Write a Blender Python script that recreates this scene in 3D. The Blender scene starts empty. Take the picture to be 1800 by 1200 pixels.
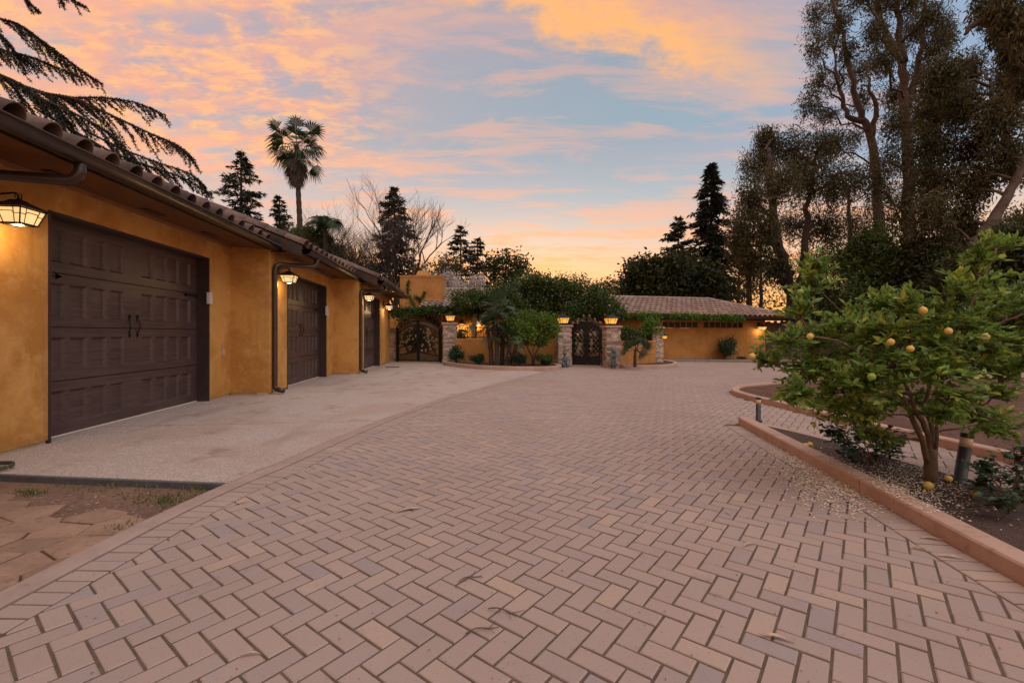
import bpy, math, random
import numpy as np
from mathutils import Vector, Matrix

S = bpy.context.scene
COL = S.collection
R = math.radians
# ------------------------------------------------------------------ camera
EYE = 1.3
FPX = 800.0                      # focal length in pixels of an 1800 px wide frame
TH = math.atan(87 / 800)         # the camera looks this far to the right of the garage row
CT, ST = math.cos(TH), math.sin(TH)
cam = bpy.data.cameras.new('camera')
cam.sensor_width = 36
cam.lens = 16
cam.shift_y = -13 / 1800
cam.clip_start = 0.05
cam.clip_end = 2000
camo = bpy.data.objects.new('camera', cam)
COL.objects.link(camo)
camo.location = (0, 0, EYE)
camo.rotation_euler = (R(90), 0, -TH)
S.camera = camo
# ------------------------------------------------------------------ sky
W = bpy.data.worlds.new('World')
S.world = W
W.use_nodes = True
wt = W.node_tree
wt.nodes.clear()


def nd(t, typ, **kw):
    n = t.nodes.new(typ)
    for k, v in kw.items():
        setattr(n, k, v)
    return n


def setin(t, sock, v):
    if hasattr(v, 'is_output'):
        t.links.new(v, sock)
    elif v is not None:
        sock.default_value = v


def mth(t, op, a, b=None, c=None, clamp=False):
    n = nd(t, 'ShaderNodeMath', operation=op)
    n.use_clamp = clamp
    setin(t, n.inputs[0], a)
    if b is not None:
        setin(t, n.inputs[1], b)
    if c is not None:
        setin(t, n.inputs[2], c)
    return n.outputs[0]


def mixc(t, f, a, b, bt='MIX'):
    n = nd(t, 'ShaderNodeMix', data_type='RGBA', blend_type=bt)
    setin(t, n.inputs[0], f)
    setin(t, n.inputs[6], a if hasattr(a, 'is_output') else (*a[:3], 1))
    setin(t, n.inputs[7], b if hasattr(b, 'is_output') else (*b[:3], 1))
    return n.outputs[2]


def ramp(t, f, stops, interp='LINEAR'):
    n = nd(t, 'ShaderNodeValToRGB')
    cr = n.color_ramp
    cr.interpolation = interp
    while len(cr.elements) > 1:
        cr.elements.remove(cr.elements[-1])
    for i, (p, c) in enumerate(stops):
        e = cr.elements[0] if i == 0 else cr.elements.new(p)
        e.position = p
        if not isinstance(c, tuple):
            c = (c, c, c)
        e.color = (*c, 1)
    setin(t, n.inputs[0], f)
    return n.outputs[0]


def noise(t, vec, scale, detail=4, rough=0.5, dist=0.0, w=None):
    n = nd(t, 'ShaderNodeTexNoise')
    setin(t, n.inputs['Vector'], vec)
    n.inputs['Scale'].default_value = scale
    n.inputs['Detail'].default_value = detail
    n.inputs['Roughness'].default_value = rough
    n.inputs['Distortion'].default_value = dist
    return n.outputs[0]


def smooth(t, v, lo, hi):
    n = nd(t, 'ShaderNodeMapRange', interpolation_type='SMOOTHSTEP')
    setin(t, n.inputs[0], v)
    n.inputs[1].default_value = lo
    n.inputs[2].default_value = hi
    return n.outputs[0]


def build_sky():
    t = wt
    tc = nd(t, 'ShaderNodeTexCoord').outputs['Generated']
    sp = nd(t, 'ShaderNodeSeparateXYZ')
    t.links.new(tc, sp.inputs[0])
    x, y, z = sp.outputs
    zc = mth(t, 'MAXIMUM', z, 0.0)
    # azimuth off the sunset direction, -1 .. 1 over the half circle ahead
    rx = mth(t, 'SUBTRACT', mth(t, 'MULTIPLY', x, CT), mth(t, 'MULTIPLY', y, ST))
    fy = mth(t, 'ADD', mth(t, 'MULTIPLY', x, ST), mth(t, 'MULTIPLY', y, CT))
    # plane of the cloud layer
    inv = mth(t, 'DIVIDE', 1.0, mth(t, 'ADD', zc, 0.16))
    cb = nd(t, 'ShaderNodeCombineXYZ')
    setin(t, cb.inputs[0], mth(t, 'MULTIPLY', rx, inv))
    setin(t, cb.inputs[1], mth(t, 'MULTIPLY', fy, inv))
    P = cb.outputs[0]
    mp = nd(t, 'ShaderNodeMapping')
    mp.inputs['Rotation'].default_value = (0, 0, R(24))
    mp.inputs['Scale'].default_value = (0.55, 1.5, 1)
    mp.inputs['Location'].default_value = (3.1, 1.7, 0)
    t.links.new(P, mp.inputs[0])
    nA = noise(t, mp.outputs[0], 1.5, 7, 0.55, 0.6)
    nB = noise(t, P, 5.0, 8, 0.62, 0.35)
    nC = noise(t, mp.outputs[0], 0.7, 3, 0.5, 0.3)
    # clear air: yellow at the skyline, blue grey higher up
    air = ramp(t, zc, [(0.0, (1.0, 0.43, 0.10)), (0.06, (1.0, 0.48, 0.15)), (0.13, (0.98, 0.53, 0.27)),
                       (0.20, (0.70, 0.53, 0.43)), (0.28, (0.41, 0.46, 0.49)), (0.38, (0.27, 0.37, 0.44)),
                       (0.55, (0.29, 0.33, 0.40)), (1.0, (0.24, 0.28, 0.38))])
    warm_l = smooth(t, rx, 0.25, -0.75)        # pinker to the left
    air = mixc(t, mth(t, 'MULTIPLY', warm_l, 0.42), air, (0.78, 0.45, 0.38))
    cool_r = smooth(t, rx, 0.25, 0.7)
    air = mixc(t, mth(t, 'MULTIPLY', cool_r, mth(t, 'MULTIPLY', smooth(t, zc, 0.15, 0.4), 0.8)), air, (0.27, 0.38, 0.55))
    # thin streaks of lit cloud
    ccol = ramp(t, zc, [(0.0, (1.0, 0.50, 0.14)), (0.14, (1.0, 0.43, 0.15)), (0.25, (0.94, 0.43, 0.25)), (0.45, (0.88, 0.42, 0.27)), (1.0, (0.75, 0.38, 0.30))])
    mp2 = nd(t, 'ShaderNodeMapping')
    mp2.inputs['Rotation'].default_value = (0, 0, R(14))
    mp2.inputs['Scale'].default_value = (1.3, 5.5, 1)
    t.links.new(P, mp2.inputs[0])
    mp3 = nd(t, 'ShaderNodeMapping')
    mp3.inputs['Rotation'].default_value = (0, 0, R(-38))
    mp3.inputs['Scale'].default_value = (0.7, 1.35, 1)
    t.links.new(P, mp3.inputs[0])
    nS = noise(t, mp2.outputs[0], 1.6, 9, 0.62, 0.7)
    nF = noise(t, mp3.outputs[0], 13, 8, 0.66, 0.25)
    streak = smooth(t, mth(t, 'ADD', mth(t, 'MULTIPLY', nA, 0.5), mth(t, 'MULTIPLY', nS, 0.5)), 0.475, 0.575)
    wgt = mth(t, 'ADD', mth(t, 'ADD', 0.36, mth(t, 'MULTIPLY', smooth(t, zc, 0.34, 0.14), 0.40)), mth(t, 'MULTIPLY', warm_l, 0.55))
    sky = mixc(t, mth(t, 'MULTIPLY', streak, wgt, clamp=True), air, ccol)
    # dusky lavender cloud bellies
    sky = mixc(t, mth(t, 'MULTIPLY', smooth(t, nC, 0.50, 0.66), mth(t, 'MULTIPLY', smooth(t, zc, 0.2, 0.5), 0.55)), sky, (0.42, 0.34, 0.40))
    # mottled fleece, upper left
    m = mth(t, 'MULTIPLY', smooth(t, rx, -0.12, -0.42), smooth(t, zc, 0.22, 0.36))
    nM = mth(t, 'ADD', mth(t, 'MULTIPLY', nB, 0.55), mth(t, 'MULTIPLY', nF, 0.45))
    fl = mth(t, 'MULTIPLY', smooth(t, nM, 0.41, 0.57), m)
    fcol = mixc(t, smooth(t, nF, 0.42, 0.62), (0.86, 0.38, 0.25), (1.0, 0.50, 0.20))
    sky = mixc(t, mth(t, 'MULTIPLY', fl, 0.85), sky, fcol)
    # one big glowing band that runs down to the right, high above the house
    fyc = mth(t, 'MAXIMUM', fy, 0.2)
    gu = mth(t, 'DIVIDE', rx, fyc)
    gv = mth(t, 'DIVIDE', zc, fyc)
    line = mth(t, 'SUBTRACT', 0.735, mth(t, 'MULTIPLY', mth(t, 'ADD', gu, 0.06), 0.30))
    wob = mth(t, 'ADD', mth(t, 'MULTIPLY', mth(t, 'SUBTRACT', nB, 0.5), 0.24), mth(t, 'MULTIPLY', mth(t, 'SUBTRACT', nF, 0.5), 0.16))
    dist = mth(t, 'ADD', mth(t, 'SUBTRACT', gv, line), wob)
    lower = smooth(t, dist, -0.07, 0.03)
    upper = smooth(t, dist, 0.24, 0.02)
    ends = mth(t, 'MULTIPLY', smooth(t, gu, -0.30, 0.0), smooth(t, gu, 0.72, 0.30))
    band = mth(t, 'MULTIPLY', mth(t, 'MULTIPLY', lower, upper), ends)
    band = mth(t, 'MULTIPLY', band, smooth(t, fy, 0.25, 0.5))
    bcol = mixc(t, smooth(t, dist, 0.03, 0.16), (1.0, 0.46, 0.14), (0.80, 0.38, 0.27))
    sky = mixc(t, mth(t, 'MULTIPLY', band, 0.92), sky, bcol)
    # a physically based share keeps the air's own blue
    ns = nd(t, 'ShaderNodeTexSky', sky_type='NISHITA')
    ns.sun_disc = False
    ns.sun_elevation = R(2)
    ns.sun_rotation = TH
    add = mixc(t, 0.02, sky, ns.outputs[0], 'ADD')
    # below the skyline: dull earth glow
    sky2 = mixc(t, smooth(t, z, -0.02, 0.0), (0.16, 0.12, 0.09), add)
    bg = nd(t, 'ShaderNodeBackground')
    bg.inputs[1].default_value = 1.06
    t.links.new(sky2, bg.inputs[0])
    out = nd(t, 'ShaderNodeOutputWorld')
    t.links.new(bg.outputs[0], out.inputs[0])


build_sky()
# broad afterglow of the lit cloud deck
sl = bpy.data.lights.new('afterglow', 'SUN')
sl.energy = 1.75
sl.angle = R(75)
sl.color = (1.0, 0.90, 0.84)
so = bpy.data.objects.new('afterglow', sl)
COL.objects.link(so)
so.rotation_euler = (R(32), 0, R(40))
S.view_settings.view_transform = 'Standard'
S.view_settings.look = 'None'
S.view_settings.exposure = 0.06
S.view_settings.gamma = 1.0
S.view_settings.use_curve_mapping = False
try:
    S.cycles.max_bounces = 6
    S.cycles.transparent_max_bounces = 4
    S.cycles.sample_clamp_indirect = 4
except Exception:
    pass


# ------------------------------------------------------------------ places
def c2w(X, Z, z=0.0):
    """a point X to the right of and Z ahead of the viewpoint -> world"""
    return Vector((X * CT + Z * ST, -X * ST + Z * CT, z))


def G(u, v, z=0.0):
    """the place on the level z that is seen in the direction (u, v)"""
    Z = FPX * (EYE - z) / (v - 587.0)
    return c2w((u - 900) / FPX * Z, Z, z)


def C(u, v, Z):
    return c2w((u - 900) / FPX * Z, Z, EYE + (587.0 - v) * Z / FPX)


# ------------------------------------------------------------------ builders
def link(o, parent=None, off=None):
    COL.objects.link(o)
    if parent is not None:
        o.parent = parent
        if off is not None:
            o.matrix_parent_inverse = Matrix.Translation(-Vector(off))
    return o


def tag(o, label=None, cat=None, group=None, kind=None):
    if label:
        o['label'] = label
    if cat:
        o['category'] = cat
    if group:
        o['group'] = group
    if kind:
        o['kind'] = kind
    return o


def thing(name, loc, label, cat, group=None, rz=0.0):
    o = bpy.data.objects.new(name, None)
    o.empty_display_size = 0.2
    o.location = loc
    o.rotation_euler = (0, 0, rz)
    COL.objects.link(o)
    return tag(o, label, cat, group)


class MB:
    def __init__(s):
        s.v, s.f, s.t = [], [], []

    def add(s, vs, fs, tone=None):
        b = len(s.v)
        s.v += [tuple(p) for p in vs]
        s.f += [tuple(b + i for i in f) for f in fs]
        s.t += [0.5 if tone is None else tone] * len(vs)

    def box(s, c, d, rz=0.0, tone=None, rx=0.0, ry=0.0):
        x, y, z = d[0] / 2, d[1] / 2, d[2] / 2
        M = Matrix.Rotation(rz, 3, 'Z') @ Matrix.Rotation(ry, 3, 'Y') @ Matrix.Rotation(rx, 3, 'X')
        vs = [Vector(c) + M @ Vector(p) for p in ((-x, -y, -z), (x, -y, -z), (x, y, -z), (-x, y, -z), (-x, -y, z), (x, -y, z), (x, y, z), (-x, y, z))]
        s.add(vs, [(0, 3, 2, 1), (4, 5, 6, 7), (0, 1, 5, 4), (1, 2, 6, 5), (2, 3, 7, 6), (3, 0, 4, 7)], tone)

    def bbox(s, lo, hi, tone=None):
        s.box([(a + b) / 2 for a, b in zip(lo, hi)], [abs(b - a) for a, b in zip(lo, hi)], 0, tone)

    def cbox(s, c, d, b, rz=0.0, tone=None):
        """a box with its upper edges bevelled"""
        x, y, z = d[0] / 2, d[1] / 2, d[2] / 2
        M = Matrix.Rotation(rz, 3, 'Z')
        L = [(x, y, -z), (x, y, z - b), (x - b, y - b, z)]
        vs = []
        for (px, py, pz) in L:
            for sx, sy in ((-1, -1), (1, -1), (1, 1), (-1, 1)):
                vs.append(Vector(c) + M @ Vector((sx * px, sy * py, pz)))
        fs = [(8, 9, 10, 11)]
        for k in (0, 4):
            for i in range(4):
                j = (i + 1) % 4
                fs.append((k + i, k + j, k + 4 + j, k + 4 + i))
        s.add(vs, fs, tone)

    def frustum(s, c, a, b, h, n=4, rot=math.pi / 4, cap=True, tone=None):
        """n-sided frustum, bottom half-width a, top half-width b (of the inscribed square when n=4)"""
        k = 1 / math.cos(math.pi / n)
        c = Vector(c)
        lo = [c + Vector((a * k * math.cos(rot + 2 * math.pi * i / n), a * k * math.sin(rot + 2 * math.pi * i / n), 0)) for i in range(n)]
        hi = [c + Vector((b * k * math.cos(rot + 2 * math.pi * i / n), b * k * math.sin(rot + 2 * math.pi * i / n), h)) for i in range(n)]
        fs = [(i, (i + 1) % n, n + (i + 1) % n, n + i) for i in range(n)]
        if cap:
            fs += [tuple(range(n - 1, -1, -1)), tuple(range(n, 2 * n))]
        s.add(lo + hi, fs, tone)

    def tube(s, pts, rad, n=6, tone=None, cap=True):
        pts = [Vector(p) for p in pts]
        if not isinstance(rad, (list, tuple)):
            rad = [rad] * len(pts)
        b = len(s.v)
        up = Vector((0.31, 0.17, 0.93)).normalized()
        prev = None
        for i, p in enumerate(pts):
            d = (pts[min(i + 1, len(pts) - 1)] - pts[max(i - 1, 0)])
            if d.length < 1e-9:
                d = Vector((0, 0, 1))
            d.normalize()
            a = (prev if prev is not None else up)
            a = a - d * a.dot(d)
            if a.length < 1e-4:
                a = d.orthogonal()
            a.normalize()
            prev = a
            q = d.cross(a)
            for k in range(n):
                w = 2 * math.pi * k / n
                s.v.append(tuple(p + (a * math.cos(w) + q * math.sin(w)) * rad[i]))
        m = len(pts)
        s.t += [0.5 if tone is None else tone] * (m * n)
        for i in range(m - 1):
            for k in range(n):
                k2 = (k + 1) % n
                s.f.append((b + i * n + k, b + i * n + k2, b + (i + 1) * n + k2, b + (i + 1) * n + k))
        if cap and n > 3:
            s.f.append(tuple(b + k for k in range(n - 1, -1, -1)))
            s.f.append(tuple(b + (m - 1) * n + k for k in range(n)))

    def lathe(s, c, prof, n=14, tone=None, sx=1.0, sy=1.0):
        b = len(s.v)
        for r, z in prof:
            for k in range(n):
                w = 2 * math.pi * k / n
                s.v.append((c[0] + r * sx * math.cos(w), c[1] + r * sy * math.sin(w), c[2] + z))
        s.t += [0.5 if tone is None else tone] * (len(prof) * n)
        for i in range(len(prof) - 1):
            for k in range(n):
                k2 = (k + 1) % n
                s.f.append((b + i * n + k, b + i * n + k2, b + (i + 1) * n + k2, b + (i + 1) * n + k))
        s.f.append(tuple(b + k for k in range(n - 1, -1, -1)))
        s.f.append(tuple(b + (len(prof) - 1) * n + k for k in range(n)))

    def ball(s, c, r, n=10, m=7, sz=1.0, tone=None):
        s.lathe((c[0], c[1], c[2]), [(max(r * math.sin(math.pi * i / m), r * 0.02), -r * sz * math.cos(math.pi * i / m)) for i in range(m + 1)], n, tone)

    def sweep(s, pts, prof, closed_prof=True, tone=None, cap=True, z0=None):
        """sweep a profile [(across, up)] along a level path, across = to the right of travel"""
        pts = [Vector(p) for p in pts]
        b = len(s.v)
        n = len(prof)
        for i, p in enumerate(pts):
            d0 = (pts[i] - pts[i - 1]) if i > 0 else (pts[1] - pts[0])
            d1 = (pts[i + 1] - pts[i]) if i < len(pts) - 1 else d0
            d0 = Vector((d0.x, d0.y, 0)).normalized()
            d1 = Vector((d1.x, d1.y, 0)).normalized()
            d = (d0 + d1).normalized()
            k = 1.0 / max(0.4, d.dot(d1))
            a = Vector((d.y, -d.x, 0)) * k
            for (ac, up) in prof:
                q = p + a * ac
                s.v.append((q.x, q.y, q.z + up))
        s.t += [0.5 if tone is None else tone] * (len(pts) * n)
        for i in range(len(pts) - 1):
            for k in range(n if closed_prof else n - 1):
                k2 = (k + 1) % n
                s.f.append((b + i * n + k2, b + i * n + k, b + (i + 1) * n + k, b + (i + 1) * n + k2))
        if cap and closed_prof:
            s.f.append(tuple(b + k for k in range(n)))
            s.f.append(tuple(b + (len(pts) - 1) * n + k for k in range(n - 1, -1, -1)))

    def mesh(s, name, m, smooth=False):
        me = bpy.data.meshes.new(name)
        me.from_pydata(s.v, [], s.f)
        at = me.attributes.new('tone', 'FLOAT', 'POINT')
        at.data.foreach_set('value', s.t)
        if m is not None:
            me.materials.append(m)
        if smooth:
            me.polygons.foreach_set('use_smooth', [True] * len(me.polygons))
        me.update()
        return me

    def build(s, name, m, parent=None, off=None, smooth=False):
        o = bpy.data.objects.new(name, s.mesh(name, m, smooth))
        return link(o, parent, off)


def inst(name, me, loc, rot=None, parent=None, off=None, scale=None):
    o = bpy.data.objects.new(name, me)
    o.location = loc
    if rot is not None:
        o.rotation_euler = rot
    if scale is not None:
        o.scale = scale
    return link(o, parent, off)


def np_mesh(name, co, nper, tone, m):
    """a mesh of separate polygons of nper corners each, co (n*nper, 3)"""
    n = len(co)
    nf = n // nper
    me = bpy.data.meshes.new(name)
    me.vertices.add(n)
    me.vertices.foreach_set('co', np.ascontiguousarray(co, dtype=np.float32).ravel())
    me.loops.add(n)
    me.loops.foreach_set('vertex_index', np.arange(n, dtype=np.int32))
    me.polygons.add(nf)
    me.polygons.foreach_set('loop_start', np.arange(0, n, nper, dtype=np.int32))
    at = me.attributes.new('tone', 'FLOAT', 'POINT')
    at.data.foreach_set('value', np.repeat(tone, nper).astype(np.float32))
    me.materials.append(m)
    me.update(calc_edges=True)
    return me


# ------------------------------------------------------------------ materials
def mat(name):
    m = bpy.data.materials.new(name)
    m.use_nodes = True
    t = m.node_tree
    t.nodes.clear()
    o = nd(t, 'ShaderNodeOutputMaterial')
    b = nd(t, 'ShaderNodeBsdfPrincipled')
    t.links.new(b.outputs[0], o.inputs[0])
    return m, t, b, o


def bump(t, b, h, strength=0.3, dist=0.01):
    n = nd(t, 'ShaderNodeBump')
    n.inputs['Strength'].default_value = strength
    n.inputs['Distance'].default_value = dist
    setin(t, n.inputs['Height'], h)
    t.links.new(n.outputs[0], b.inputs['Normal'])


def objc(t, scale=None, rot=None):
    """world-position coordinates (every part is built where it stands)"""
    g = nd(t, 'ShaderNodeNewGeometry').outputs['Position']
    if scale is None and rot is None:
        return g
    mp = nd(t, 'ShaderNodeMapping')
    if scale:
        mp.inputs['Scale'].default_value = scale
    if rot:
        mp.inputs['Rotation'].default_value = rot
    t.links.new(g, mp.inputs[0])
    return mp.outputs[0]


def tone_of(t):
    return nd(t, 'ShaderNodeAttribute', attribute_name='tone').outputs['Fac']


def mottled(name, a, b_, scale=3.0, rough=0.85, bscale=60, bstr=0.25, bdist=0.004, c=None, detail=6, tonefac=0.0, metal=0.0, spec=0.3):
    m, t, b, o = mat(name)
    p = objc(t)
    n1 = noise(t, p, scale, detail, 0.6, 0.3)
    col = mixc(t, smooth(t, n1, 0.32, 0.68), a, b_)
    if c is not None:
        col = mixc(t, smooth(t, noise(t, p, scale * 4.3, 5, 0.65), 0.55, 0.75), col, c)
    if tonefac:
        k = mth(t, 'ADD', 1 - tonefac / 2, mth(t, 'MULTIPLY', tone_of(t), tonefac))
        cb = nd(t, 'ShaderNodeCombineColor')
        for i in range(3):
            setin(t, cb.inputs[i], k)
        col = mixc(t, 1.0, col, cb.outputs[0], 'MULTIPLY')
    t.links.new(col, b.inputs['Base Color'])
    b.inputs['Roughness'].default_value = rough
    b.inputs['Metallic'].default_value = metal
    b.inputs['Specular IOR Level'].default_value = spec
    if bstr:
        bump(t, b, noise(t, p, bscale, 5, 0.6), bstr, bdist)
    return m


def leafy(name, dark, light, third=None, trans=0.25, rough=0.55):
    m, t, b, o = mat(name)
    tn = tone_of(t)
    st = [(0.0, dark), (0.7, light), (1.0, third or light)]
    col = ramp(t, tn, st)
    t.links.new(col, b.inputs['Base Color'])
    b.inputs['Roughness'].default_value = rough
    b.inputs['Specular IOR Level'].default_value = 0.3
    tr = nd(t, 'ShaderNodeBsdfTranslucent')
    t.links.new(col, tr.inputs[0])
    mx = nd(t, 'ShaderNodeMixShader')
    mx.inputs[0].default_value = trans
    t.links.new(b.outputs[0], mx.inputs[1])
    t.links.new(tr.outputs[0], mx.inputs[2])
    t.links.new(mx.outputs[0], o.inputs[0])
    return m


def glow(name, col, strength):
    m, t, b, o = mat(name)
    b.inputs['Base Color'].default_value = (*col, 1)
    b.inputs['Emission Color'].default_value = (*col, 1)
    b.inputs['Emission Strength'].default_value = strength
    b.inputs['Roughness'].default_value = 0.3
    return m


def stucco(name, a, b_, c):
    m, t, b, o = mat(name)
    p = objc(t)
    n1 = noise(t, p, 1.3, 7, 0.62, 0.6)
    n2 = noise(t, p, 5.0, 6, 0.7, 0.4)
    col = mixc(t, smooth(t, n1, 0.38, 0.62), a, b_)
    col = mixc(t, mth(t, 'MULTIPLY', smooth(t, n2, 0.48, 0.70), 0.5), col, c)
    # faint vertical run marks and hairline cracks
    dr = smooth(t, noise(t, objc(t, (5.5, 5.5, 0.35)), 1.0, 5, 0.6), 0.56, 0.72)
    col = mixc(t, mth(t, 'MULTIPLY', dr, 0.35), col, (0.30, 0.145, 0.045))
    # splash dirt near the ground
    sp = nd(t, 'ShaderNodeSeparateXYZ')
    t.links.new(p, sp.inputs[0])
    d = mth(t, 'MULTIPLY', smooth(t, sp.outputs[2], 0.35, 0.0), smooth(t, noise(t, p, 7, 5, 0.6), 0.4, 0.7))
    col = mixc(t, mth(t, 'MULTIPLY', d, 0.5), col, (0.20, 0.11, 0.05))
    t.links.new(col, b.inputs['Base Color'])
    b.inputs['Roughness'].default_value = 0.8
    b.inputs['Specular IOR Level'].default_value = 0.25
    h = mth(t, 'ADD', noise(t, p, 9, 6, 0.6, 0.5), mth(t, 'MULTIPLY', noise(t, p, 90, 3, 0.6), 0.35))
    bump(t, b, h, 0.6, 0.016)
    return m


def wood(name, a, b_, stretch=(30, 1.2, 30), rough=0.5):
    m, t, b, o = mat(name)
    p = objc(t, stretch)
    n1 = noise(t, p, 1.0, 6, 0.65, 0.5)
    n2 = noise(t, objc(t), 2.2, 4, 0.5)
    col = mixc(t, smooth(t, mth(t, 'ADD', mth(t, 'MULTIPLY', n1, 0.7), mth(t, 'MULTIPLY', n2, 0.3)), 0.36, 0.64), a, b_)
    t.links.new(col, b.inputs['Base Color'])
    b.inputs['Roughness'].default_value = rough
    bump(t, b, n1, 0.3, 0.004)
    return m


M = {}
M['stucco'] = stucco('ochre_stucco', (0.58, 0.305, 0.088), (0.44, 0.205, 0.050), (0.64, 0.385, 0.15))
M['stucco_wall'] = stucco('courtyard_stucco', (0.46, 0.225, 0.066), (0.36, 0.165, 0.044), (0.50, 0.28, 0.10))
M['stem_wall'] = mottled('footing', (0.50, 0.38, 0.26), (0.42, 0.31, 0.20), 5)
M['soffit'] = mottled('soffit_boards', (0.36, 0.17, 0.07), (0.30, 0.14, 0.055), 4, 0.7)
M['door'] = wood('stained_door', (0.050, 0.031, 0.029), (0.092, 0.058, 0.053), (22, 1.1, 30), 0.40)
M['jamb'] = mottled('door_jamb', (0.040, 0.025, 0.024), (0.052, 0.033, 0.032), 5, 0.5)
M['iron'] = mottled('black_iron', (0.014, 0.013, 0.013), (0.028, 0.025, 0.024), 14, 0.45, metal=0.4)
M['bronze'] = mottled('bronze_metal', (0.048, 0.032, 0.027), (0.068, 0.046, 0.038), 6, 0.32, 30, 0.05, metal=0.35, spec=0.5)
M['leaf_metal'] = mottled('weathered_metal', (0.20, 0.13, 0.09), (0.30, 0.22, 0.17), 30, 0.5, metal=0.4)
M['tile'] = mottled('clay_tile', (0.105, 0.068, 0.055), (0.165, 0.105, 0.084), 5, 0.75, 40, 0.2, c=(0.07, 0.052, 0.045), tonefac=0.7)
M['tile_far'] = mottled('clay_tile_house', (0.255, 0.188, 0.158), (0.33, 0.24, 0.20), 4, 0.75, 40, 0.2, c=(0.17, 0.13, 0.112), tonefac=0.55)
M['concrete'] = mottled('kerb_concrete', (0.46, 0.33, 0.26), (0.39, 0.26, 0.20), 3, 0.85, 90, 0.35, 0.003, c=(0.34, 0.24, 0.185))
M['kerb_pink'] = mottled('kerb_pink', (0.45, 0.30, 0.235), (0.38, 0.245, 0.185), 3.5, 0.85, 90, 0.35, 0.003, c=(0.27, 0.165, 0.12))
M['band'] = mottled('flush_band', (0.37, 0.27, 0.23), (0.31, 0.22, 0.18), 4, 0.85, 90, 0.3, 0.003, c=(0.25, 0.18, 0.15))
M['form'] = mottled('grey_form', (0.10, 0.10, 0.105), (0.07, 0.07, 0.072), 8, 0.8)
M['grey_kerb'] = mottled('grey_kerb', (0.20, 0.17, 0.16), (0.27, 0.23, 0.21), 8, 0.85)
M['pot'] = mottled('statue_grey', (0.07, 0.09, 0.105), (0.14, 0.165, 0.18), 18, 0.6)
M['white'] = mottled('white_plastic', (0.62, 0.56, 0.52), (0.66, 0.61, 0.57), 4, 0.4, bstr=0)
M['hose'] = mottled('hose_green', (0.05, 0.05, 0.035), (0.08, 0.075, 0.05), 9, 0.5)
M['bark'] = mottled('bark', (0.055, 0.038, 0.029), (0.088, 0.062, 0.048), 9, 0.9, 25, 0.8, 0.03)
M['bark_pale'] = mottled('pale_bark', (0.115, 0.080, 0.064), (0.065, 0.046, 0.037), 3, 0.85, 20, 0.6, 0.03, c=(0.16, 0.118, 0.095))
M['bark_dark'] = mottled('dark_bark', (0.045, 0.033, 0.027), (0.075, 0.055, 0.042), 6, 0.9, 25, 0.8, 0.03)
M['bark_lemon'] = mottled('lemon_bark', (0.15, 0.10, 0.065), (0.10, 0.065, 0.042), 18, 0.85, 60, 0.6, 0.008)
M['stone'] = mottled('ledger_stone', (0.40, 0.30, 0.235), (0.30, 0.225, 0.18), 12, 0.85, 60, 0.5, 0.01, c=(0.47, 0.33, 0.22), tonefac=0.9)
M['mortar'] = mottled('mortar', (0.13, 0.10, 0.085), (0.10, 0.078, 0.065), 12, 0.9)
M['capstone'] = mottled('cap_stone', (0.40, 0.31, 0.26), (0.33, 0.25, 0.21), 10, 0.85)
M['glass_warm'] = glow('lit_glass', (1.0, 0.66, 0.27), 0.85)
M['glass_amber'] = glow('lit_amber_glass', (1.0, 0.50, 0.07), 0.75)
M['bulb'] = glow('bulb', (1.0, 0.78, 0.42), 1.6)
M['flue'] = mottled('steel_flue', (0.30, 0.29, 0.30), (0.22, 0.21, 0.22), 9, 0.35, metal=0.6)
M['lemon'] = mottled('lemon_peel', (0.62, 0.41, 0.08), (0.68, 0.50, 0.15), 20, 0.45, 300, 0.3, 0.002)
M['lime'] = mottled('green_lemon_peel', (0.20, 0.34, 0.04), (0.28, 0.40, 0.06), 20, 0.45, 300, 0.3, 0.002)
M['petal'] = mottled('petals', (0.80, 0.70, 0.56), (0.66, 0.54, 0.39), 40, 0.8, bstr=0)
M['dry'] = mottled('dry_leaf', (0.48, 0.37, 0.28), (0.34, 0.24, 0.16), 30, 0.8, bstr=0)
M['twig'] = mottled('twig', (0.09, 0.06, 0.045), (0.13, 0.09, 0.07), 30, 0.85, bstr=0)
M['flag'] = mottled('flagstone', (0.31, 0.190, 0.130), (0.24, 0.145, 0.098), 5, 0.9, 25, 0.8, 0.015, c=(0.17, 0.10, 0.068), tonefac=0.3)
M['plank'] = wood('gate_plank', (0.075, 0.042, 0.027), (0.115, 0.066, 0.042), (30, 30, 1.5), 0.6)
M['fence'] = wood('fence_board', (0.045, 0.028, 0.023), (0.075, 0.048, 0.037), (20, 20, 1.2), 0.8)
M['bollard'] = mottled('bollard_dark', (0.035, 0.031, 0.030), (0.055, 0.05, 0.047), 8, 0.4, metal=0.3)
M['lens'] = mottled('bollard_lens', (0.55, 0.40, 0.24), (0.60, 0.45, 0.28), 8, 0.3, bstr=0)
M['dark_room'] = mottled('window_glass', (0.012, 0.012, 0.014), (0.02, 0.018, 0.018), 5, 0.3, bstr=0, spec=0.25)
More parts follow.
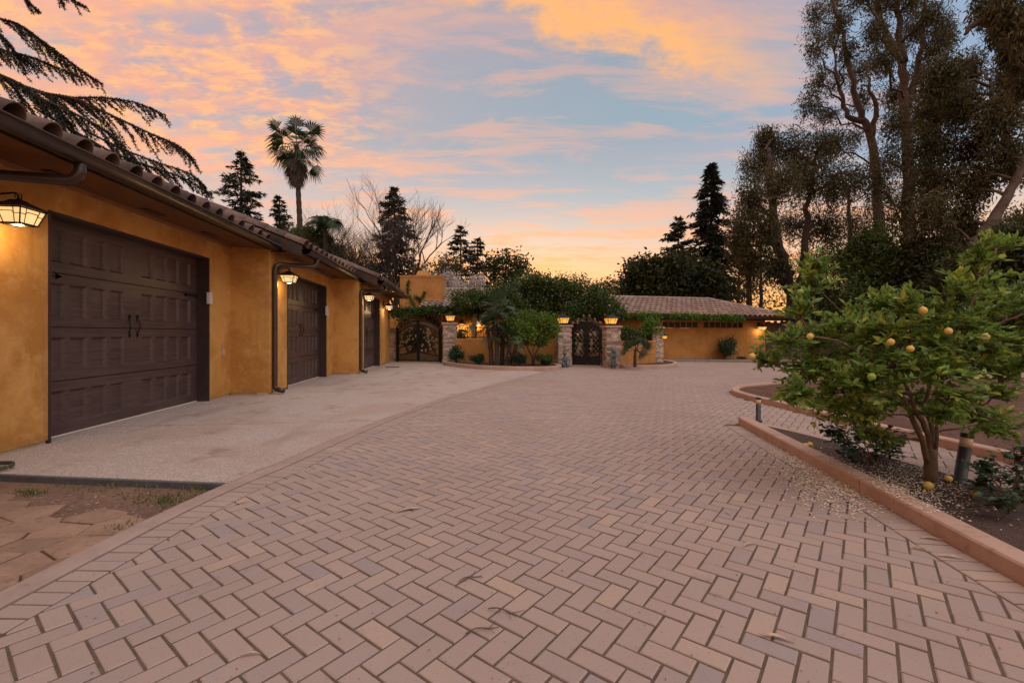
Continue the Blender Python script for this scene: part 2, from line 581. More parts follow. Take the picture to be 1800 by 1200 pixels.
# foliage
M['lv_lemon'] = leafy('lemon_leaf', (0.065, 0.140, 0.028), (0.235, 0.350, 0.064), (0.48, 0.49, 0.09), 0.42, 0.34)
M['lv_euc'] = leafy('eucalyptus_leaf', (0.038, 0.040, 0.015), (0.110, 0.094, 0.037), (0.18, 0.125, 0.053), 0.3)
M['lv_dark'] = leafy('dark_leaf', (0.022, 0.034, 0.012), (0.058, 0.074, 0.022), (0.10, 0.105, 0.032), 0.22)
M['lv_needle'] = leafy('needle', (0.014, 0.021, 0.011), (0.030, 0.036, 0.017), (0.046, 0.044, 0.020), 0.08)
M['lv_cedar'] = leafy('cedar_needle', (0.010, 0.016, 0.010), (0.022, 0.030, 0.018), (0.032, 0.040, 0.022), 0.05)
M['lv_hedge'] = leafy('hedge_leaf', (0.030, 0.060, 0.015), (0.080, 0.125, 0.028), (0.15, 0.18, 0.045), 0.28)
M['lv_bright'] = leafy('bright_leaf', (0.060, 0.125, 0.020), (0.145, 0.240, 0.036), (0.24, 0.32, 0.05), 0.35)
M['lv_palm'] = leafy('palm_leaf', (0.022, 0.045, 0.020), (0.050, 0.085, 0.038), (0.10, 0.13, 0.065), 0.15, 0.45)
M['lv_palm_dry'] = leafy('dry_palm_leaf', (0.075, 0.055, 0.038), (0.12, 0.088, 0.06), None, 0.1)
M['lv_rose'] = leafy('rose_leaf', (0.018, 0.045, 0.022), (0.040, 0.085, 0.036), (0.075, 0.125, 0.045), 0.2, 0.45)
M['lv_blossom'] = leafy('white_blossom', (0.42, 0.38, 0.35), (0.62, 0.57, 0.52), None, 0.3)
M['lv_pink'] = leafy('pale_flower', (0.55, 0.42, 0.40), (0.72, 0.62, 0.58), None, 0.3)
M['lv_grass'] = leafy('grass_blade', (0.07, 0.09, 0.025), (0.16, 0.15, 0.05), (0.30, 0.22, 0.10), 0.2)
# ================================================================== GROUND
def soil_mat():
    m, t, b, o = mat('soil')
    p = objc(t)
    n1 = noise(t, p, 1.2, 6, 0.6)
    n2 = noise(t, p, 22, 6, 0.7)
    col = mixc(t, smooth(t, n1, 0.35, 0.65), (0.165, 0.090, 0.060), (0.25, 0.14, 0.09))
    col = mixc(t, smooth(t, n2, 0.5, 0.7), col, (0.085, 0.048, 0.036))
    t.links.new(col, b.inputs['Base Color'])
    b.inputs['Roughness'].default_value = 0.95
    h = mth(t, 'ADD', n2, mth(t, 'MULTIPLY', noise(t, p, 90, 4, 0.7), 0.5))
    bump(t, b, h, 0.7, 0.03)
    return m


def bark_soil_mat():
    m, t, b, o = mat('mulch')
    p = objc(t)
    vo = nd(t, 'ShaderNodeTexVoronoi')
    vo.inputs['Scale'].default_value = 55
    t.links.new(p, vo.inputs['Vector'])
    n1 = noise(t, p, 3, 6, 0.6)
    col = mixc(t, vo.outputs['Distance'], (0.050, 0.028, 0.022), (0.105, 0.060, 0.045))
    col = mixc(t, smooth(t, n1, 0.4, 0.7), col, (0.042, 0.024, 0.019))
    t.links.new(col, b.inputs['Base Color'])
    b.inputs['Roughness'].default_value = 0.95
    bump(t, b, mth(t, 'ADD', vo.outputs['Distance'], noise(t, p, 30, 5, 0.7)), 0.8, 0.02)
    return m


M['soil'] = soil_mat()
M['mulch'] = bark_soil_mat()


def poly_sheet(name, pts, z, m, kind='structure', parent=None, skirt=0.0):
    b = MB()
    n = len(pts)
    vs = [(p[0], p[1], z) for p in pts]
    fs = [tuple(range(n))]
    if skirt:
        vs += [(p[0], p[1], z - skirt) for p in pts]
        fs += [(i, n + i, n + (i + 1) % n, (i + 1) % n) for i in range(n)]
    b.add(vs, fs)
    o = b.build(name, m, parent)
    if kind:
        o['kind'] = kind
    return o


g = MB()
g.box((0, 60, -0.10), (600, 600, 0.02))
tag(g.build('ground', M['soil']), kind='structure')


# ---- outline curves, all in viewpoint coordinates (X right, Z ahead)
def crom(pts, n=8):
    out = []
    P = [Vector((p[0], p[1], 0)) for p in pts]
    P = [P[0] * 2 - P[1]] + P + [P[-1] * 2 - P[-2]]
    for i in range(1, len(P) - 2):
        for k in range(n):
            t = k / n
            a, b, c, d = P[i - 1], P[i], P[i + 1], P[i + 2]
            out.append(0.5 * ((2 * b) + (c - a) * t + (2 * a - 5 * b + 4 * c - d) * t * t + (3 * b - a - 3 * c + d) * t ** 3))
    out.append(P[-2])
    return [(p.x, p.y) for p in out]


LEFT = crom([(-2.50, 0.2), (-2.44, 1.4), (-2.42, 2.2), (-2.40, 3.17), (-2.33, 3.88), (-2.21, 4.5), (-1.88, 6.58), (-1.23, 9.2), (-0.15, 12.2), (1.05, 15.1), (1.75, 16.4)], 8)
KERB1 = crom([(2.42, 0.3), (2.56, 1.5), (2.67, 2.52), (2.81, 3.41), (2.96, 4.46), (3.12, 5.6), (3.25, 6.46)], 6)
BEDFAR = crom([(3.42, 6.55), (3.62, 6.35), (3.86, 5.55), (4.03, 4.3), (4.22, 3.6), (4.5, 2.6), (4.9, 0.3)], 6)
ISL = crom([(5.15, 0.3), (5.06, 3.0), (5.02, 4.46), (4.94, 5.28), (4.82, 6.1), (4.77, 7.1), (4.72, 8.2), (4.66, 9.1), (4.78, 9.9), (5.3, 10.7), (6.3, 11.3), (7.7, 12.1), (10, 12.75), (14, 12.6), (24, 12.2)], 6)
PL1 = crom([(-2.85, 20.3), (-2.95, 19.4), (-2.5, 18.3), (-1.4, 16.9), (-0.3, 16.25), (0.7, 16.05), (1.5, 16.3), (1.85, 17.0), (1.75, 17.9)], 7)
PL2 = crom([(4.15, 17.4), (4.3, 17.1), (5.1, 17.0), (5.9, 17.3), (6.6, 18.2), (6.95, 19.4), (6.9, 20.6)], 7)


def inpoly(x, y, P):
    r = False
    n = len(P)
    j = n - 1
    for i in range(n):
        xi, yi = P[i]
        xj, yj = P[j]
        if (yi > y) != (yj > y) and x < (xj - xi) * (y - yi) / (yj - yi) + xi:
            r = not r
        j = i
    return r


leftpoly = LEFT + [(1.7, 26), (-30, 26), (-30, 0.2)]
bedpoly = KERB1 + BEDFAR
islpoly = ISL + [(24, 0.3)]
pl1poly = PL1 + [(-2.5, 21)]
pl2poly = PL2 + [(4.3, 21)]
outerpoly = [(-10, 20.6), (6.9, 20.6), (7.3, 21.4), (12.9, 20.6), (15.8, 15.9), (19, 15.2), (40, 14.6), (40, 40), (-10, 40)]
bedw = [c2w(x, z) for x, z in bedpoly]

# bedding sand of the driveway
drive = poly_sheet('driveway', [c2w(x, z) for x, z in [(-2.5, -1)] + LEFT + [(1.75, 18), (-6, 20.5), (-6, 24), (16, 24), (28, 16), (28, -1)]], -0.0050, None)
sandm = mottled('joint_sand', (0.150, 0.105, 0.072), (0.100, 0.070, 0.047), 9, 0.95, 120, 0.6, 0.01, c=(0.085, 0.075, 0.025))
drive.data.materials.append(sandm)


def paver_mat(name):
    m, t, b, o = mat(name)
    p = objc(t)
    tn = tone_of(t)
    base = ramp(t, tn, [(0.0, (0.275, 0.230, 0.218)), (0.12, (0.305, 0.245, 0.224)), (0.3, (0.335, 0.255, 0.222)), (0.65, (0.362, 0.270, 0.226)), (0.9, (0.40, 0.296, 0.235)), (1.0, (0.42, 0.305, 0.225))])
    n1 = noise(t, p, 0.45, 5, 0.6)
    base = mixc(t, mth(t, 'MULTIPLY', smooth(t, n1, 0.42, 0.68), 0.30), base, (0.255, 0.165, 0.135))
    n2 = noise(t, p, 260, 2, 0.7)
    base = mixc(t, mth(t, 'MULTIPLY', smooth(t, n2, 0.60, 0.72), 0.45), base, (0.58, 0.44, 0.36))
    base = mixc(t, mth(t, 'MULTIPLY', smooth(t, noise(t, p, 55, 4, 0.6), 0.58, 0.74), 0.5), base, (0.21, 0.14, 0.12))
    base = mixc(t, mth(t, 'MULTIPLY', smooth(t, noise(t, p, 5.5, 3, 0.5), 0.55, 0.72), 0.55), base, (0.315, 0.262, 0.250))
    base = mixc(t, mth(t, 'MULTIPLY', smooth(t, noise(t, p, 110, 2, 0.5), 0.68, 0.74), 0.8), base, (0.09, 0.06, 0.05))
    # rust brown stain patches
    st = mth(t, 'MULTIPLY', smooth(t, noise(t, p, 1.3, 6, 0.7, 0.4), 0.62, 0.74), 0.55)
    base = mixc(t, st, base, (0.21, 0.115, 0.085))
    t.links.new(base, b.inputs['Base Color'])
    b.inputs['Roughness'].default_value = 0.78
    b.inputs['Specular IOR Level'].default_value = 0.35
    bump(t, b, mth(t, 'ADD', noise(t, p, 180, 4, 0.7), mth(t, 'MULTIPLY', noise(t, p, 18, 3, 0.5), 0.5)), 0.35, 0.004)
    return m


M['paver'] = paver_mat('paver')
rng = random.Random(4)
PW = 0.105       # paver module: twice as long as wide
JT = 0.0112
VA = R(44.0)
e1 = Vector((math.sin(VA), math.cos(VA), 0))        # to the right and away
e2 = Vector((math.cos(VA), -math.sin(VA), 0))       # to the right and back
LW = [c2w(x, z) for x, z in LEFT]
# inner edge of the soldier course, one paver length in from the band
def offset_line(L, d):
    out = []
    for i, p in enumerate(L):
        a = L[max(i - 1, 0)]
        b = L[min(i + 1, len(L) - 1)]
        t = (b - a)
        t.z = 0
        t.normalize()
        out.append(p + Vector((t.y, -t.x, 0)) * d)
    return out


LWI = offset_line(LW, 2 * PW + 0.004)
KW = [c2w(x, z) for x, z in KERB1]
KWI = offset_line(KW, -(2 * PW + 0.004))


def near_half(pt, L):
    """nearest segment of L: (point on it, unit tangent, distance along)"""
    best = None
    for i in range(len(L) - 1):
        a, b = L[i], L[i + 1]
        ab = b - a
        k = max(0, min(1, (pt - a).dot(ab) / ab.length_squared))
        q = a + ab * k
        d = (pt - q).length
        if best is None or d < best[0]:
            best = (d, q, ab.normalized())
    return best


def clip(poly, q, n):
    out = []
    m = len(poly)
    for i in range(m):
        a, b = poly[i], poly[(i + 1) % m]
        da, db = (a - q).dot(n), (b - q).dot(n)
        if da >= 0:
            out.append(a)
        if (da >= 0) != (db >= 0):
            out.append(a + (b - a) * (da / (da - db)))
    return out


def area(P):
    return 0.5 * abs(sum(P[i].x * P[(i + 1) % len(P)].y - P[(i + 1) % len(P)].x * P[i].y for i in range(len(P))))


def paver_geo(P, zt, bev=0.0045, tilt=(0, 0)):
    """a paver with top outline P (counter-clockwise, world), bevelled arris and sides"""
    c = sum(P, Vector()) / len(P)
    n = len(P)
    def zz(p):
        return zt + tilt[0] * (p.x - c.x) + tilt[1] * (p.y - c.y)
    top, mid = [], []
    for p in P:
        d = (c - p)
        q = p + d.normalized() * min(bev * 1.4, d.length * 0.3)
        top.append((q.x, q.y, zz(q)))
        mid.append((p.x, p.y, zz(p) - bev * 0.8))
    low = [(p.x, p.y, -0.02) for p in P]
    fs = [tuple(range(n))]
    for k in (0, n):
        for i in range(n):
            j = (i + 1) % n
            fs.append((k + i, k + n + i, k + n + j, k + j))
    return top + mid + low, fs


pavers = []      # (outline, size seen)
cw = Vector((ST, CT, 0))
rt = Vector((CT, -ST, 0))
N = 330
for i in range(-60, N):
    for j in range(-170, 240):
        d = (i + j) % 4
        if d not in (0, 2):
            continue
        # brick frame: a along e1, b along -e2
        if d == 0:
            a0, a1, b0, b1 = i, i + 2, j, j + 1
        else:
            a0, a1, b0, b1 = i, i + 1, j, j + 2
        ca, cb_ = (a0 + a1) / 2 * PW, (b0 + b1) / 2 * PW
        c = e1 * ca - e2 * cb_
        X, Z = c.dot(rt), c.dot(cw)
        if Z < 0.35 or Z > 22.5 or abs(X) > Z * 1.25 + 1.6 or X < -3 or X > 24:
            continue
        if inpoly(X, Z, outerpoly) or inpoly(X, Z, pl1poly) or inpoly(X, Z, pl2poly) or inpoly(X, Z, islpoly) or inpoly(X, Z, bedpoly):
            continue
        h = JT / 2
        P = [e1 * (aa * PW) - e2 * (bb * PW) for aa, bb in ((a0, b0), (a1, b0), (a1, b1), (a0, b1))]
        P = [e1 * (aa * PW + (h if k in (0, 3) else -h)) - e2 * (bb * PW + (h if k < 2 else -h)) + Vector((rng.uniform(-1, 1), rng.uniform(-1, 1), 0)) * 0.0014 for k, (aa, bb) in enumerate(((a0, b0), (a1, b0), (a1, b1), (a0, b1)))]
        if area(P) and sum((P[k].x * P[(k + 1) % 4].y - P[(k + 1) % 4].x * P[k].y) for k in range(4)) < 0:
            P.reverse()
        skip = False
        if X < 2.3:
            dd, q, tg = near_half(c, LWI)
            n = Vector((tg.y, -tg.x, 0))
            s = (c - q).dot(n)
            if s < -0.12 and Z < 16.2:
                continue
            if s < 0.16 and Z < 16.2:
                P = clip(P, q + n * 0.004, n)
        if X > 1.9 and Z < 6.6:
            dd, q, tg = near_half(c, KWI)
            n = Vector((-tg.y, tg.x, 0))
            s = (c - q).dot(n)
            if X < 3.4 or Z < 5:
                if s < -0.12 and not (X > 3.7):
                    continue
                if s < 0.16 and X < 3.4:
                    P = clip(P, q + n * 0.004, n)
        if len(P) < 3 or area(P) < 0.0006:
            continue
        pavers.append((P, area(P) / (Z * Z * max(Z, 0.5)), X, Z))
# soldier courses
def soldier(L, side, z_hi=99):
    dist = 0.0
    acc = [0.0]
    for i in range(1, len(L)):
        acc.append(acc[-1] + (L[i] - L[i - 1]).length)
    s = 0.0
    def at(s):
        for i in range(1, len(L)):
            if s <= acc[i]:
                k = (s - acc[i - 1]) / (acc[i] - acc[i - 1])
                t = (L[i] - L[i - 1]).normalized()
                return L[i - 1].lerp(L[i], k), t
        return L[-1], (L[-1] - L[-2]).normalized()
    while s + PW < acc[-1]:
        p0, t0 = at(s + JT / 2)
        p1, t1 = at(s + PW - JT / 2)
        n0 = Vector((t0.y, -t0.x, 0)) * side
        n1 = Vector((t1.y, -t1.x, 0)) * side
        a, b = 0.006, 2 * PW - 0.006
        P = [p0 + n0 * a, p1 + n1 * a, p1 + n1 * b, p0 + n0 * b]
        if sum((P[k].x * P[(k + 1) % 4].y - P[(k + 1) % 4].x * P[k].y) for k in range(4)) < 0:
            P.reverse()
        c = sum(P, Vector()) / 4
        X, Z = c.dot(rt), c.dot(cw)
        if Z > 0.35 and abs(X) < Z * 1.25 + 1.6 and Z < z_hi:
            pavers.append((P, area(P) / (Z ** 3), X, Z))
        s += PW


soldier(LW, 1)
soldier(KW, -1)
vis = [k for k, p in enumerate(pavers) if p[3] > 1.28 and abs(p[2]) < p[3] * 1.13]
vis.sort(key=lambda k: -pavers[k][1])
single = set(vis[:290])
field = MB()
shared = {}
def tone_rand(r):
    q = r.random()
    return 0.06 + r.random() * 0.20 if q < 0.14 else (0.28 + r.random() * 0.45 if q < 0.94 else 0.75 + r.random() * 0.2)


for k, (P, s, X, Z) in enumerate(pavers):
    tn = tone_rand(rng)
    zt = rng.uniform(-0.0016, 0.0016)
    tl = (rng.uniform(-1, 1) * 0.008, rng.uniform(-1, 1) * 0.008)
    if k in single:
        b = MB()
        c = sum(P, Vector()) / len(P)
        vs, fs = paver_geo([p - c for p in P], zt, tilt=tl)
        b.add(vs, fs, tn)
        o = b.build('paver', M['paver'], drive)
        o.location = c
    else:
        vs, fs = paver_geo(P, zt, tilt=tl)
        field.add(vs, fs, tn)
o = field.build('paver_field', M['paver'], drive)
o['kind'] = 'stuff'

# ---- flush concrete band beside the drive, concrete apron, dirt corner
band = MB()
band.sweep([p + Vector((0, 0, 0)) for p in LW], [(0.0, -0.05), (0.0, 0.006), (-0.02, 0.010), (-0.145, 0.010), (-0.16, 0.004), (-0.16, -0.05)])
tag(band.build('edging_band', M['band']), kind='structure')


def apron_mat():
    m, t, b, o = mat('aggregate_concrete')
    p = objc(t)
    n0 = noise(t, p, 0.5, 6, 0.65, 0.5)
    n1 = noise(t, p, 85, 4, 0.8)
    n2 = noise(t, p, 1.6, 6, 0.7)
    col = mixc(t, smooth(t, n1, 0.34, 0.66), (0.22, 0.165, 0.14), (0.60, 0.485, 0.42))
    col = mixc(t, mth(t, 'MULTIPLY', smooth(t, n0, 0.45, 0.66), 0.5), col, (0.34, 0.215, 0.155))
    col = mixc(t, mth(t, 'MULTIPLY', smooth(t, n2, 0.55, 0.70), 0.7), col, (0.23, 0.14, 0.10))
    n3 = noise(t, objc(t, (0.9, 0.25, 1)), 2.2, 5, 0.6)
    col = mixc(t, mth(t, 'MULTIPLY', smooth(t, n3, 0.54, 0.68), 0.45), col, (0.25, 0.17, 0.135))
    t.links.new(col, b.inputs['Base Color'])
    b.inputs['Roughness'].default_value = 0.85
    bump(t, b, n1, 0.6, 0.006)
    return m


M['apron'] = apron_mat()
apr = bpy.data.objects.new('apron', None)
COL.objects.link(apr)
tag(apr, kind='structure')
# three slabs, split by narrow joints; front edge about level with the near end of the first garage door
LO = offset_line(LW, -0.165)
def lo_at(y):
    for i in range(len(LO) - 1):
        if LO[i].y <= y <= LO[i + 1].y:
            return LO[i].lerp(LO[i + 1], (y - LO[i].y) / (LO[i + 1].y - LO[i].y))
    return LO[-1]


fr_r = G(400, 849)
fr_l = G(0, 833)
fr_ll = fr_l + (fr_l - fr_r) * 0.6
cuts = [None, 6.95, 10.6, 14.2, 99]
XW = -6.6
for k in range(4):
    pts = []
    y0 = cuts[k]
    y1 = cuts[k + 1] - 0.009
    if k == 0:
        start = [fr_ll, fr_r]
        ys = [p for p in LO if fr_r.y + 0.05 < p.y < y1]
    else:
        start = [Vector((XW, y0 + 0.009, 0)), lo_at(y0 + 0.009)]
        ys = [p for p in LO if y0 + 0.05 < p.y < min(y1, 99)]
    if k == 3:
        end = [c2w(-0.3, 16.9), c2w(-1.4, 17.5), c2w(-2.6, 18.9), c2w(-2.9, 20.6), c2w(-2.9, 24.5), c2w(-8.5, 24.5), Vector((XW, 20, 0))]
        ys = [p for p in ys if p.y < 15.5]
    else:
        end = [lo_at(y1), Vector((XW, y1, 0))]
    pts = start + ys + end
    poly_sheet('slab', pts, 0.006, M['apron'], None, apr, skirt=0.07)
# grey form board along the front edge of the apron
f = MB()
d = (fr_r - fr_ll).normalized()
f.sweep([fr_ll, fr_r], [(0.002, -0.1), (0.002, 0.0), (0.03, -0.002), (0.035, -0.1)])
tag(f.build('edge_form', M['form']), kind='structure')
# dirt corner
dirt = [fr_ll + Vector((0, 0.2, 0)), fr_r + Vector((0, 0.05, 0))] + [LO[i] for i in range(len(LO) - 1, -1, -1) if LO[i].y < fr_r.y] + [Vector((-9, 0, 0))]
poly_sheet('dirt_corner', dirt, -0.055, M['soil'])
# flagstones laid in the dirt
path = bpy.data.objects.new('flagstone_path', None)
COL.objects.link(path)
tag(path, kind='structure')
fl = [[(0, 905), (0, 880), (40, 874), (112, 870), (118, 882), (60, 888), (22, 905)],
      [(24, 905), (62, 890), (118, 884), (205, 889), (150, 908), (105, 906)][:6],
      [(0, 925), (0, 907), (20, 906), (60, 900), (58, 897)][:4],
      [(65, 905), (118, 882), (148, 880), (150, 903), (105, 906)],
      [(0, 920), (22, 908), (58, 892), (60, 896), (22, 921)],
      [(25, 922), (60, 897), (97, 908), (84, 920), (48, 932)],
      [(140, 893), (160, 887), (204, 889), (212, 893), (188, 904), (150, 903)],
      [(0, 960), (0, 927), (22, 924), (47, 934), (20, 955)],
      [(102, 910), (150, 905), (186, 907), (152, 919), (110, 922)],
      [(100, 930), (110, 924), (152, 920), (190, 912), (221, 919), (172, 938), (120, 942)],
      [(22, 955), (50, 935), (98, 930), (118, 943), (70, 955), (30, 960)],
      [(0, 995), (0, 962), (28, 961), (68, 957), (60, 975), (22, 992)],
      [(70, 958), (118, 945), (170, 940), (130, 962), (90, 972), (62, 976)],
      [(0, 1035), (0, 997), (24, 994), (60, 978), (106, 967), (104, 985), (40, 1015)]]
frng = random.Random(8)
zf = -0.034
LIM = [p - Vector((0.02, 0, 0)) for p in LO]
def hexcell(cx, cy, r, rr):
    k = rr.choice([5, 6, 6])
    a0 = rr.random() * 6
    return [Vector((cx + r * rr.uniform(0.86, 1.06) * math.cos(a0 + 6.283 * i / k) * 1.15, cy + r * rr.uniform(0.86, 1.06) * math.sin(a0 + 6.283 * i / k), 0)) for i in range(k)]


# a jittered grid of convex stones: Voronoi cells by clipping
pts = []
for i in range(-2, 11):
    for j in range(-2, 12):
        x = -5.0 + 0.30 * i + 0.06 * j + frng.uniform(-0.085, 0.085)
        y = 1.75 + 0.25 * j - 0.05 * i + frng.uniform(-0.085, 0.085)
        pts.append(Vector((x, y, 0)))
edge_a, edge_b = G(212, 891, -0.05), G(30, 868, -0.05)
for c in pts:
    cell = [c + Vector(q) for q in ((-.4, -.4, 0), (.4, -.4, 0), (.4, .4, 0), (-.4, .4, 0))]
    for q in pts:
        if q is not c and (q - c).length < 0.75:
            n = (c - q).normalized()
            cell = clip(cell, (c + q) / 2 + n * 0.006, n)
            if len(cell) < 3:
                break
    if len(cell) < 3:
        continue
    # keep what lies on the paved corner
    X, Z = c.dot(rt), c.dot(cw)
    u = 900 + 800 * X / Z
    dd, q, tg = near_half(c, LO)
    n = Vector((-tg.y, tg.x, 0))
    cell = clip(cell, q + n * 0.05, n)
    if len(cell) < 3 or area(cell) < 0.012:
        continue
    lim = edge_b.lerp(edge_a, 0.5)
    if c.y > 4.16 + (c.x + 3.74) * -0.34 + 0.08 * math.sin(c.x * 9) or c.y < 1.6:
        continue
    b = MB()
    vs, fs = paver_geo([p - c for p in cell], zf + frng.uniform(-0.005, 0.004), 0.008, (frng.uniform(-.02, .02), frng.uniform(-.02, .02)))
    vs = [(v[0], v[1], v[2] if k < 2 * len(cell) else zf - 0.04) for k, v in enumerate(vs)]
    b.add(vs, fs, frng.random())
    o = b.build('flagstone', M['flag'], path)
    o.location = c

# ---- raised kerbs and garden beds
def kerb(name, line, m, w=0.15, h=0.10, seg=1.7, side=1, z0=-0.04, lip=0.012):
    root = bpy.data.objects.new(name, None)
    COL.objects.link(root)
    tag(root, kind='structure')
    L = [Vector((p.x, p.y, 0)) for p in line]
    # cut into cast lengths
    cur = [L[0]]
    ln = 0.0
    pieces = []
    for i in range(1, len(L)):
        cur.append(L[i])
        ln += (L[i] - L[i - 1]).length
        if ln > seg:
            pieces.append(cur)
            cur = [L[i]]
            ln = 0.0
    if len(cur) > 1:
        pieces.append(cur)
    for pc in pieces:
        pc = [Vector(p) for p in pc]
        t0 = (pc[1] - pc[0]).normalized()
        t1 = (pc[-1] - pc[-2]).normalized()
        pc[0] = pc[0] + t0 * 0.004
        pc[-1] = pc[-1] - t1 * 0.004
        b = MB()
        prof = [(0, z0), (0, h - lip), (lip * side, h), ((w - lip) * side, h), (w * side, h - lip), (w * side, z0)]
        b.sweep(pc, prof)
        if side < 0:
            b.f = [tuple(reversed(f)) for f in b.f]
        b.build('kerb_length', m, root)
    return root


kerb('near_bed_kerb', KW + [c2w(3.28, 6.60)], M['kerb_pink'], 0.16, 0.105, 1.6, 1)
kerb('path_edging', [c2w(x, z) for x, z in BEDFAR], M['concrete'], 0.09, 0.03, 1.8, -1 if False else 1)
poly_sheet('near_bed_soil', [c2w(x, z) for x, z in KERB1[:-1] + [(3.3, 6.45)] + BEDFAR[1:]], 0.025, M['mulch'])
ISLW = [c2w(x, z) for x, z in ISL]
kerb('island_kerb', ISLW, M['kerb_pink'], 0.15, 0.10, 1.9, 1)
M['bed_soil'] = mottled('bed_soil', (0.115, 0.058, 0.041), (0.160, 0.085, 0.060), 2.2, 0.95, 16, 1.0, 0.08, c=(0.060, 0.032, 0.024))
poly_sheet('island_soil', ISLW + [c2w(24, 0.3)], 0.055, M['bed_soil'])
PL1W = [c2w(x, z) for x, z in PL1]
kerb('left_planter_kerb', PL1W, M['concrete'], 0.15, 0.15, 2.0, -1)
poly_sheet('left_planter_soil', PL1W + [c2w(1.6, 20), c2w(-2.5, 21)], 0.09, M['mulch'])
PL2W = [c2w(x, z) for x, z in PL2]
kerb('right_planter_kerb', PL2W, M['concrete'], 0.15, 0.14, 2.0, -1)
poly_sheet('right_planter_soil', PL2W + [c2w(4.4, 20.9)], 0.09, M['mulch'])
OUT = [c2w(x, z) for x, z in crom([(7.0, 20.5), (7.35, 21.3), (10.5, 21.1), (12.9, 20.6), (14.4, 18.2), (15.9, 16.1), (19, 15.3), (28, 14.9)], 5)]
kerb('grey_outer_kerb', OUT, M['grey_kerb'], 0.14, 0.10, 2.4, -1)
poly_sheet('outer_bed_soil', OUT + [c2w(40, 15), c2w(40, 40), c2w(6.8, 40)], 0.04, M['soil'])

# ================================================================== GARAGE BUILDING
gar = thing('garage_building', (-4.87, 8.0, 0), 'long ochre stucco garage with three stepped bays, brown doors and a clay tile roof', 'garage')
GO = gar.location
XB = -12.0
wallx = [-4.87, -4.10, -3.35]
y_a = [-1.5, 10.2, 15.1, 21.6]
doors = [(5.94, 9.39, 2.77), (11.2, 14.32, 2.74), (16.0, 19.0, 2.71)]
eave = [(-4.10, EYE + 1.93), (-3.45, EYE + 1.87), (-2.75, EYE + 1.78)]
PITCH = 0.40
WT = 0.24
for k in range(3):
    x = wallx[k]
    y0, y1 = y_a[k], y_a[k + 1]
    d0, d1, dh = doors[k]
    zt = eave[k][1] + (eave[k][0] - x) * -PITCH * -1 if False else eave[k][1] - 0.10 + (eave[k][0] - x) * PITCH * 0.55
    b = MB()
    # wall with its door opening, 0.24 m thick
    for (p, q, lo, hi) in ((y0, d0, 0.05, zt), (d1, y1 + (WT - 0.004 if k < 2 else 0), 0.05, zt), (d0, d1, dh, zt)):
        b.bbox((x - WT, p, lo), (x, q, hi))
    if k < 2:     # return wall that steps out to the next bay
        xr = wallx[k + 1]
        b.bbox((x - 0.012, y1, 0.052), (xr - WT - 0.002, y1 + WT, zt + 0.25))
    if k == 2:    # end wall, its head following the roof slope
        xa, xb_ = -9.0, x - WT - 0.002
        za = eave[k][1] - 0.16 + (eave[k][0] - xa) * PITCH
        zb_ = eave[k][1] - 0.16 + (eave[k][0] - xb_) * PITCH
        vs = [(px_, py_, pz_) for py_ in (y1 - WT, y1) for px_, pz_ in ((xa, 0.05), (xb_, 0.05), (xb_, zb_), (xa, za))]
        b.add(vs, [(0, 1, 2, 3), (7, 6, 5, 4), (0, 4, 5, 1), (1, 5, 6, 2), (2, 6, 7, 3), (3, 7, 4, 0)])
    w = b.build('wall', M['stucco'], gar, GO)
    for (p, q) in ((y0, d0), (d1, y1)):
        fb = MB()
        fb.bbox((x - WT, p, -0.1), (x - 0.025, q, 0.05))
        fb.build('footing', M['stem_wall'], gar, GO)
    if k < 2:
        fb = MB()
        fb.bbox((x - 0.02, y1 + 0.025, -0.1), (wallx[k + 1] - WT, y1 + WT, 0.05))
        fb.build('footing', M['stem_wall'], gar, GO)
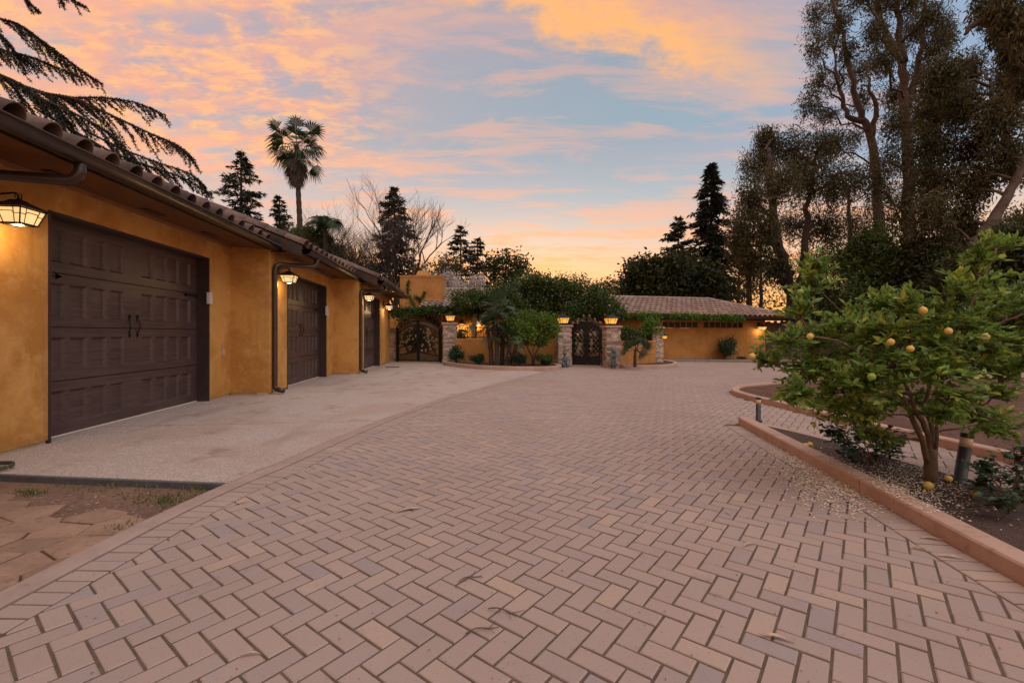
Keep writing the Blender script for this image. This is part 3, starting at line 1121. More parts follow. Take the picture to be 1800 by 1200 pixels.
# ---- garage doors
def garage_door(k):
    x = wallx[k] - 0.215
    d0, d1, dh = doors[k]
    Wd = d1 - d0
    zb = 0.025
    H = dh - 0.02 - zb
    b = MB()
    b.bbox((x - 0.06, d0, zb), (x - 0.036, d1, zb + H))      # core
    gw = Wd * 0.378
    cols = []
    m0 = Wd * 0.068
    gaps = Wd * 0.021
    pw = (gw - 3 * gaps) / 4
    for s in (0, 1):
        base = d0 + (m0 if s == 0 else Wd - m0 - gw)
        for i in range(4):
            cols.append((base + i * (pw + gaps), base + i * (pw + gaps) + pw))
    rows = [(r * 0.25 * H + zb + 0.045 * H, r * 0.25 * H + zb + 0.203 * H) for r in range(4)]
    rows[3] = (rows[3][0] + 0.004 * H, rows[3][1])
    T = 0.036
    # rails across, stiles between panels; one shallow shadow joint between sections
    zs = zb
    for r in range(4):
        lo, hi = rows[r]
        sec0 = zb + r * 0.25 * H + (0.006 if r else 0)
        sec1 = zb + (r + 1) * 0.25 * H - 0.006
        b.bbox((x - T, d0 + 0.002, sec0), (x, d1 - 0.002, lo))
        b.bbox((x - T, d0 + 0.002, hi), (x, d1 - 0.002, sec1))
        edges = [d0 + 0.002] + [c for p in cols for c in p] + [d1 - 0.002]
        for i in range(0, len(edges), 2):
            b.bbox((x - T, edges[i], lo), (x - 0.0004, edges[i + 1], hi))
    dr = b.build('garage_door', M['door'], gar, GO)
    for (lo, hi) in rows:
        for (p, q) in cols:
            pb = MB()
            # sunk panel with a sloping moulding round it
            e = 0.030
            xo, xi = x - 0.0006, x - 0.034
            v = [(xo, p, lo), (xo, q, lo), (xo, q, hi), (xo, p, hi), (xi, p + e, lo + e), (xi, q - e, lo + e), (xi, q - e, hi - e), (xi, p + e, hi - e)]
            pb.add(v, [(0, 1, 5, 4), (1, 2, 6, 5), (2, 3, 7, 6), (3, 0, 4, 7), (4, 5, 6, 7)])
            pb.build('panel', M['door'], dr)
    # pair of pull handles with spear ends
    yc = (d0 + d1) / 2
    for s in (-1, 1):
        hb = MB()
        y = yc + s * 0.085
        zc = zb + H * 0.515
        hb.tube([(x + 0.004, y, zc + 0.10), (x + 0.03, y + s * 0.020, zc + 0.05), (x + 0.036, y + s * 0.026, zc), (x + 0.03, y + s * 0.020, zc - 0.055), (x + 0.004, y, zc - 0.11)], [0.009, 0.009, 0.013, 0.009, 0.008], 6)
        for z, r in ((0.10, 1), (-0.11, -1)):
            hb.box((x + 0.004, y, zc + z), (0.008, 0.034, 0.05))
            hb.add([(x + 0.008, y - 0.024, zc + z + r * 0.025), (x + 0.008, y + 0.024, zc + z + r * 0.025), (x + 0.008, y, zc + z + r * 0.08)], [(0, 1, 2), (2, 1, 0)])
            hb.ball((x + 0.008, y, zc + z + r * 0.055), 0.016, 6, 4)
        hb.build('handle', M['iron'], dr)
    # strap hinges
    for s in (0, 1):
        y0_ = d0 + 0.02 if s == 0 else d1 - 0.02
        sg = 1 if s == 0 else -1
        z = zb + H * 0.735
        hb = MB()
        hb.box((x + 0.005, y0_ + sg * 0.17, z), (0.009, 0.34, 0.028))
        hb.add([(x + 0.006, y0_ + sg * 0.34, z - 0.035), (x + 0.006, y0_ + sg * 0.44, z), (x + 0.006, y0_ + sg * 0.34, z + 0.035)], [(0, 1, 2), (2, 1, 0)])
        hb.box((x + 0.006, y0_ + sg * 0.02, z), (0.012, 0.03, 0.07))
        hb.build('strap_hinge', M['iron'], dr)
    # dark jamb liner round the opening and pale weather strip at the foot
    j = MB()
    xo = wallx[k] + 0.006
    j.bbox((x - 0.05, d1 - 0.035, 0.0), (xo, d1 - 0.0015, dh - 0.001))
    j.bbox((x - 0.05, d0 + 0.0015, 0.0), (xo, d0 + 0.035, dh - 0.001))
    j.bbox((x - 0.05, d0 + 0.036, dh - 0.035), (xo - 0.001, d1 - 0.036, dh - 0.0015))
    j.build('door_jamb', M['jamb'], gar, GO)
    ws = MB()
    ws.bbox((x - 0.03, d0 + 0.04, 0.008), (x + 0.006, d1 - 0.04, 0.024))
    ws.build('weather_strip', M['white'], gar, GO)


for k in range(3):
    garage_door(k)

# ---- roof: soffit boards, fascia, tiles, caps, gutters
def barrel_mesh(w, L, rr, thick=0.018, seg=8, taper=0.92, tilt=0.022):
    """one S tile: flat pan with lips and a high barrel, local x across, y up the slope, z out"""
    prof = []
    pan = w * 0.42
    prof.append((-w / 2, 0.012))
    prof.append((-w / 2 + pan * 0.12, 0.0))
    prof.append((-w / 2 + pan * 0.5, 0.003))
    prof.append((-w / 2 + pan * 0.88, 0.0))
    r = (w - pan) / 2
    cx = w / 2 - r
    for i in range(seg + 1):
        a = math.pi * (1 - i / seg)
        prof.append((cx + r * math.cos(a), 0.004 + rr * math.sin(a)))
    b = MB()
    n = len(prof)
    vs = []
    for yy, k in ((0, 1.0), (L, taper)):
        for (px, pz) in prof:
            vs.append((px, yy, pz * k + (tilt if yy == 0 else -0.012)))
    for (px, pz) in prof:
        vs.append((px * 0.985, 0.004, max(pz - thick, -0.02) + tilt))
    for (px, pz) in prof:
        vs.append((px * 0.985, L * 0.5, max(pz - thick, -0.03)))
    fs = []
    for i in range(n - 1):
        fs.append((i, i + 1, n + i + 1, n + i))
        fs.append((i + 1, i, 2 * n + i, 2 * n + i + 1))
        fs.append((2 * n + i, 3 * n + i, 3 * n + i + 1, 2 * n + i + 1))
    b.add(vs, fs)
    return b


def toned(bm_, tone, m, name):
    bm_.t = [tone] * len(bm_.v)
    return bm_.mesh(name, m, True)


trng = random.Random(11)
TW = 0.385
tile_meshes = [toned(barrel_mesh(TW, 0.50, 0.145), t, M['tile'], 'roof_tile') for t in (0.1, 0.3, 0.45, 0.6, 0.8, 0.95)]


def cap_mesh(L, r0, r1, tone, m, name):
    b = MB()
    seg = 8
    vs = []
    for (yy, r) in ((0, r0), (L, r1)):
        for rr_ in (r, r - 0.02):
            for i in range(seg + 1):
                a = math.pi * i / seg
                vs.append((rr_ * math.cos(a), yy, rr_ * math.sin(a) * 0.9))
    n = seg + 1
    fs = []
    for i in range(seg):
        fs.append((i, i + 1, 2 * n + i + 1, 2 * n + i)[::-1])
        fs.append((n + i, n + i + 1, 3 * n + i + 1, 3 * n + i))
        fs.append((i, n + i, n + i + 1, i + 1)[::-1])
    b.add(vs, fs, tone)
    return b.mesh(name, m, True)


cap_meshes = [cap_mesh(0.5, 0.15, 0.13, t, M['tile'], 'cap_tile') for t in (0.2, 0.5, 0.65, 0.9)]
roof_y = [(-1.5, 10.25), (10.30, 15.2), (15.22, 21.75)]
ang = math.atan(PITCH)
for k in range(3):
    ex, ez = eave[k]
    y0, y1 = roof_y[k]
    rx = -9.2
    # deck with a sloping soffit
    b = MB()
    def zz(x):
        return ez + (ex - x) * PITCH
    th = 0.10
    b.add([(ex - 0.02, y0, zz(ex) - th), (ex - 0.02, y1, zz(ex) - th), (rx, y1, zz(rx) - th), (rx, y0, zz(rx) - th),
           (ex - 0.02, y0, zz(ex) - 0.015), (ex - 0.02, y1, zz(ex) - 0.015), (rx, y1, zz(rx) - 0.015), (rx, y0, zz(rx) - 0.015)],
          [(0, 1, 2, 3)[::-1], (4, 5, 6, 7), (0, 4, 5, 1)[::-1], (1, 5, 6, 2)[::-1], (2, 6, 7, 3)[::-1], (3, 7, 4, 0)[::-1]])
    # back slope so that the roof is a real gable
    bx = rx - 5.5
    b.add([(rx, y0, zz(rx) - 0.02), (rx, y1, zz(rx) - 0.02), (bx, y1, zz(rx) - 0.02 - 5.5 * PITCH), (bx, y0, zz(rx) - 0.02 - 5.5 * PITCH)], [(0, 1, 2, 3), (3, 2, 1, 0)])
    roof = b.build('roof', M['soffit'], gar, GO)
    fas = MB()
    fas.bbox((ex - 0.018, y0, ez - 0.135), (ex + 0.004, y1, ez - 0.022))
    fas.build('fascia', M['bronze'], gar, GO)
    # soffit plaster closing the eave, with vent slots
    wx = wallx[k]
    sf = MB()
    zi = ez - 0.125 + (ex - wx) * 0.06
    sf.add([(ex - 0.02, y0, ez - 0.13), (ex - 0.02, y1, ez - 0.13), (wx - 0.03, y1, zi), (wx - 0.03, y0, zi)], [(0, 1, 2, 3), (3, 2, 1, 0)])
    sf.build('soffit', M['soffit'], gar, GO)
    tr = MB()
    tr.bbox((wx, y0, zi - 0.055), (wx + 0.035, min(y1, y_a[k + 1]), zi - 0.004))
    tr.build('frieze_board', M['stem_wall'] if False else M['soffit'], gar, GO)
    yv = y0 + 1.1
    while yv < y1 - 0.6:
        vb = MB()
        xm = (ex + wx) / 2 - 0.12
        zm = ez - 0.165 + (ex - xm) * (zi - ez + 0.165) / (ex - wx)
        vb.box((xm, yv, zm - 0.006), (0.11, 0.42, 0.008))
        vb.build('soffit_vent', M['jamb'], gar, GO)
        yv += 1.55
    # tiles: first two courses one by one, the hidden rest as one field
    fld = MB()
    rows = int((ex - rx) / math.cos(ang) / 0.43)
    ncol = int((y1 - y0) / TW)
    proto = barrel_mesh(TW, 0.50, 0.145, seg=5)
    Mx = Matrix.Translation((0, 0, 0)) @ Matrix(((0, -math.cos(ang), math.sin(ang), 0), (1, 0, 0, 0), (0, math.sin(ang), math.cos(ang), 0), (0, 0, 0, 1)))
    rot = Mx.to_3x3().to_euler()
    for r in range(rows):
        sx = ex + 0.06 - r * 0.43 * math.cos(ang)
        sz = ez + 0.012 - 0.06 * PITCH + r * 0.43 * math.sin(ang) + 0.01
        for c in range(ncol):
            y = y0 + TW * (c + 0.5) + 0.02
            if r < 2:
                inst('roof_tile', trng.choice(tile_meshes), (sx, y, sz), (rot.x + trng.uniform(-.01, .01), rot.y, rot.z + trng.uniform(-.012, .012)), roof)
            else:
                R3 = Mx.to_3x3()
                fld.add([Vector((sx, y, sz)) + R3 @ Vector(v) for v in proto.v], proto.f, trng.random())
    o = fld.build('tile_field', M['tile'], roof, None, True)
    o['kind'] = 'stuff'
    # barrel caps up the rake at the near end, and their barge board
    if k > 0:
        Ls = (ex - rx) / math.cos(ang)
        n = int(Ls / 0.44)
        for i in range(n):
            s = 0.0 + i * 0.44
            inst('rake_tile', trng.choice(cap_meshes), (ex + 0.05 - s * math.cos(ang), y0 + 0.06, ez + 0.055 + s * math.sin(ang)), (rot.x, rot.y, rot.z), roof)
        bb = MB()
        bb.add([(ex, y0 - 0.02, ez - 0.20), (rx, y0 - 0.02, zz(rx) - 0.20), (rx, y0 - 0.02, zz(rx) + 0.05), (ex, y0 - 0.02, ez + 0.05),
                (ex, y0 + 0.02, ez - 0.20), (rx, y0 + 0.02, zz(rx) - 0.20), (rx, y0 + 0.02, zz(rx) + 0.05), (ex, y0 + 0.02, ez + 0.05)],
               [(0, 1, 2, 3), (7, 6, 5, 4), (0, 4, 5, 1), (3, 2, 6, 7), (0, 3, 7, 4)])
        bb.build('barge_board', M['bronze'], gar, GO)
    # half-round gutter with a rolled lip
    gb = MB()
    pr = []
    rg = 0.105
    for i in range(9):
        a = math.pi + math.pi * i / 8
        pr.append((rg + 0.006 + rg * math.cos(a), rg * 0.95 * math.sin(a)))
    pr = pr + [(2 * rg + 0.006, 0.012), (2 * rg + 0.022, 0.010), (2 * rg + 0.022, -0.006), (2 * rg + 0.004, -0.01)]
    pr2 = [(px - 0.0, pz) for px, pz in pr] + [(rg + 0.006 + (rg - 0.008) * math.cos(math.pi + math.pi * i / 8), -0.002 + (rg - 0.008) * 0.95 * math.sin(math.pi + math.pi * i / 8)) for i in range(8, -1, -1)]
    gy1 = y1 + (0.12 if k < 2 else 0.05)
    gb.sweep([(ex, y0 + (0.0 if k == 0 else -0.08), ez - 0.045), (ex, gy1, ez - 0.045)], pr2)
    gb.build('gutter', M['bronze'], gar, GO, True)
    # end caps
    eb = MB()
    for yy in ((y0 - 0.08) if k else y0, gy1):
        eb.lathe_pts = None
        vs = [(ex + px, yy, ez - 0.045 + pz) for px, pz in pr[:9]]
        eb.add(vs, [tuple(range(9)), tuple(range(8, -1, -1))])
    eb.build('gutter_end', M['bronze'], gar, GO)

# ridged elbow downspouts
def downspout(xo, yo, zo, xw, yw, zbend, zfoot, kick):
    b = MB()
    r = 0.05
    path_ = [(xo, yo, zo), (xo, yo, zo - 0.10)]
    rad = [r, r]
    # upper elbow, with crimped ribs
    p1 = Vector((xo, yo, zo - 0.10))
    p2 = Vector((xw, yw, zbend))
    d = (p2 - p1)
    for i in range(1, 9):
        t_ = i / 9
        q = p1 + Vector((0, 0, -0.13)) * (t_ * (2 - t_)) * 1.0 + d * (t_ * t_) * 0.16
        path_.append(tuple(q))
        rad.append(r * (1.0 if i % 2 else 1.12))
    q0 = Vector(path_[-1])
    path_.append(tuple(q0.lerp(p2, 0.85) + Vector((0, 0, 0.015))))
    rad.append(r)
    for i in range(0, 5):
        t_ = i / 4
        q = p2 + (q0 - p2).normalized() * 0.10 * (1 - t_) ** 2 + Vector((0, 0, -0.14)) * t_ * t_
        path_.append(tuple(q))
        rad.append(r * (1.0 if i % 2 else 1.1))
    path_.append((xw, yw, zfoot + 0.12))
    rad.append(r)
    for i in range(1, 5):
        t_ = i / 4
        path_.append((xw + kick[0] * t_ * t_, yw + kick[1] * t_ * t_, zfoot + 0.12 - 0.10 * (t_ * (2 - t_))))
        rad.append(r * (1.0 if i % 2 else 1.12))
    b.tube(path_, rad, 10)
    o = b.build('downspout', M['bronze'], gar, GO, True)
    for z in (zfoot + 0.35, (zfoot + zbend) / 2, zbend - 0.35):
        sb = MB()
        sb.lathe((xw, yw, z), [(r * 1.06, -0.02), (r * 1.1, -0.02), (r * 1.1, 0.02), (r * 1.06, 0.02)], 10)
        sb.box((xw - 0.03, yw, z), (0.07, 0.02, 0.04))
        sb.build('pipe_strap', M['bronze'], o)


downspout(eave[0][0] + 0.105, 5.25, eave[0][1] - 0.08, -4.80, 4.98, 2.86, 0.06, (0.18, 0))
downspout(eave[1][0] + 0.105, 10.95, eave[1][1] - 0.08, -4.04, 10.36, 2.80, 0.06, (0.20, -0.06))
downspout(eave[2][0] + 0.105, 16.15, eave[2][1] - 0.08, -3.29, 15.28, 2.72, 0.06, (0.20, -0.06))

# sensor boxes, socket cover
def small_box(name, c, d, m, label, cat):
    b = MB()
    b.box(c, d)
    b.box((c[0] + d[0] / 2 + 0.004, c[1], c[2] - d[2] * 0.15), (0.008, d[1] * 0.55, d[2] * 0.45))
    o = b.build(name, m)
    tag(o, label, cat)
    return o


small_box('sensor_box', (-4.845, 9.35, 1.99), (0.05, 0.11, 0.22), M['white'], 'small white sensor box on the dark jamb of the nearest garage door', 'sensor')
small_box('sensor_box', (-4.075, 14.28, 2.0), (0.05, 0.12, 0.28), M['white'], 'small white sensor box on the dark jamb of the middle garage door', 'sensor')
small_box('outlet_cover', (-4.855, 9.86, 0.93), (0.03, 0.09, 0.15), M['stem_wall'], 'small tan outlet cover low on the ochre wall past the nearest garage door', 'outlet')
# drain grate in the apron
dg_ = MB()
for i in range(7):
    dg_.box((0, -0.09 + 0.03 * i, 0), (0.5, 0.016, 0.006))
dg_.box((0, 0.115, 0), (0.54, 0.02, 0.008))
dg_.box((0, -0.115, 0), (0.54, 0.02, 0.008))
o = dg_.build('drain_grate', M['iron'])
o.location = G(690, 645, 0.012) + Vector((0, 0, 0.001))
tag(o, 'dark slotted drain grate set in the concrete before the left iron gate', 'drain')
# garden hose
hb = MB()
hp = []
for i in range(64):
    a = i / 32 * 2 * math.pi
    hp.append((0.29 * math.cos(a) * (1 - 0.012 * (i // 32)), 0.20 * math.sin(a), 0.018 + 0.020 * (i // 32) + 0.004 * math.sin(3 * a)))
hb.tube(hp, 0.013, 7)
o = hb.build('garden_hose', M['hose'], None, None, True)
o.location = G(-26, 825, 0.02)
o.scale = (0.72, 0.72, 0.9)
tag(o, 'dark green garden hose coiled on the edge of the concrete apron', 'hose')
# ================================================================== LANTERNS
def lantern(loc, label, group, s=1.0, kind='wall', face=0.0, amber=False, watts=9.0, hexa=False):
    """square lantern with a pagoda roof; the origin is at the centre of the glass. face = direction the wall looks to"""
    root = thing('wall_lantern' if kind == 'wall' else 'pillar_lantern', loc, label, 'lantern', group, face)
    bt, tp, hh = 0.10 * s, 0.145 * s, 0.155 * s          # half-widths of the glass, its height
    gm = M['glass_amber'] if amber else M['glass_warm']
    z0 = -hh / 2
    for i in range(4):
        g = MB()
        a0 = math.pi / 4 + i * math.pi / 2
        k = math.sqrt(2)
        def P(r, a, z):
            return (r * k * math.cos(a), r * k * math.sin(a), z)
        e = 0.003
        g.add([P(bt - e, a0, z0), P(bt - e, a0 + math.pi / 2, z0), P(tp - e, a0 + math.pi / 2, z0 + hh), P(tp - e, a0, z0 + hh)], [(0, 1, 2, 3)])
        g.build('glass_pane', gm, root)
    f = MB()
    k = math.sqrt(2)
    for i in range(4):
        a = math.pi / 4 + i * math.pi / 2
        an = a + math.pi / 2
        A0 = Vector((bt * k * math.cos(a), bt * k * math.sin(a), z0))
        A1 = Vector((tp * k * math.cos(a), tp * k * math.sin(a), z0 + hh))
        B0 = Vector((bt * k * math.cos(an), bt * k * math.sin(an), z0))
        B1 = Vector((tp * k * math.cos(an), tp * k * math.sin(an), z0 + hh))
        f.tube([A0, A1], 0.008 * s, 4)
        f.tube([A0, B0], 0.009 * s, 4)
        f.tube([A1, B1], 0.009 * s, 4)
        r = 0.0042 * s
        # leaded bars: two uprights and a stepped rail
        for q in (0.24, 0.76):
            f.tube([A0.lerp(B0, q), A1.lerp(B1, q)], r, 4)
        def at(u, v):
            return A0.lerp(B0, u).lerp(A1.lerp(B1, u), v)
        f.tube([at(0, .60), at(.24, .60), at(.30, .74), at(.70, .74), at(.76, .60), at(1, .60)], r, 4)
    f.build('frame', M['iron'], root)
    t = MB()
    z1 = z0 + hh
    t.frustum((0, 0, z1), 0.185 * s, 0.180 * s, 0.012 * s)
    t.frustum((0, 0, z1 + 0.012 * s), 0.180 * s, 0.060 * s, 0.065 * s)
    t.frustum((0, 0, z1 + 0.077 * s), 0.062 * s, 0.045 * s, 0.02 * s)
    t.frustum((0, 0, z0 - 0.014 * s), bt * 0.8, bt * 1.05, 0.014 * s)
    t.ball((0, 0, z1 + 0.11 * s), 0.016 * s, 6, 4)
    t.build('hood', M['iron'], root)
    bl = MB()
    bl.ball((0, 0, -0.01 * s), 0.030 * s, 8, 6, 1.3)
    bl.build('bulb', M['bulb'], root)
    br = MB()
    if kind == 'wall':
        zc = z1 + 0.10 * s
        br.tube([(0, 0, zc), (0, 0, zc + 0.05 * s), (-0.05 * s, 0, zc + 0.075 * s), (-0.24 * s, 0, zc + 0.05 * s)], 0.010 * s, 6)
        br.tube([(0, 0.035 * s, zc + 0.01), (0, 0.035 * s, zc + 0.07 * s), (0, -0.035 * s, zc + 0.07 * s), (0, -0.035 * s, zc + 0.01)], 0.007 * s, 4)
        br.box((-0.235 * s, 0, zc + 0.02 * s), (0.02 * s, 0.10 * s, 0.20 * s))
        br.build('bracket', M['iron'], root)
    else:
        br.frustum((0, 0, z0 - 0.075 * s), 0.05 * s, 0.035 * s, 0.062 * s)
        br.frustum((0, 0, z0 - 0.09 * s), 0.085 * s, 0.07 * s, 0.016 * s)
        br.build('post_base', M['iron'], root)
    L = bpy.data.lights.new('lantern_light', 'POINT')
    L.energy = watts
    L.color = (1.0, 0.66, 0.30)
    L.shadow_soft_size = 0.05 * s
    lo = bpy.data.objects.new('lantern_light', L)
    lo.location = (0, 0, z0 - 0.03 * s)
    link(lo, root)
    return root


GL = 'lanterns on the garage wall'
lantern((-4.61, 5.28, 2.52), 'large lit lantern left of the nearest garage door', GL, 1.0, 'wall', 0, False, 17)
lantern((-3.84, 10.62, 2.52), 'lit lantern between the downspout and the middle garage door', GL, 1.0, 'wall', 0, False, 14)
lantern((-3.09, 15.62, 2.50), 'lit lantern above the near edge of the farthest garage door', GL, 1.0, 'wall', 0, False, 14)
lantern((-3.09, 19.75, 2.42), 'small looking lit lantern beyond the farthest garage door, at the garage end', GL, 1.0, 'wall', 0, False, 15)

# ================================================================== STONE PILLARS
srng = random.Random(21)
stone_lib = {}


def stone_mesh(w, h, d, tone):
    key = (round(w, 2), round(h, 3), round(d, 3), round(tone, 1))
    if key not in stone_lib:
        b = MB()
        b.cbox((0, 0, 0), (key[0] - 0.006, key[1] - 0.006, key[2]), 0.006, 0, key[3])
        stone_lib[key] = b.mesh('ledger_stone', M['stone'])
    return stone_lib[key]


def pillar(X, Z, w, h, label, rz=0.0, faces=(0, 1, 3)):
    p = c2w(X, Z)
    root = thing('stone_pillar', p, label, 'pillar', 'stone pillars of the courtyard front', rz)
    core = MB()
    core.bbox((-w / 2 + 0.03, -w / 2 + 0.03, -0.05), (w / 2 - 0.03, w / 2 - 0.03, h - 0.07))
    core.build('mortar_core', M['mortar'], root)
    rows = 0
    z = 0.0
    while z < h - 0.09:
        hh = srng.choice([0.05, 0.065, 0.08, 0.10])
        hh = min(hh, h - 0.07 - z)
        for fc in faces:
            a = -math.pi / 2 + fc * math.pi / 2        # 0 front, 1 right, 2 back, 3 left
            x = -w / 2
            while x < w / 2 - 0.02:
                ww = srng.choice([0.12, 0.16, 0.2, 0.26, 0.32])
                if x + ww > w / 2 - 0.07:
                    ww = w / 2 - x
                dpt = srng.choice([0.03, 0.04, 0.05])
                me = stone_mesh(ww, dpt, hh, srng.choice([0.1, 0.3, 0.5, 0.5, 0.7, 0.9, 1.0]))
                me2 = me
                cx = x + ww / 2
                r_ = w / 2 - 0.03 + dpt / 2
                nx, ny = math.cos(a), math.sin(a)
                tx, ty = -ny, nx
                inst('stone', me2, (nx * r_ + tx * cx, ny * r_ + ty * cx, z + hh / 2), (0, 0, a + math.pi / 2), root)
                x += ww
        z += hh
    cp = MB()
    cp.cbox((0, 0, h - 0.035), (w + 0.11, w + 0.11, 0.07), 0.012)
    cp.build('capstone', M['capstone'], root)
    return p, h


RZ = -TH * 0.4
p0 = pillar(-5.62, 21.7, 0.42, 1.62, 'narrow stone pillar between the garage end and the wide arched gate', -TH, (0, 1))
p1 = pillar(-2.72, 20.0, 0.58, 1.80, 'stone pillar to the right of the wide arched gate, lantern on top', 0.0)
p2 = pillar(2.08, 18.5, 0.55, 1.66, 'stone pillar to the left of the black gate, lantern on top', 0.05)
p3 = pillar(3.86, 17.75, 0.57, 1.62, 'stone pillar to the right of the black gate, lantern on top', 0.05)
p4 = pillar(6.25, 19.9, 0.50, 1.62, 'stone pillar without a top lantern at the right end of the courtyard wall', 0.1, (0, 1, 3))
PLN = 'lanterns on the stone pillars'
for (p, h), lab in ((p1, 'lit amber lantern on the pillar beside the wide arched gate'), (p2, 'lit amber lantern on the pillar left of the black gate'), (p3, 'lit amber lantern on the pillar right of the black gate')):
    lantern(p + Vector((0, 0, h + 0.185)), lab, PLN, 1.45, 'pillar', 0.1, True, 9)
pp = c2w(6.25, 19.9)
lantern(pp + c2w(0.36, -0.1) + Vector((0, 0, 1.16)), 'small lit lantern hanging on the side of the end stone pillar', None, 0.85, 'wall', -TH, True, 9)

# ================================================================== COURTYARD WALLS
def low_wall(a, b, h, th, label):
    A, B = c2w(*a), c2w(*b)
    d = (B - A)
    L = d.length
    root = thing('courtyard_wall', (A + B) / 2, label, 'wall', None, math.atan2(d.y, d.x))
    w = MB()
    w.cbox((0, 0, h / 2), (L, th, h), 0.02)
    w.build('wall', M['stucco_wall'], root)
    return root, L


lw1, L1 = low_wall((-2.42, 19.75), (1.83, 18.75), 1.10, 0.22, 'long low ochre stucco wall behind the planting between two gates')
lw2, L2 = low_wall((4.16, 18.0), (6.02, 19.3), 1.02, 0.22, 'short low ochre stucco wall behind the small fan palm')
# iron railing set on the long wall, nearest the pillar
rb = MB()
for z in (1.16, 1.58):
    rb.box((-1.3, 0, z), (2.3, 0.03, 0.03))
for i in range(7):
    rb.box((-2.42 + i * 0.37, 0, 1.36), (0.022, 0.022, 0.46))
for i in range(6):
    cx = -2.235 + i * 0.37
    rb.tube([(cx + 0.10 * math.cos(a * math.pi / 6), 0, 1.37 + 0.10 * math.sin(a * math.pi / 6)) for a in range(13)], 0.009, 4)
o = rb.build('railing', M['iron'])
o.location = lw1.location
o.rotation_euler = lw1.rotation_euler
tag(o, 'low black iron railing with rings on top of the long ochre wall', 'railing')

# ================================================================== GATES
def scroll(b, c, r, turns, sgn, n=22, rad=0.012, a0=0.0):
    pts = []
    for i in range(n + 1):
        k = i / n
        a = a0 + sgn * k * turns * 2 * math.pi
        rr = r * (1 - 0.8 * k)
        pts.append((c[0] + rr * math.cos(a), 0, c[1] + rr * math.sin(a)))
    b.tube(pts, rad, 5)


def leafshape(b, x, z, s, a, y=0.0):
    """a pressed-metal vine leaf with three lobes, slightly dished"""
    out = [(0, -0.5), (0.32, -0.42), (0.5, -0.1), (0.3, 0.02), (0.42, 0.34), (0.14, 0.26), (0, 0.6), (-0.14, 0.26), (-0.42, 0.34), (-0.3, 0.02), (-0.5, -0.1), (-0.32, -0.42)]
    vs = [(x, y - 0.016, z)]
    for px, pz in out:
        vs.append((x + s * (px * math.cos(a) - pz * math.sin(a)), y, z + s * (px * math.sin(a) + pz * math.cos(a))))
    n = len(out)
    b.add(vs, [(0, 1 + i, 1 + (i + 1) % n) for i in range(n)])


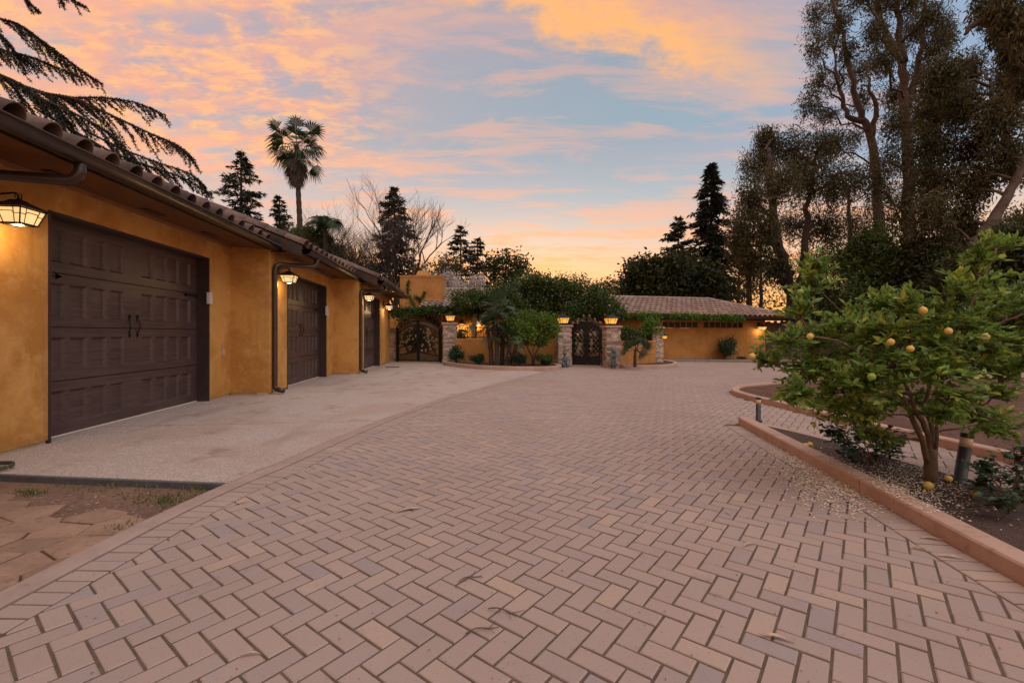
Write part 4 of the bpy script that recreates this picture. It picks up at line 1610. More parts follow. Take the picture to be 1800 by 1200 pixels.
def gate(loc, rz, Wd, h_side, h_mid, label, solid, grng, style):
    root = thing('iron_gate', loc, label, 'gate', None, rz)
    hw = Wd / 2

    def arch(x):          # height of the arched head
        return h_side + (h_mid - h_side) * math.cos(min(1, abs(x) / hw) * math.pi / 2) ** 0.9

    for s in (-1, 1):
        leaf = MB()
        # stiles, arched head of two bars, sagging lower rail, foot rail
        leaf.box((s * (hw - 0.03), 0, (h_side + 0.06) / 2), (0.06, 0.05, h_side - 0.06))
        leaf.box((s * 0.045, 0, (h_mid + 0.06) / 2), (0.07, 0.05, h_mid - 0.06))
        n = 14
        xs = [s * (0.02 + (hw - 0.03) * i / n) for i in range(n + 1)]
        leaf.tube([(x, 0, arch(x)) for x in xs], 0.032, 6)
        drop = 0.19 if style == 'wide' else 0.17
        leaf.tube([(x, 0, arch(x) - drop) for x in xs], 0.022, 6)
        low = lambda x: (0.40 if style == 'wide' else 0.40) + 0.07 * math.cos(abs(x) / hw * math.pi) * (1 if style == 'wide' else -0.6)
        leaf.tube([(x, 0, low(x)) for x in xs], 0.024, 6)
        leaf.box((s * hw / 2, 0, 0.09), (hw - 0.02, 0.045, 0.05))
        lf = leaf.build('gate_leaf', M['iron'], root)
        # planks: vertical boards low down, a curved board under the head
        npk = 7 if style == 'wide' else 1
        w = (hw - 0.15) / npk
        for i in range(npk):
            x0 = s * (0.085 + i * w)
            x1 = s * (0.085 + (i + 1) * w - (0.012 if npk > 1 else 0))
            pb = MB()
            zl = 0.115
            ks = 2 if npk > 1 else 8
            vs = []
            for yy in (-0.012, 0.012):
                for j in range(ks + 1):
                    x = x0 + (x1 - x0) * j / ks
                    vs.append((x, yy, zl))
                for j in range(ks + 1):
                    x = x0 + (x1 - x0) * j / ks
                    vs.append((x, yy, low(x) - 0.012))
            m = ks + 1
            fs = []
            for j in range(ks):
                fs.append((j, j + 1, m + j + 1, m + j))
                fs.append((2 * m + j + 1, 2 * m + j, 3 * m + j, 3 * m + j + 1))
            fs += [(0, m, 3 * m, 2 * m), (m - 1, 3 * m - 1, 4 * m - 1, 2 * m - 1)]
            pb.add(vs, fs)
            pb.build('plank', solid, lf)
        hb = MB()
        vs = []
        for yy in (-0.012, 0.012):
            for x in xs:
                vs.append((x, yy, arch(x) - drop + 0.01))
            for x in xs:
                vs.append((x, yy, arch(x) - 0.02))
        m = n + 1
        fs = []
        for j in range(n):
            fs.append((j, j + 1, m + j + 1, m + j))
            fs.append((2 * m + j + 1, 2 * m + j, 3 * m + j, 3 * m + j + 1))
        hb.add(vs, fs)
        hb.build('head_board', solid, lf)
        # scrollwork
        if style == 'wide':
            vb = MB()
            for q in range(9):
                x = s * grng.uniform(0.16, hw - 0.16)
                pts = []
                zz_ = low(x) + 0.02
                top = arch(x) - drop - 0.04
                ph = grng.uniform(0, 6)
                for i in range(14):
                    k = i / 13
                    xx = x + 0.13 * math.sin(ph + k * 5.5) * s
                    xx = max(0.10, min(hw - 0.09, abs(xx))) * s
                    pts.append((xx, grng.uniform(-0.008, 0.008), zz_ + (top - zz_) * k))
                vb.tube(pts, 0.010, 4)
            for q in range(7):
                x = s * grng.uniform(0.22, hw - 0.22)
                scroll(vb, (x, grng.uniform(0.65, 1.35)), grng.uniform(0.08, 0.15), 1.6, grng.choice((-1, 1)), a0=grng.uniform(0, 6), rad=0.009)
            vb.build('vine_bars', M['leaf_metal'] if False else M['iron'], lf)
            for q in range(34):
                x = s * grng.uniform(0.13, hw - 0.12)
                z = grng.uniform(low(x) + 0.07, arch(x) - drop - 0.07)
                lb = MB()
                leafshape(lb, x, z, grng.uniform(0.09, 0.14), grng.uniform(0, 6.28), -0.018)
                lb.build('metal_leaf', M['leaf_metal'], lf)
        else:
            vb = MB()
            zl0, ins = 0.47, 0.10
            # crossed lattice bars
            for sg in (-1, 1):
                for q in range(-3, 9):
                    pts = []
                    for i in range(40):
                        x = 0.10 + (hw - 0.18) * i / 39
                        z = 0.30 + q * 0.21 + sg * (x - hw / 2) * 1.15
                        if low(x * s) + 0.02 < z < arch(x * s) - drop - 0.01:
                            pts.append((s * x, 0, z))
                    if len(pts) > 2:
                        vb.tube([pts[0], pts[-1]], 0.009, 4)
            vb.build('lattice_bars', M['leaf_metal'], lf)
            for q in range(13):
                x = s * grng.uniform(0.16, hw - 0.12)
                z = grng.uniform(0.55, arch(x) - drop - 0.12)
                lb = MB()
                leafshape(lb, x, z, grng.uniform(0.10, 0.15), grng.uniform(0, 6.28), -0.02)
                lb.build('metal_leaf', M['leaf_metal'], lf)
        hd = MB()
        hd.tube([(s * 0.05, -0.05, 0.92), (s * 0.05, -0.075, 0.97), (s * 0.05, -0.075, 1.05), (s * 0.05, -0.05, 1.10)], 0.010, 5)
        hd.box((s * 0.05, -0.03, 1.0), (0.05, 0.02, 0.22))
        hd.build('handle', M['iron'], lf)
    # posts the leaves hang on
    pb = MB()
    for s in (-1, 1):
        pb.box((s * (hw + 0.06), 0, (h_side + 0.1) / 2), (0.06, 0.06, h_side + 0.1))
    pb.build('post', M['iron'], root)
    cb = MB()
    if style == 'narrow':
        for s in (-1, 1):
            scroll(cb, (s * 0.11, h_mid + 0.12), 0.10, 1.5, s, a0=-math.pi / 2, rad=0.008)
            scroll(cb, (s * 0.34, h_mid + 0.01), 0.07, 1.4, -s, a0=math.pi / 2, rad=0.008)
            cb.tube([(s * 0.02, 0, h_mid + 0.02), (s * 0.25, 0, h_mid + 0.06), (s * 0.48, 0, h_mid - 0.04), (s * 0.66, 0, h_side + 0.18)], 0.011, 5)
        cb.build('crest_scroll', M['leaf_metal'], root)
        for (x, z, q) in ((0.12, h_mid + 0.26, 0.10), (-0.12, h_mid + 0.26, 0.10), (0.33, h_mid + 0.12, 0.10), (-0.33, h_mid + 0.12, 0.10), (0.55, h_mid - 0.02, 0.12), (-0.55, h_mid - 0.02, 0.12)):
            lb = MB()
            leafshape(lb, x, z, q, x * 1.2)
            lb.build('metal_leaf', M['leaf_metal'], root)
    else:
        for s in (-1, 1):
            scroll(cb, (s * 0.75, arch(0.75) + 0.16), 0.12, 1.5, s, a0=-math.pi / 2, rad=0.012)
            scroll(cb, (s * 1.0, arch(1.0) + 0.14), 0.09, 1.5, -s, a0=-math.pi / 2, rad=0.011)
        cb.build('crest_scroll', M['iron'], root)
    return root


grng = random.Random(77)
ga = c2w((697 - 900) / 800 * 21.3, 21.3)
gb_ = c2w((776 - 900) / 800 * 20.3, 20.3)
dv = gb_ - ga
gate((ga + gb_) / 2, math.atan2(dv.y, dv.x), dv.length - 0.16, 1.52, 1.92, 'wide arched double gate with dark planks and iron vine scrollwork', M['plank'], grng, 'wide')
ga = c2w(2.44, 18.4)
gb_ = c2w(3.53, 17.85)
ga, gb_ = c2w(2.40, 18.42), c2w(3.55, 17.92)
dv = gb_ - ga
gate((ga + gb_) / 2, math.atan2(dv.y, dv.x), dv.length - 0.13, 1.52, 1.78, 'narrow black arched double gate with diagonal lattice and leaf ornaments', M['iron'], grng, 'narrow')
# stone sill under the gates
sb = MB()
sb.sweep([c2w(-5.4, 21.5), c2w(-2.9, 20.2)], [(-.14, -0.03), (-.14, 0.035), (.14, 0.035), (.14, -0.03)])
tag(sb.build('gate_sill', M['concrete']), kind='structure')
sb = MB()
sb.sweep([c2w(2.3, 18.45), c2w(3.65, 17.85)], [(-.14, -0.03), (-.14, 0.030), (.14, 0.030), (.14, -0.03)])
tag(sb.build('gate_sill', M['concrete']), kind='structure')

# ================================================================== STATUES
def statue_kneeling(loc, rz):
    root = thing('garden_statue', loc, 'small blue grey statue of a seated child with folded arms left of the black gate', 'statue', None, rz)
    b = MB()
    b.lathe((0, 0, 0), [(0.15, 0.0), (0.16, 0.03), (0.15, 0.08), (0.12, 0.10)], 14)
    b.lathe((0, 0.01, 0.09), [(0.11, 0), (0.125, 0.05), (0.10, 0.13), (0.078, 0.20), (0.085, 0.27), (0.07, 0.32), (0.034, 0.345)], 14, sy=0.85)
    for s in (-1, 1):
        b.tube([(s * 0.05, 0.0, 0.14), (s * 0.085, -0.12, 0.18), (s * 0.07, -0.15, 0.10), (s * 0.06, -0.18, 0.09)], [0.055, 0.05, 0.038, 0.03], 8)
        b.tube([(s * 0.085, 0.0, 0.375), (s * 0.115, -0.05, 0.30), (s * 0.06, -0.12, 0.27), (0.0, -0.125, 0.29)], [0.032, 0.032, 0.025, 0.02], 8)
    b.tube([(0, 0, 0.42), (0, 0, 0.47)], [0.03, 0.03], 8)
    b.build('figure', M['pot'], root, None, True)
    h = MB()
    h.ball((0, -0.012, 0.535), 0.072, 12, 9, 1.12)
    h.ball((0, -0.082, 0.53), 0.014, 6, 4)
    for s in (-1, 1):
        h.ball((s * 0.07, -0.005, 0.53), 0.018, 6, 4)
    h.build('head', M['pot'], root, None, True)
    hr = MB()
    for i in range(14):
        a = i / 14 * 6.283
        hr.ball((0.055 * math.cos(a), 0.012 + 0.055 * math.sin(a), 0.585), 0.026, 6, 4)
    hr.ball((0, 0.012, 0.61), 0.05, 8, 5)
    hr.build('hair', M['pot'], root, None, True)


def statue_robed(loc, rz):
    root = thing('garden_statue', loc, 'slender blue grey statue of a standing robed figure against the right gate pillar', 'statue', None, rz)
    b = MB()
    b.lathe((0, 0, 0), [(0.12, 0), (0.12, 0.04), (0.105, 0.05)], 14)
    b.lathe((0, 0, 0.05), [(0.10, 0), (0.098, 0.10), (0.085, 0.22), (0.078, 0.33), (0.082, 0.42), (0.088, 0.49), (0.07, 0.54), (0.034, 0.565)], 16, sy=0.8)
    for i in range(9):     # folds of the robe
        a = i / 9 * 6.283
        b.tube([(0.098 * math.cos(a), 0.08 * math.sin(a), 0.06), (0.084 * math.cos(a), 0.068 * math.sin(a), 0.26), (0.07 * math.cos(a), 0.058 * math.sin(a), 0.42)], [0.012, 0.009, 0.004], 5)
    for s in (-1, 1):
        b.tube([(s * 0.075, 0, 0.575), (s * 0.098, -0.02, 0.47), (s * 0.05, -0.08, 0.44), (0.0, -0.092, 0.49)], [0.03, 0.032, 0.026, 0.016], 8)
    b.tube([(0, 0, 0.6), (0, 0, 0.65)], [0.03, 0.028], 8)
    b.build('figure', M['pot'], root, None, True)
    h = MB()
    h.ball((0, -0.008, 0.69), 0.052, 12, 9, 1.2)
    h.ball((0, -0.06, 0.688), 0.010, 6, 4)
    h.build('head', M['pot'], root, None, True)
    v = MB()
    v.lathe((0, 0.012, 0.60), [(0.088, 0.0), (0.075, 0.06), (0.062, 0.12), (0.040, 0.155), (0.006, 0.168)], 14)
    v.build('hood', M['pot'], root, None, True)


statue_kneeling(G(993, 645.5), -0.1)
statue_robed(G(1078.5, 647.5), 0.1)

# ================================================================== HOUSE
hse = thing('main_house', c2w(6, 24), 'low ochre stucco house with clay tile roofs behind the courtyard', 'house')
HO = hse.location
A = c2w(3.2, 21.3)
B = c2w(13.15, 23.9)
eh = (B - A).normalized()
nh = Vector((eh.y, -eh.x, 0))        # toward the drive


def H(a, f, z):
    p = A + eh * a + nh * f
    return Vector((p.x, p.y, z))


LH = (B - A).length
EZ, RUN, RIZ = 2.17, 3.9, 1.17
def hbox(b, a0, a1, f0, f1, z0, z1):
    vs = [H(a, f, z) for z in (z0, z1) for a, f in ((a0, f0), (a1, f0), (a1, f1), (a0, f1))]
    b.add(vs, [(0, 3, 2, 1), (4, 5, 6, 7), (0, 1, 5, 4), (1, 2, 6, 5), (2, 3, 7, 6), (3, 0, 4, 7)])


# wall, split round two strips of small windows
WZ0, WZ1 = 1.60, 1.915
def a_of(u):
    """distance along the facade of the point seen in column u"""
    t = (u - 900) / 800
    # solve X = t Z on the wall line
    Ax, Az, Bx, Bz = 3.2, 21.3, 13.15, 23.9
    k = (t * Az - Ax) / ((Bx - Ax) - t * (Bz - Az))
    return k * LH


strips = [(a_of(1164), a_of(1226.5), 6), (a_of(1236), a_of(1306), 7)]
wb = MB()
ep = a_of(1345)
hbox(wb, 0, ep, -0.2, 0, 0, WZ0)
hbox(wb, 0, ep, -0.2, 0, WZ1, EZ + 0.25)
xs = [0] + [q for s in strips for q in s[:2]] + [ep]
for i in range(0, len(xs), 2):
    hbox(wb, xs[i], xs[i + 1], -0.2, 0, WZ0 + 0.001, WZ1 - 0.001)
hbox(wb, ep - 0.2, ep, -6, -0.202, 0, EZ + 0.2)
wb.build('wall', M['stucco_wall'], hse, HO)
ft = MB()
hbox(ft, 0.5, ep, 0.001, 0.03, -0.05, 0.07)
ft.build('footing', M['grey_kerb'], hse, HO)
for (s0, s1, n) in strips:
    w = (s1 - s0) / n
    for i in range(n):
        fr = MB()
        a0, a1 = s0 + i * w + 0.004, s0 + (i + 1) * w - 0.004
        t_ = 0.028
        hbox(fr, a0, a1, -0.05, 0.012, WZ0 + 0.004, WZ0 + t_)
        hbox(fr, a0, a1, -0.05, 0.012, WZ1 - t_, WZ1 - 0.004)
        hbox(fr, a0, a0 + t_, -0.05, 0.012, WZ0 + t_ + .001, WZ1 - t_ - .001)
        hbox(fr, a1 - t_, a1, -0.05, 0.012, WZ0 + t_ + .001, WZ1 - t_ - .001)
        f_ = fr.build('window', M['soffit'], hse, HO)
        gp = MB()
        hbox(gp, a0 + t_, a1 - t_, -0.035, -0.028, WZ0 + t_, WZ1 - t_)
        gp.build('pane', M['dark_room'], f_)
# the front roof plane with a hipped right end, tiles one by one
OV = 0.75
aR = a_of(1345) + 1.15
rf = MB()
def roofpt(a, s):
    """a along, s up the slope measured level from the eave"""
    return H(a, OV - s, EZ + s * RIZ / RUN)


hipx = aR - RUN * 0.60
th = 0.08
dz = Vector((0, 0, -th))
aL = a_of(1000)
corners = [roofpt(aL, 0), roofpt(aR, 0), roofpt(hipx, RUN), roofpt(aL, RUN)]
rf.add([c - Vector((0, 0, 0.02)) for c in corners] + [c + dz for c in corners], [(0, 1, 2, 3), (7, 6, 5, 4), (0, 4, 5, 1), (1, 5, 6, 2), (2, 6, 7, 3), (3, 7, 4, 0)])
back = [roofpt(hipx, RUN), roofpt(aL, RUN), H(aL, OV - 2 * RUN, EZ), H(aR, OV - 2 * RUN, EZ)]
rf.add([c - Vector((0, 0, 0.02)) for c in back], [(0, 1, 2, 3), (3, 2, 1, 0)])
rf.add([roofpt(aR, 0) - Vector((0, 0, 0.02)), roofpt(hipx, RUN) - Vector((0, 0, 0.02)), H(aR, OV - 2 * RUN, EZ - .02)], [(0, 1, 2), (2, 1, 0)])
roofo = rf.build('roof', M['soffit'], hse, HO)
ftones = (0.15, 0.35, 0.5, 0.65, 0.85)
TW2 = 0.30
hl = math.hypot(RUN, RIZ)
NR = 9
EXP = hl / NR
house_tiles = [toned(barrel_mesh(TW2, EXP + 0.07, 0.088, 0.02, 5, 0.92, 0.04), t, M['tile_far'], 'roof_tile') for t in ftones]
sang = math.atan2(RIZ, RUN)
up = (-nh) * math.cos(sang) + Vector((0, 0, math.sin(sang)))
nn = eh.cross(up)
Mh = Matrix((eh, up, nn)).transposed()
hrot = Mh.to_euler()
hfield = MB()
pt5 = barrel_mesh(TW2, EXP + 0.07, 0.088, 0.02, 4, 0.92, 0.04)
cnt = 0
a_vis = a_of(1090)
for r in range(NR):
    s = r * RUN / NR
    n = int((aR - aL) / TW2)
    for c in range(n):
        a = aR - (c + 0.5) * TW2
        lim = aR - (s + 0.3) * 0.60
        if a + TW2 * 0.4 > lim:
            continue
        p = roofpt(a, s) + nn * 0.012
        if a > a_vis and cnt < 280:
            inst('roof_tile', trng.choice(house_tiles), p, (hrot.x + trng.uniform(-.012, .012), hrot.y, hrot.z + trng.uniform(-.012, .012)), roofo)
            cnt += 1
        else:
            hfield.add([p + Mh @ Vector(v) for v in pt5.v], pt5.f, trng.random())
o = hfield.build('tile_field', M['tile_far'], roofo, None, True)
o['kind'] = 'stuff'
hc = [cap_mesh(0.46, 0.10, 0.09, t, M['tile_far'], 'cap_tile') for t in (0.3, 0.6, 0.9)]
n = int((hipx - a_of(1050)) / 0.42)
for i in range(n):
    p = roofpt(hipx - i * 0.42, RUN) + Vector((0, 0, 0.02))
    inst('ridge_tile', trng.choice(hc), p, (0, 0, math.atan2(-eh.y, -eh.x) - math.pi / 2), roofo)
hp0, hp1 = roofpt(aR, 0), roofpt(hipx, RUN)
hd = (hp1 - hp0)
for i in range(int(hd.length / 0.42)):
    p = hp0 + hd.normalized() * (0.42 * i) + Vector((0, 0, 0.05))
    yv = hd.normalized()
    xv = yv.cross(Vector((0, 0, 1))).normalized()
    zv = xv.cross(yv)
    inst('hip_tile', trng.choice(hc), p, Matrix((xv, yv, zv)).transposed().to_euler(), roofo)
gu = MB()
hbox(gu, aL, aR + 0.05, OV + 0.005, OV + 0.09, EZ - 0.13, EZ - 0.015)
hbox(gu, aL, aR, OV - 0.03, OV + 0.003, EZ - 0.19, EZ - 0.06)
gu.build('gutter', M['iron'], hse, HO)
# ---- left wing with the porch
def lw(X, Z, z):
    return c2w(X, Z, z)


lb = MB()
def cbx(b, X0, X1, Z0, Z1, z0, z1):
    vs = [c2w(X, Z, z) for z in (z0, z1) for X, Z in ((X0, Z0), (X1, Z0), (X1, Z1), (X0, Z1))]
    b.add(vs, [(0, 3, 2, 1), (4, 5, 6, 7), (0, 1, 5, 4), (1, 2, 6, 5), (2, 3, 7, 6), (3, 0, 4, 7)])


cbx(lb, -6.9, 3.6, 25.2, 25.5, 0, 2.8)
cbx(lb, -6.9, -3.4, 24.0, 24.3, 0, 2.6)
lb.build('porch_wall', M['stucco'], hse, HO)
LZ0, LZ1, LE, LR = 22.4, 26.2, 2.60, 3.86
lr = MB()
X0, X1 = -4.6, 3.4
cs = [lw(X0, LZ0, LE), lw(X1, LZ0, LE), lw(X1, LZ1, LR), lw(X0, LZ1, LR)]
lr.add([c - Vector((0, 0, 0.02)) for c in cs] + [c - Vector((0, 0, 0.12)) for c in cs], [(0, 1, 2, 3), (7, 6, 5, 4), (0, 4, 5, 1), (1, 5, 6, 2), (2, 6, 7, 3), (3, 7, 4, 0)])
cs2 = [lw(X0, LZ1, LR), lw(X1, LZ1, LR), lw(X1, LZ1 + 4, LE), lw(X0, LZ1 + 4, LE)]
lr.add([c - Vector((0, 0, 0.02)) for c in cs2], [(0, 1, 2, 3), (3, 2, 1, 0)])
lro = lr.build('roof', M['soffit'], hse, HO)
el = (lw(1, 0, 0) - lw(0, 0, 0)).normalized()
ul = (lw(0, LZ1, LR) - lw(0, LZ0, LE)).normalized()
nl = el.cross(ul)
Ml = Matrix((el, ul, nl)).transposed()
lrot = Ml.to_euler()
ll = (lw(0, LZ1, LR) - lw(0, LZ0, LE)).length
EX2 = ll / 9
lt = [toned(barrel_mesh(TW2, EX2 + 0.07, 0.088, 0.02, 5, 0.92, 0.04), t, M['tile_far'], 'roof_tile') for t in ftones]
lf_ = MB()
for r in range(9):
    for c in range(int((X1 - X0) / TW2)):
        X = X0 + (c + 0.5) * TW2
        p = lw(X, LZ0, LE) + ul * (r * EX2) + nl * 0.012
        if X < -1.9:
            inst('roof_tile', trng.choice(lt), p, (lrot.x + trng.uniform(-.012, .012), lrot.y, lrot.z + trng.uniform(-.012, .012)), lro)
        else:
            lf_.add([p + Ml @ Vector(v) for v in pt5.v], pt5.f, trng.random())
o = lf_.build('tile_field', M['tile_far'], lro, None, True)
o['kind'] = 'stuff'
for i in range(int((X1 - X0) / 0.42)):
    inst('ridge_tile', trng.choice(hc), lw(X1 - i * 0.42, LZ1, LR + 0.02), (0, 0, math.atan2(-el.y, -el.x) - math.pi / 2), lro)
# chimney
ch = MB()
zc = 4.32
Xa, Xb, Za, Zb = (703 - 900) / 800 * 23.4, (776 - 900) / 800 * 23.4, 23.4, 24.9
cbx(ch, Xa, Xb, Za, Zb, 0, zc - 0.10)
cbx(ch, Xa - 0.02, Xb + 0.02, Za - 0.02, Zb + 0.02, zc - 0.099, zc)
cm = c2w((Xa + Xb) / 2 - 0.0, (Za + Zb) / 2)
ch.frustum((cm.x, cm.y, zc + 0.001), 0.36, 0.24, 0.30, 4, math.pi / 4 - TH)
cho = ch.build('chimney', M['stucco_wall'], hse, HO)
fl_ = MB()
fl_.lathe((cm.x, cm.y, zc + 0.30), [(0.16, 0), (0.16, 0.03), (0.11, 0.035), (0.11, 0.25), (0.14, 0.25), (0.14, 0.36), (0.05, 0.40)], 14)
fl_.build('flue', M['flue'], cho, None, True)

# porch lamp and the house lantern
hl_a = a_of(1333)
pw_ = H(hl_a, 0.26, 1.60)
lantern(pw_, 'lit lantern on the right end of the ochre house wall under the eave', None, 1.05, 'wall', math.atan2(nh.y, nh.x), False, 18)
lantern(c2w((841 - 900) / 800 * 24.92, 24.92, EYE + 20 * 24.92 / 800), 'lit lantern deep in the porch beside its ochre post', None, 1.15, 'wall', math.atan2(-CT, -ST), False, 22)
# pergola in front of the porch: beam, posts, cross rafters
per = thing('pergola', c2w(-2, 20.8), 'dark pergola with an ochre post carrying the climbing plants over the porch', 'pergola')
PO = per.location
pb = MB()
cbx(pb, -5.6, 2.6, 20.75, 20.9, 2.24, 2.42)
pb.build('beam', M['fence'], per, PO)
for i in range(15):
    rb_ = MB()
    X = -5.4 + i * 0.56
    cbx(rb_, X, X + 0.07, 20.55, 22.3, 2.424, 2.54)
    rb_.build('rafter', M['fence'], per, PO)
pb = MB()
px = (833.5 - 900) / 800 * 20.82
cbx(pb, px - 0.11, px + 0.11, 20.72, 20.93, 0, 2.237)
pb.build('post', M['stucco_wall'], per, PO)
# wooden fence at the right end of the house
fe = thing('board_fence', c2w(14.5, 23.3), 'dark wooden board fence at the right end of the house, behind the lemon tree', 'fence')
FO = fe.location
fa, fb2 = H(ep + 0.02, -0.1, 0), c2w(22.5, 24.5)
fd = (fb2 - fa)
nb = 52
for i in range(nb):
    b = MB()
    c = fa + fd * ((i + 0.5) / nb)
    hh = 1.95 + 0.05 * math.sin(i * 2.7)
    b.box((c.x, c.y, hh / 2), (fd.length / nb - 0.012, 0.025, hh), math.atan2(fd.y, fd.x))
    b.build('board', M['fence'], fe, FO)
for z in (0.35, 1.65):
    b = MB()
    c = fa + fd * 0.5 + Vector((fd.y, -fd.x, 0)).normalized() * -0.04
    b.box((c.x, c.y, z), (fd.length, 0.05, 0.09), math.atan2(fd.y, fd.x))
    b.build('rail', M['fence'], fe, FO)

# ================================================================== BOLLARD LIGHTS
def bollard(p, h, r, label, lean=(0, 0)):
    root = thing('path_light', p, label, 'path light', 'low path lights in the near bed')
    root.rotation_euler = (lean[0], lean[1], 0)
    b = MB()
    b.lathe((0, 0, 0), [(r * 1.5, -0.02), (r * 1.5, 0.008), (r, 0.012), (r, h * 0.72)], 20)
    b.build('post', M['bollard'], root, None, True)
    b = MB()
    b.lathe((0, 0, h * 0.722), [(r * 0.97, 0), (r * 0.97, h * 0.19)], 20)
    b.build('lens', M['lens'], root, None, True)
    b = MB()
    b.lathe((0, 0, h * 0.915), [(r * 1.02, 0), (r * 1.02, h * 0.07), (r * 0.9, h * 0.085)], 20)
    b.build('cap', M['bollard'], root)
    return root


bollard(G(1333, 739, 0.05), 0.335, 0.034, 'small dark path light standing upright at the tip of the near bed')
bollard(G(1687, 846, 0.03), 0.42, 0.044, 'leaning dark path light with a pale band behind the lemon tree trunk', (0.02, R(9)))
# ================================================================== VEGETATION
def unit(a):
    return a / np.maximum(np.linalg.norm(a, axis=1, keepdims=True), 1e-9)


def leafset(c, L, Wd, r, droop=0.0, spread=1.0, aim=None, aimk=0.0):
    n = len(c)
    d = r.normal(size=(n, 3)) * spread
    d[:, 2] -= droop
    if aim is not None:
        d = d + aim * aimk
    d = unit(d)
    s = unit(np.cross(d, r.normal(size=(n, 3))))
    l = (L * r.uniform(0.65, 1.3, n))[:, None]
    w = (Wd * r.uniform(0.7, 1.25, n))[:, None]
    out = np.empty((n, 4, 3))
    out[:, 0] = c
    out[:, 1] = c + d * l * 0.45 + s * w / 2
    out[:, 2] = c + d * l
    out[:, 3] = c + d * l * 0.45 - s * w / 2
    return out.reshape(-1, 3)


def crown_points(clumps, r, nsub, nleaf, subr, shell=0.55, vstretch=1.0):
    """clumps: (centre, rx, ry, rz). Returns leaf points, tones, sub-centres per clump."""
    P, T, subs = [], [], []
    for (c, rx, ry, rz) in clumps:
        c = np.array(c)
        d = unit(r.normal(size=(nsub, 3)))
        k = r.uniform(shell, 1.0, nsub)[:, None]
        sc = c + d * k * np.array([rx, ry, rz])
        subs.append(sc)
        ct = r.uniform(-0.12, 0.12)
        for q in sc:
            m = max(3, int(nleaf * r.uniform(0.5, 1.5)))
            g = np.clip(r.normal(size=(m, 3)), -1.5, 1.5) * np.array([1, 1, vstretch]) * subr * r.uniform(0.7, 1.25)
            P.append(q + g)
            T.append(np.clip(r.uniform(0.2, 0.62) + ct + r.normal(size=m) * 0.17, 0, 1))
    return np.concatenate(P), np.concatenate(T), subs


def pxclumps(cl, Z, r, depth=0.8, dzr=0.12):
    out = []
    for q in cl:
        u, v, du, dv = q[:4]
        zz = Z + (q[4] if len(q) > 4 else r.uniform(-dzr, dzr) * Z)
        out.append((tuple(C(u, v, zz)), du * zz / FPX, du * zz / FPX * depth, dv * zz / FPX))
    return out


def along(path_, t):
    n = len(path_) - 1
    i = min(int(t * n), n - 1)
    return Vector(path_[i]).lerp(Vector(path_[i + 1]), t * n - i)


def limb(b, p0, p1, r0, r1, pr, n=5, sides=5, wob=0.06, sag=0.0):
    p0, p1 = Vector(p0), Vector(p1)
    L = (p1 - p0).length
    pts, rad = [], []
    for i in range(n + 1):
        t = i / n
        q = p0.lerp(p1, t) + Vector((pr.uniform(-1, 1), pr.uniform(-1, 1), pr.uniform(-1, 1))) * wob * L * (0 if i in (0, n) else 1)
        q.z += math.sin(math.pi * t) * -sag * L
        pts.append(q)
        rad.append(r0 + (r1 - r0) * t)
    b.tube(pts, rad, sides)
    return pts


def clump_tree(name, label, cat, trunks, r0, clumps, Lf, leafm, barkm, seed, nsub=14, nleaf=40, subr=0.4, droop=0.3, group=None, vstretch=1.0, twig=True, shell=0.5, base=None, extra=None):
    """trunks: lists of world points, root first; clumps from pxclumps"""
    pr = random.Random(seed)
    r = np.random.default_rng(seed)
    b0 = Vector(base) if base is not None else Vector(trunks[0][0])
    root = thing(name, b0, label, cat, group)
    tb = MB()
    for ti, tr in enumerate(trunks):
        k = 1.0 if ti == 0 else 0.62
        n = 4 * (len(tr) - 1) + 1
        pts = [along(tr, i / (n - 1)) + Vector((pr.uniform(-1, 1), pr.uniform(-1, 1), 0)) * r0 * 0.25 for i in range(n)]
        tb.tube(pts, [r0 * k * (1.25 if i == 0 and ti == 0 else 1) * (1 - 0.78 * i / (n - 1)) for i in range(n)], 8)
    P, T, subs = crown_points(clumps, r, nsub, nleaf, subr, shell, vstretch)
    for (c, rx, ry, rz), sc in zip(clumps, subs):
        cv = Vector(c)
        best = None
        for tr in trunks:
            for i in range(13):
                q = along(tr, 0.15 + 0.85 * i / 12)
                d = (q - cv).length + max(0, q.z - cv.z + 0.3) * 2.0
                if best is None or d < best[0]:
                    best = (d, q)
        q = best[1]
        rr = r0 * 0.22
        limb(tb, q, cv, rr, rr * 0.4, pr, 5, 5, 0.07, -0.05)
        if twig:
            for s in sc[::2]:
                limb(tb, cv.lerp(q, pr.uniform(0, .5)), s, rr * 0.35, rr * 0.1, pr, 3, 3, 0.07)
    tb.build('trunk', barkm, root, b0, True)
    me = np_mesh('crown', leafset(P, Lf[0], Lf[1], r, droop), 4, T, leafm)
    link(bpy.data.objects.new('crown', me), root, b0)
    if extra:
        n, em, eL, en = extra
        idx = r.choice(len(P), n)
        P2 = P[idx] + r.normal(size=(n, 3)) * 0.05
        P3 = np.repeat(P2, 5, axis=0)
        me = np_mesh(en, leafset(P3, eL, eL * 0.7, r, 0), 4, r.uniform(0, 1, len(P3)), em)
        link(bpy.data.objects.new(en, me), root, b0)
    return root


def px(pts, Z):
    return [C(u, v, Z) for u, v in pts]


def groundpt(u, Z):
    p = C(u, 587, Z)
    p.z = -0.05
    return p


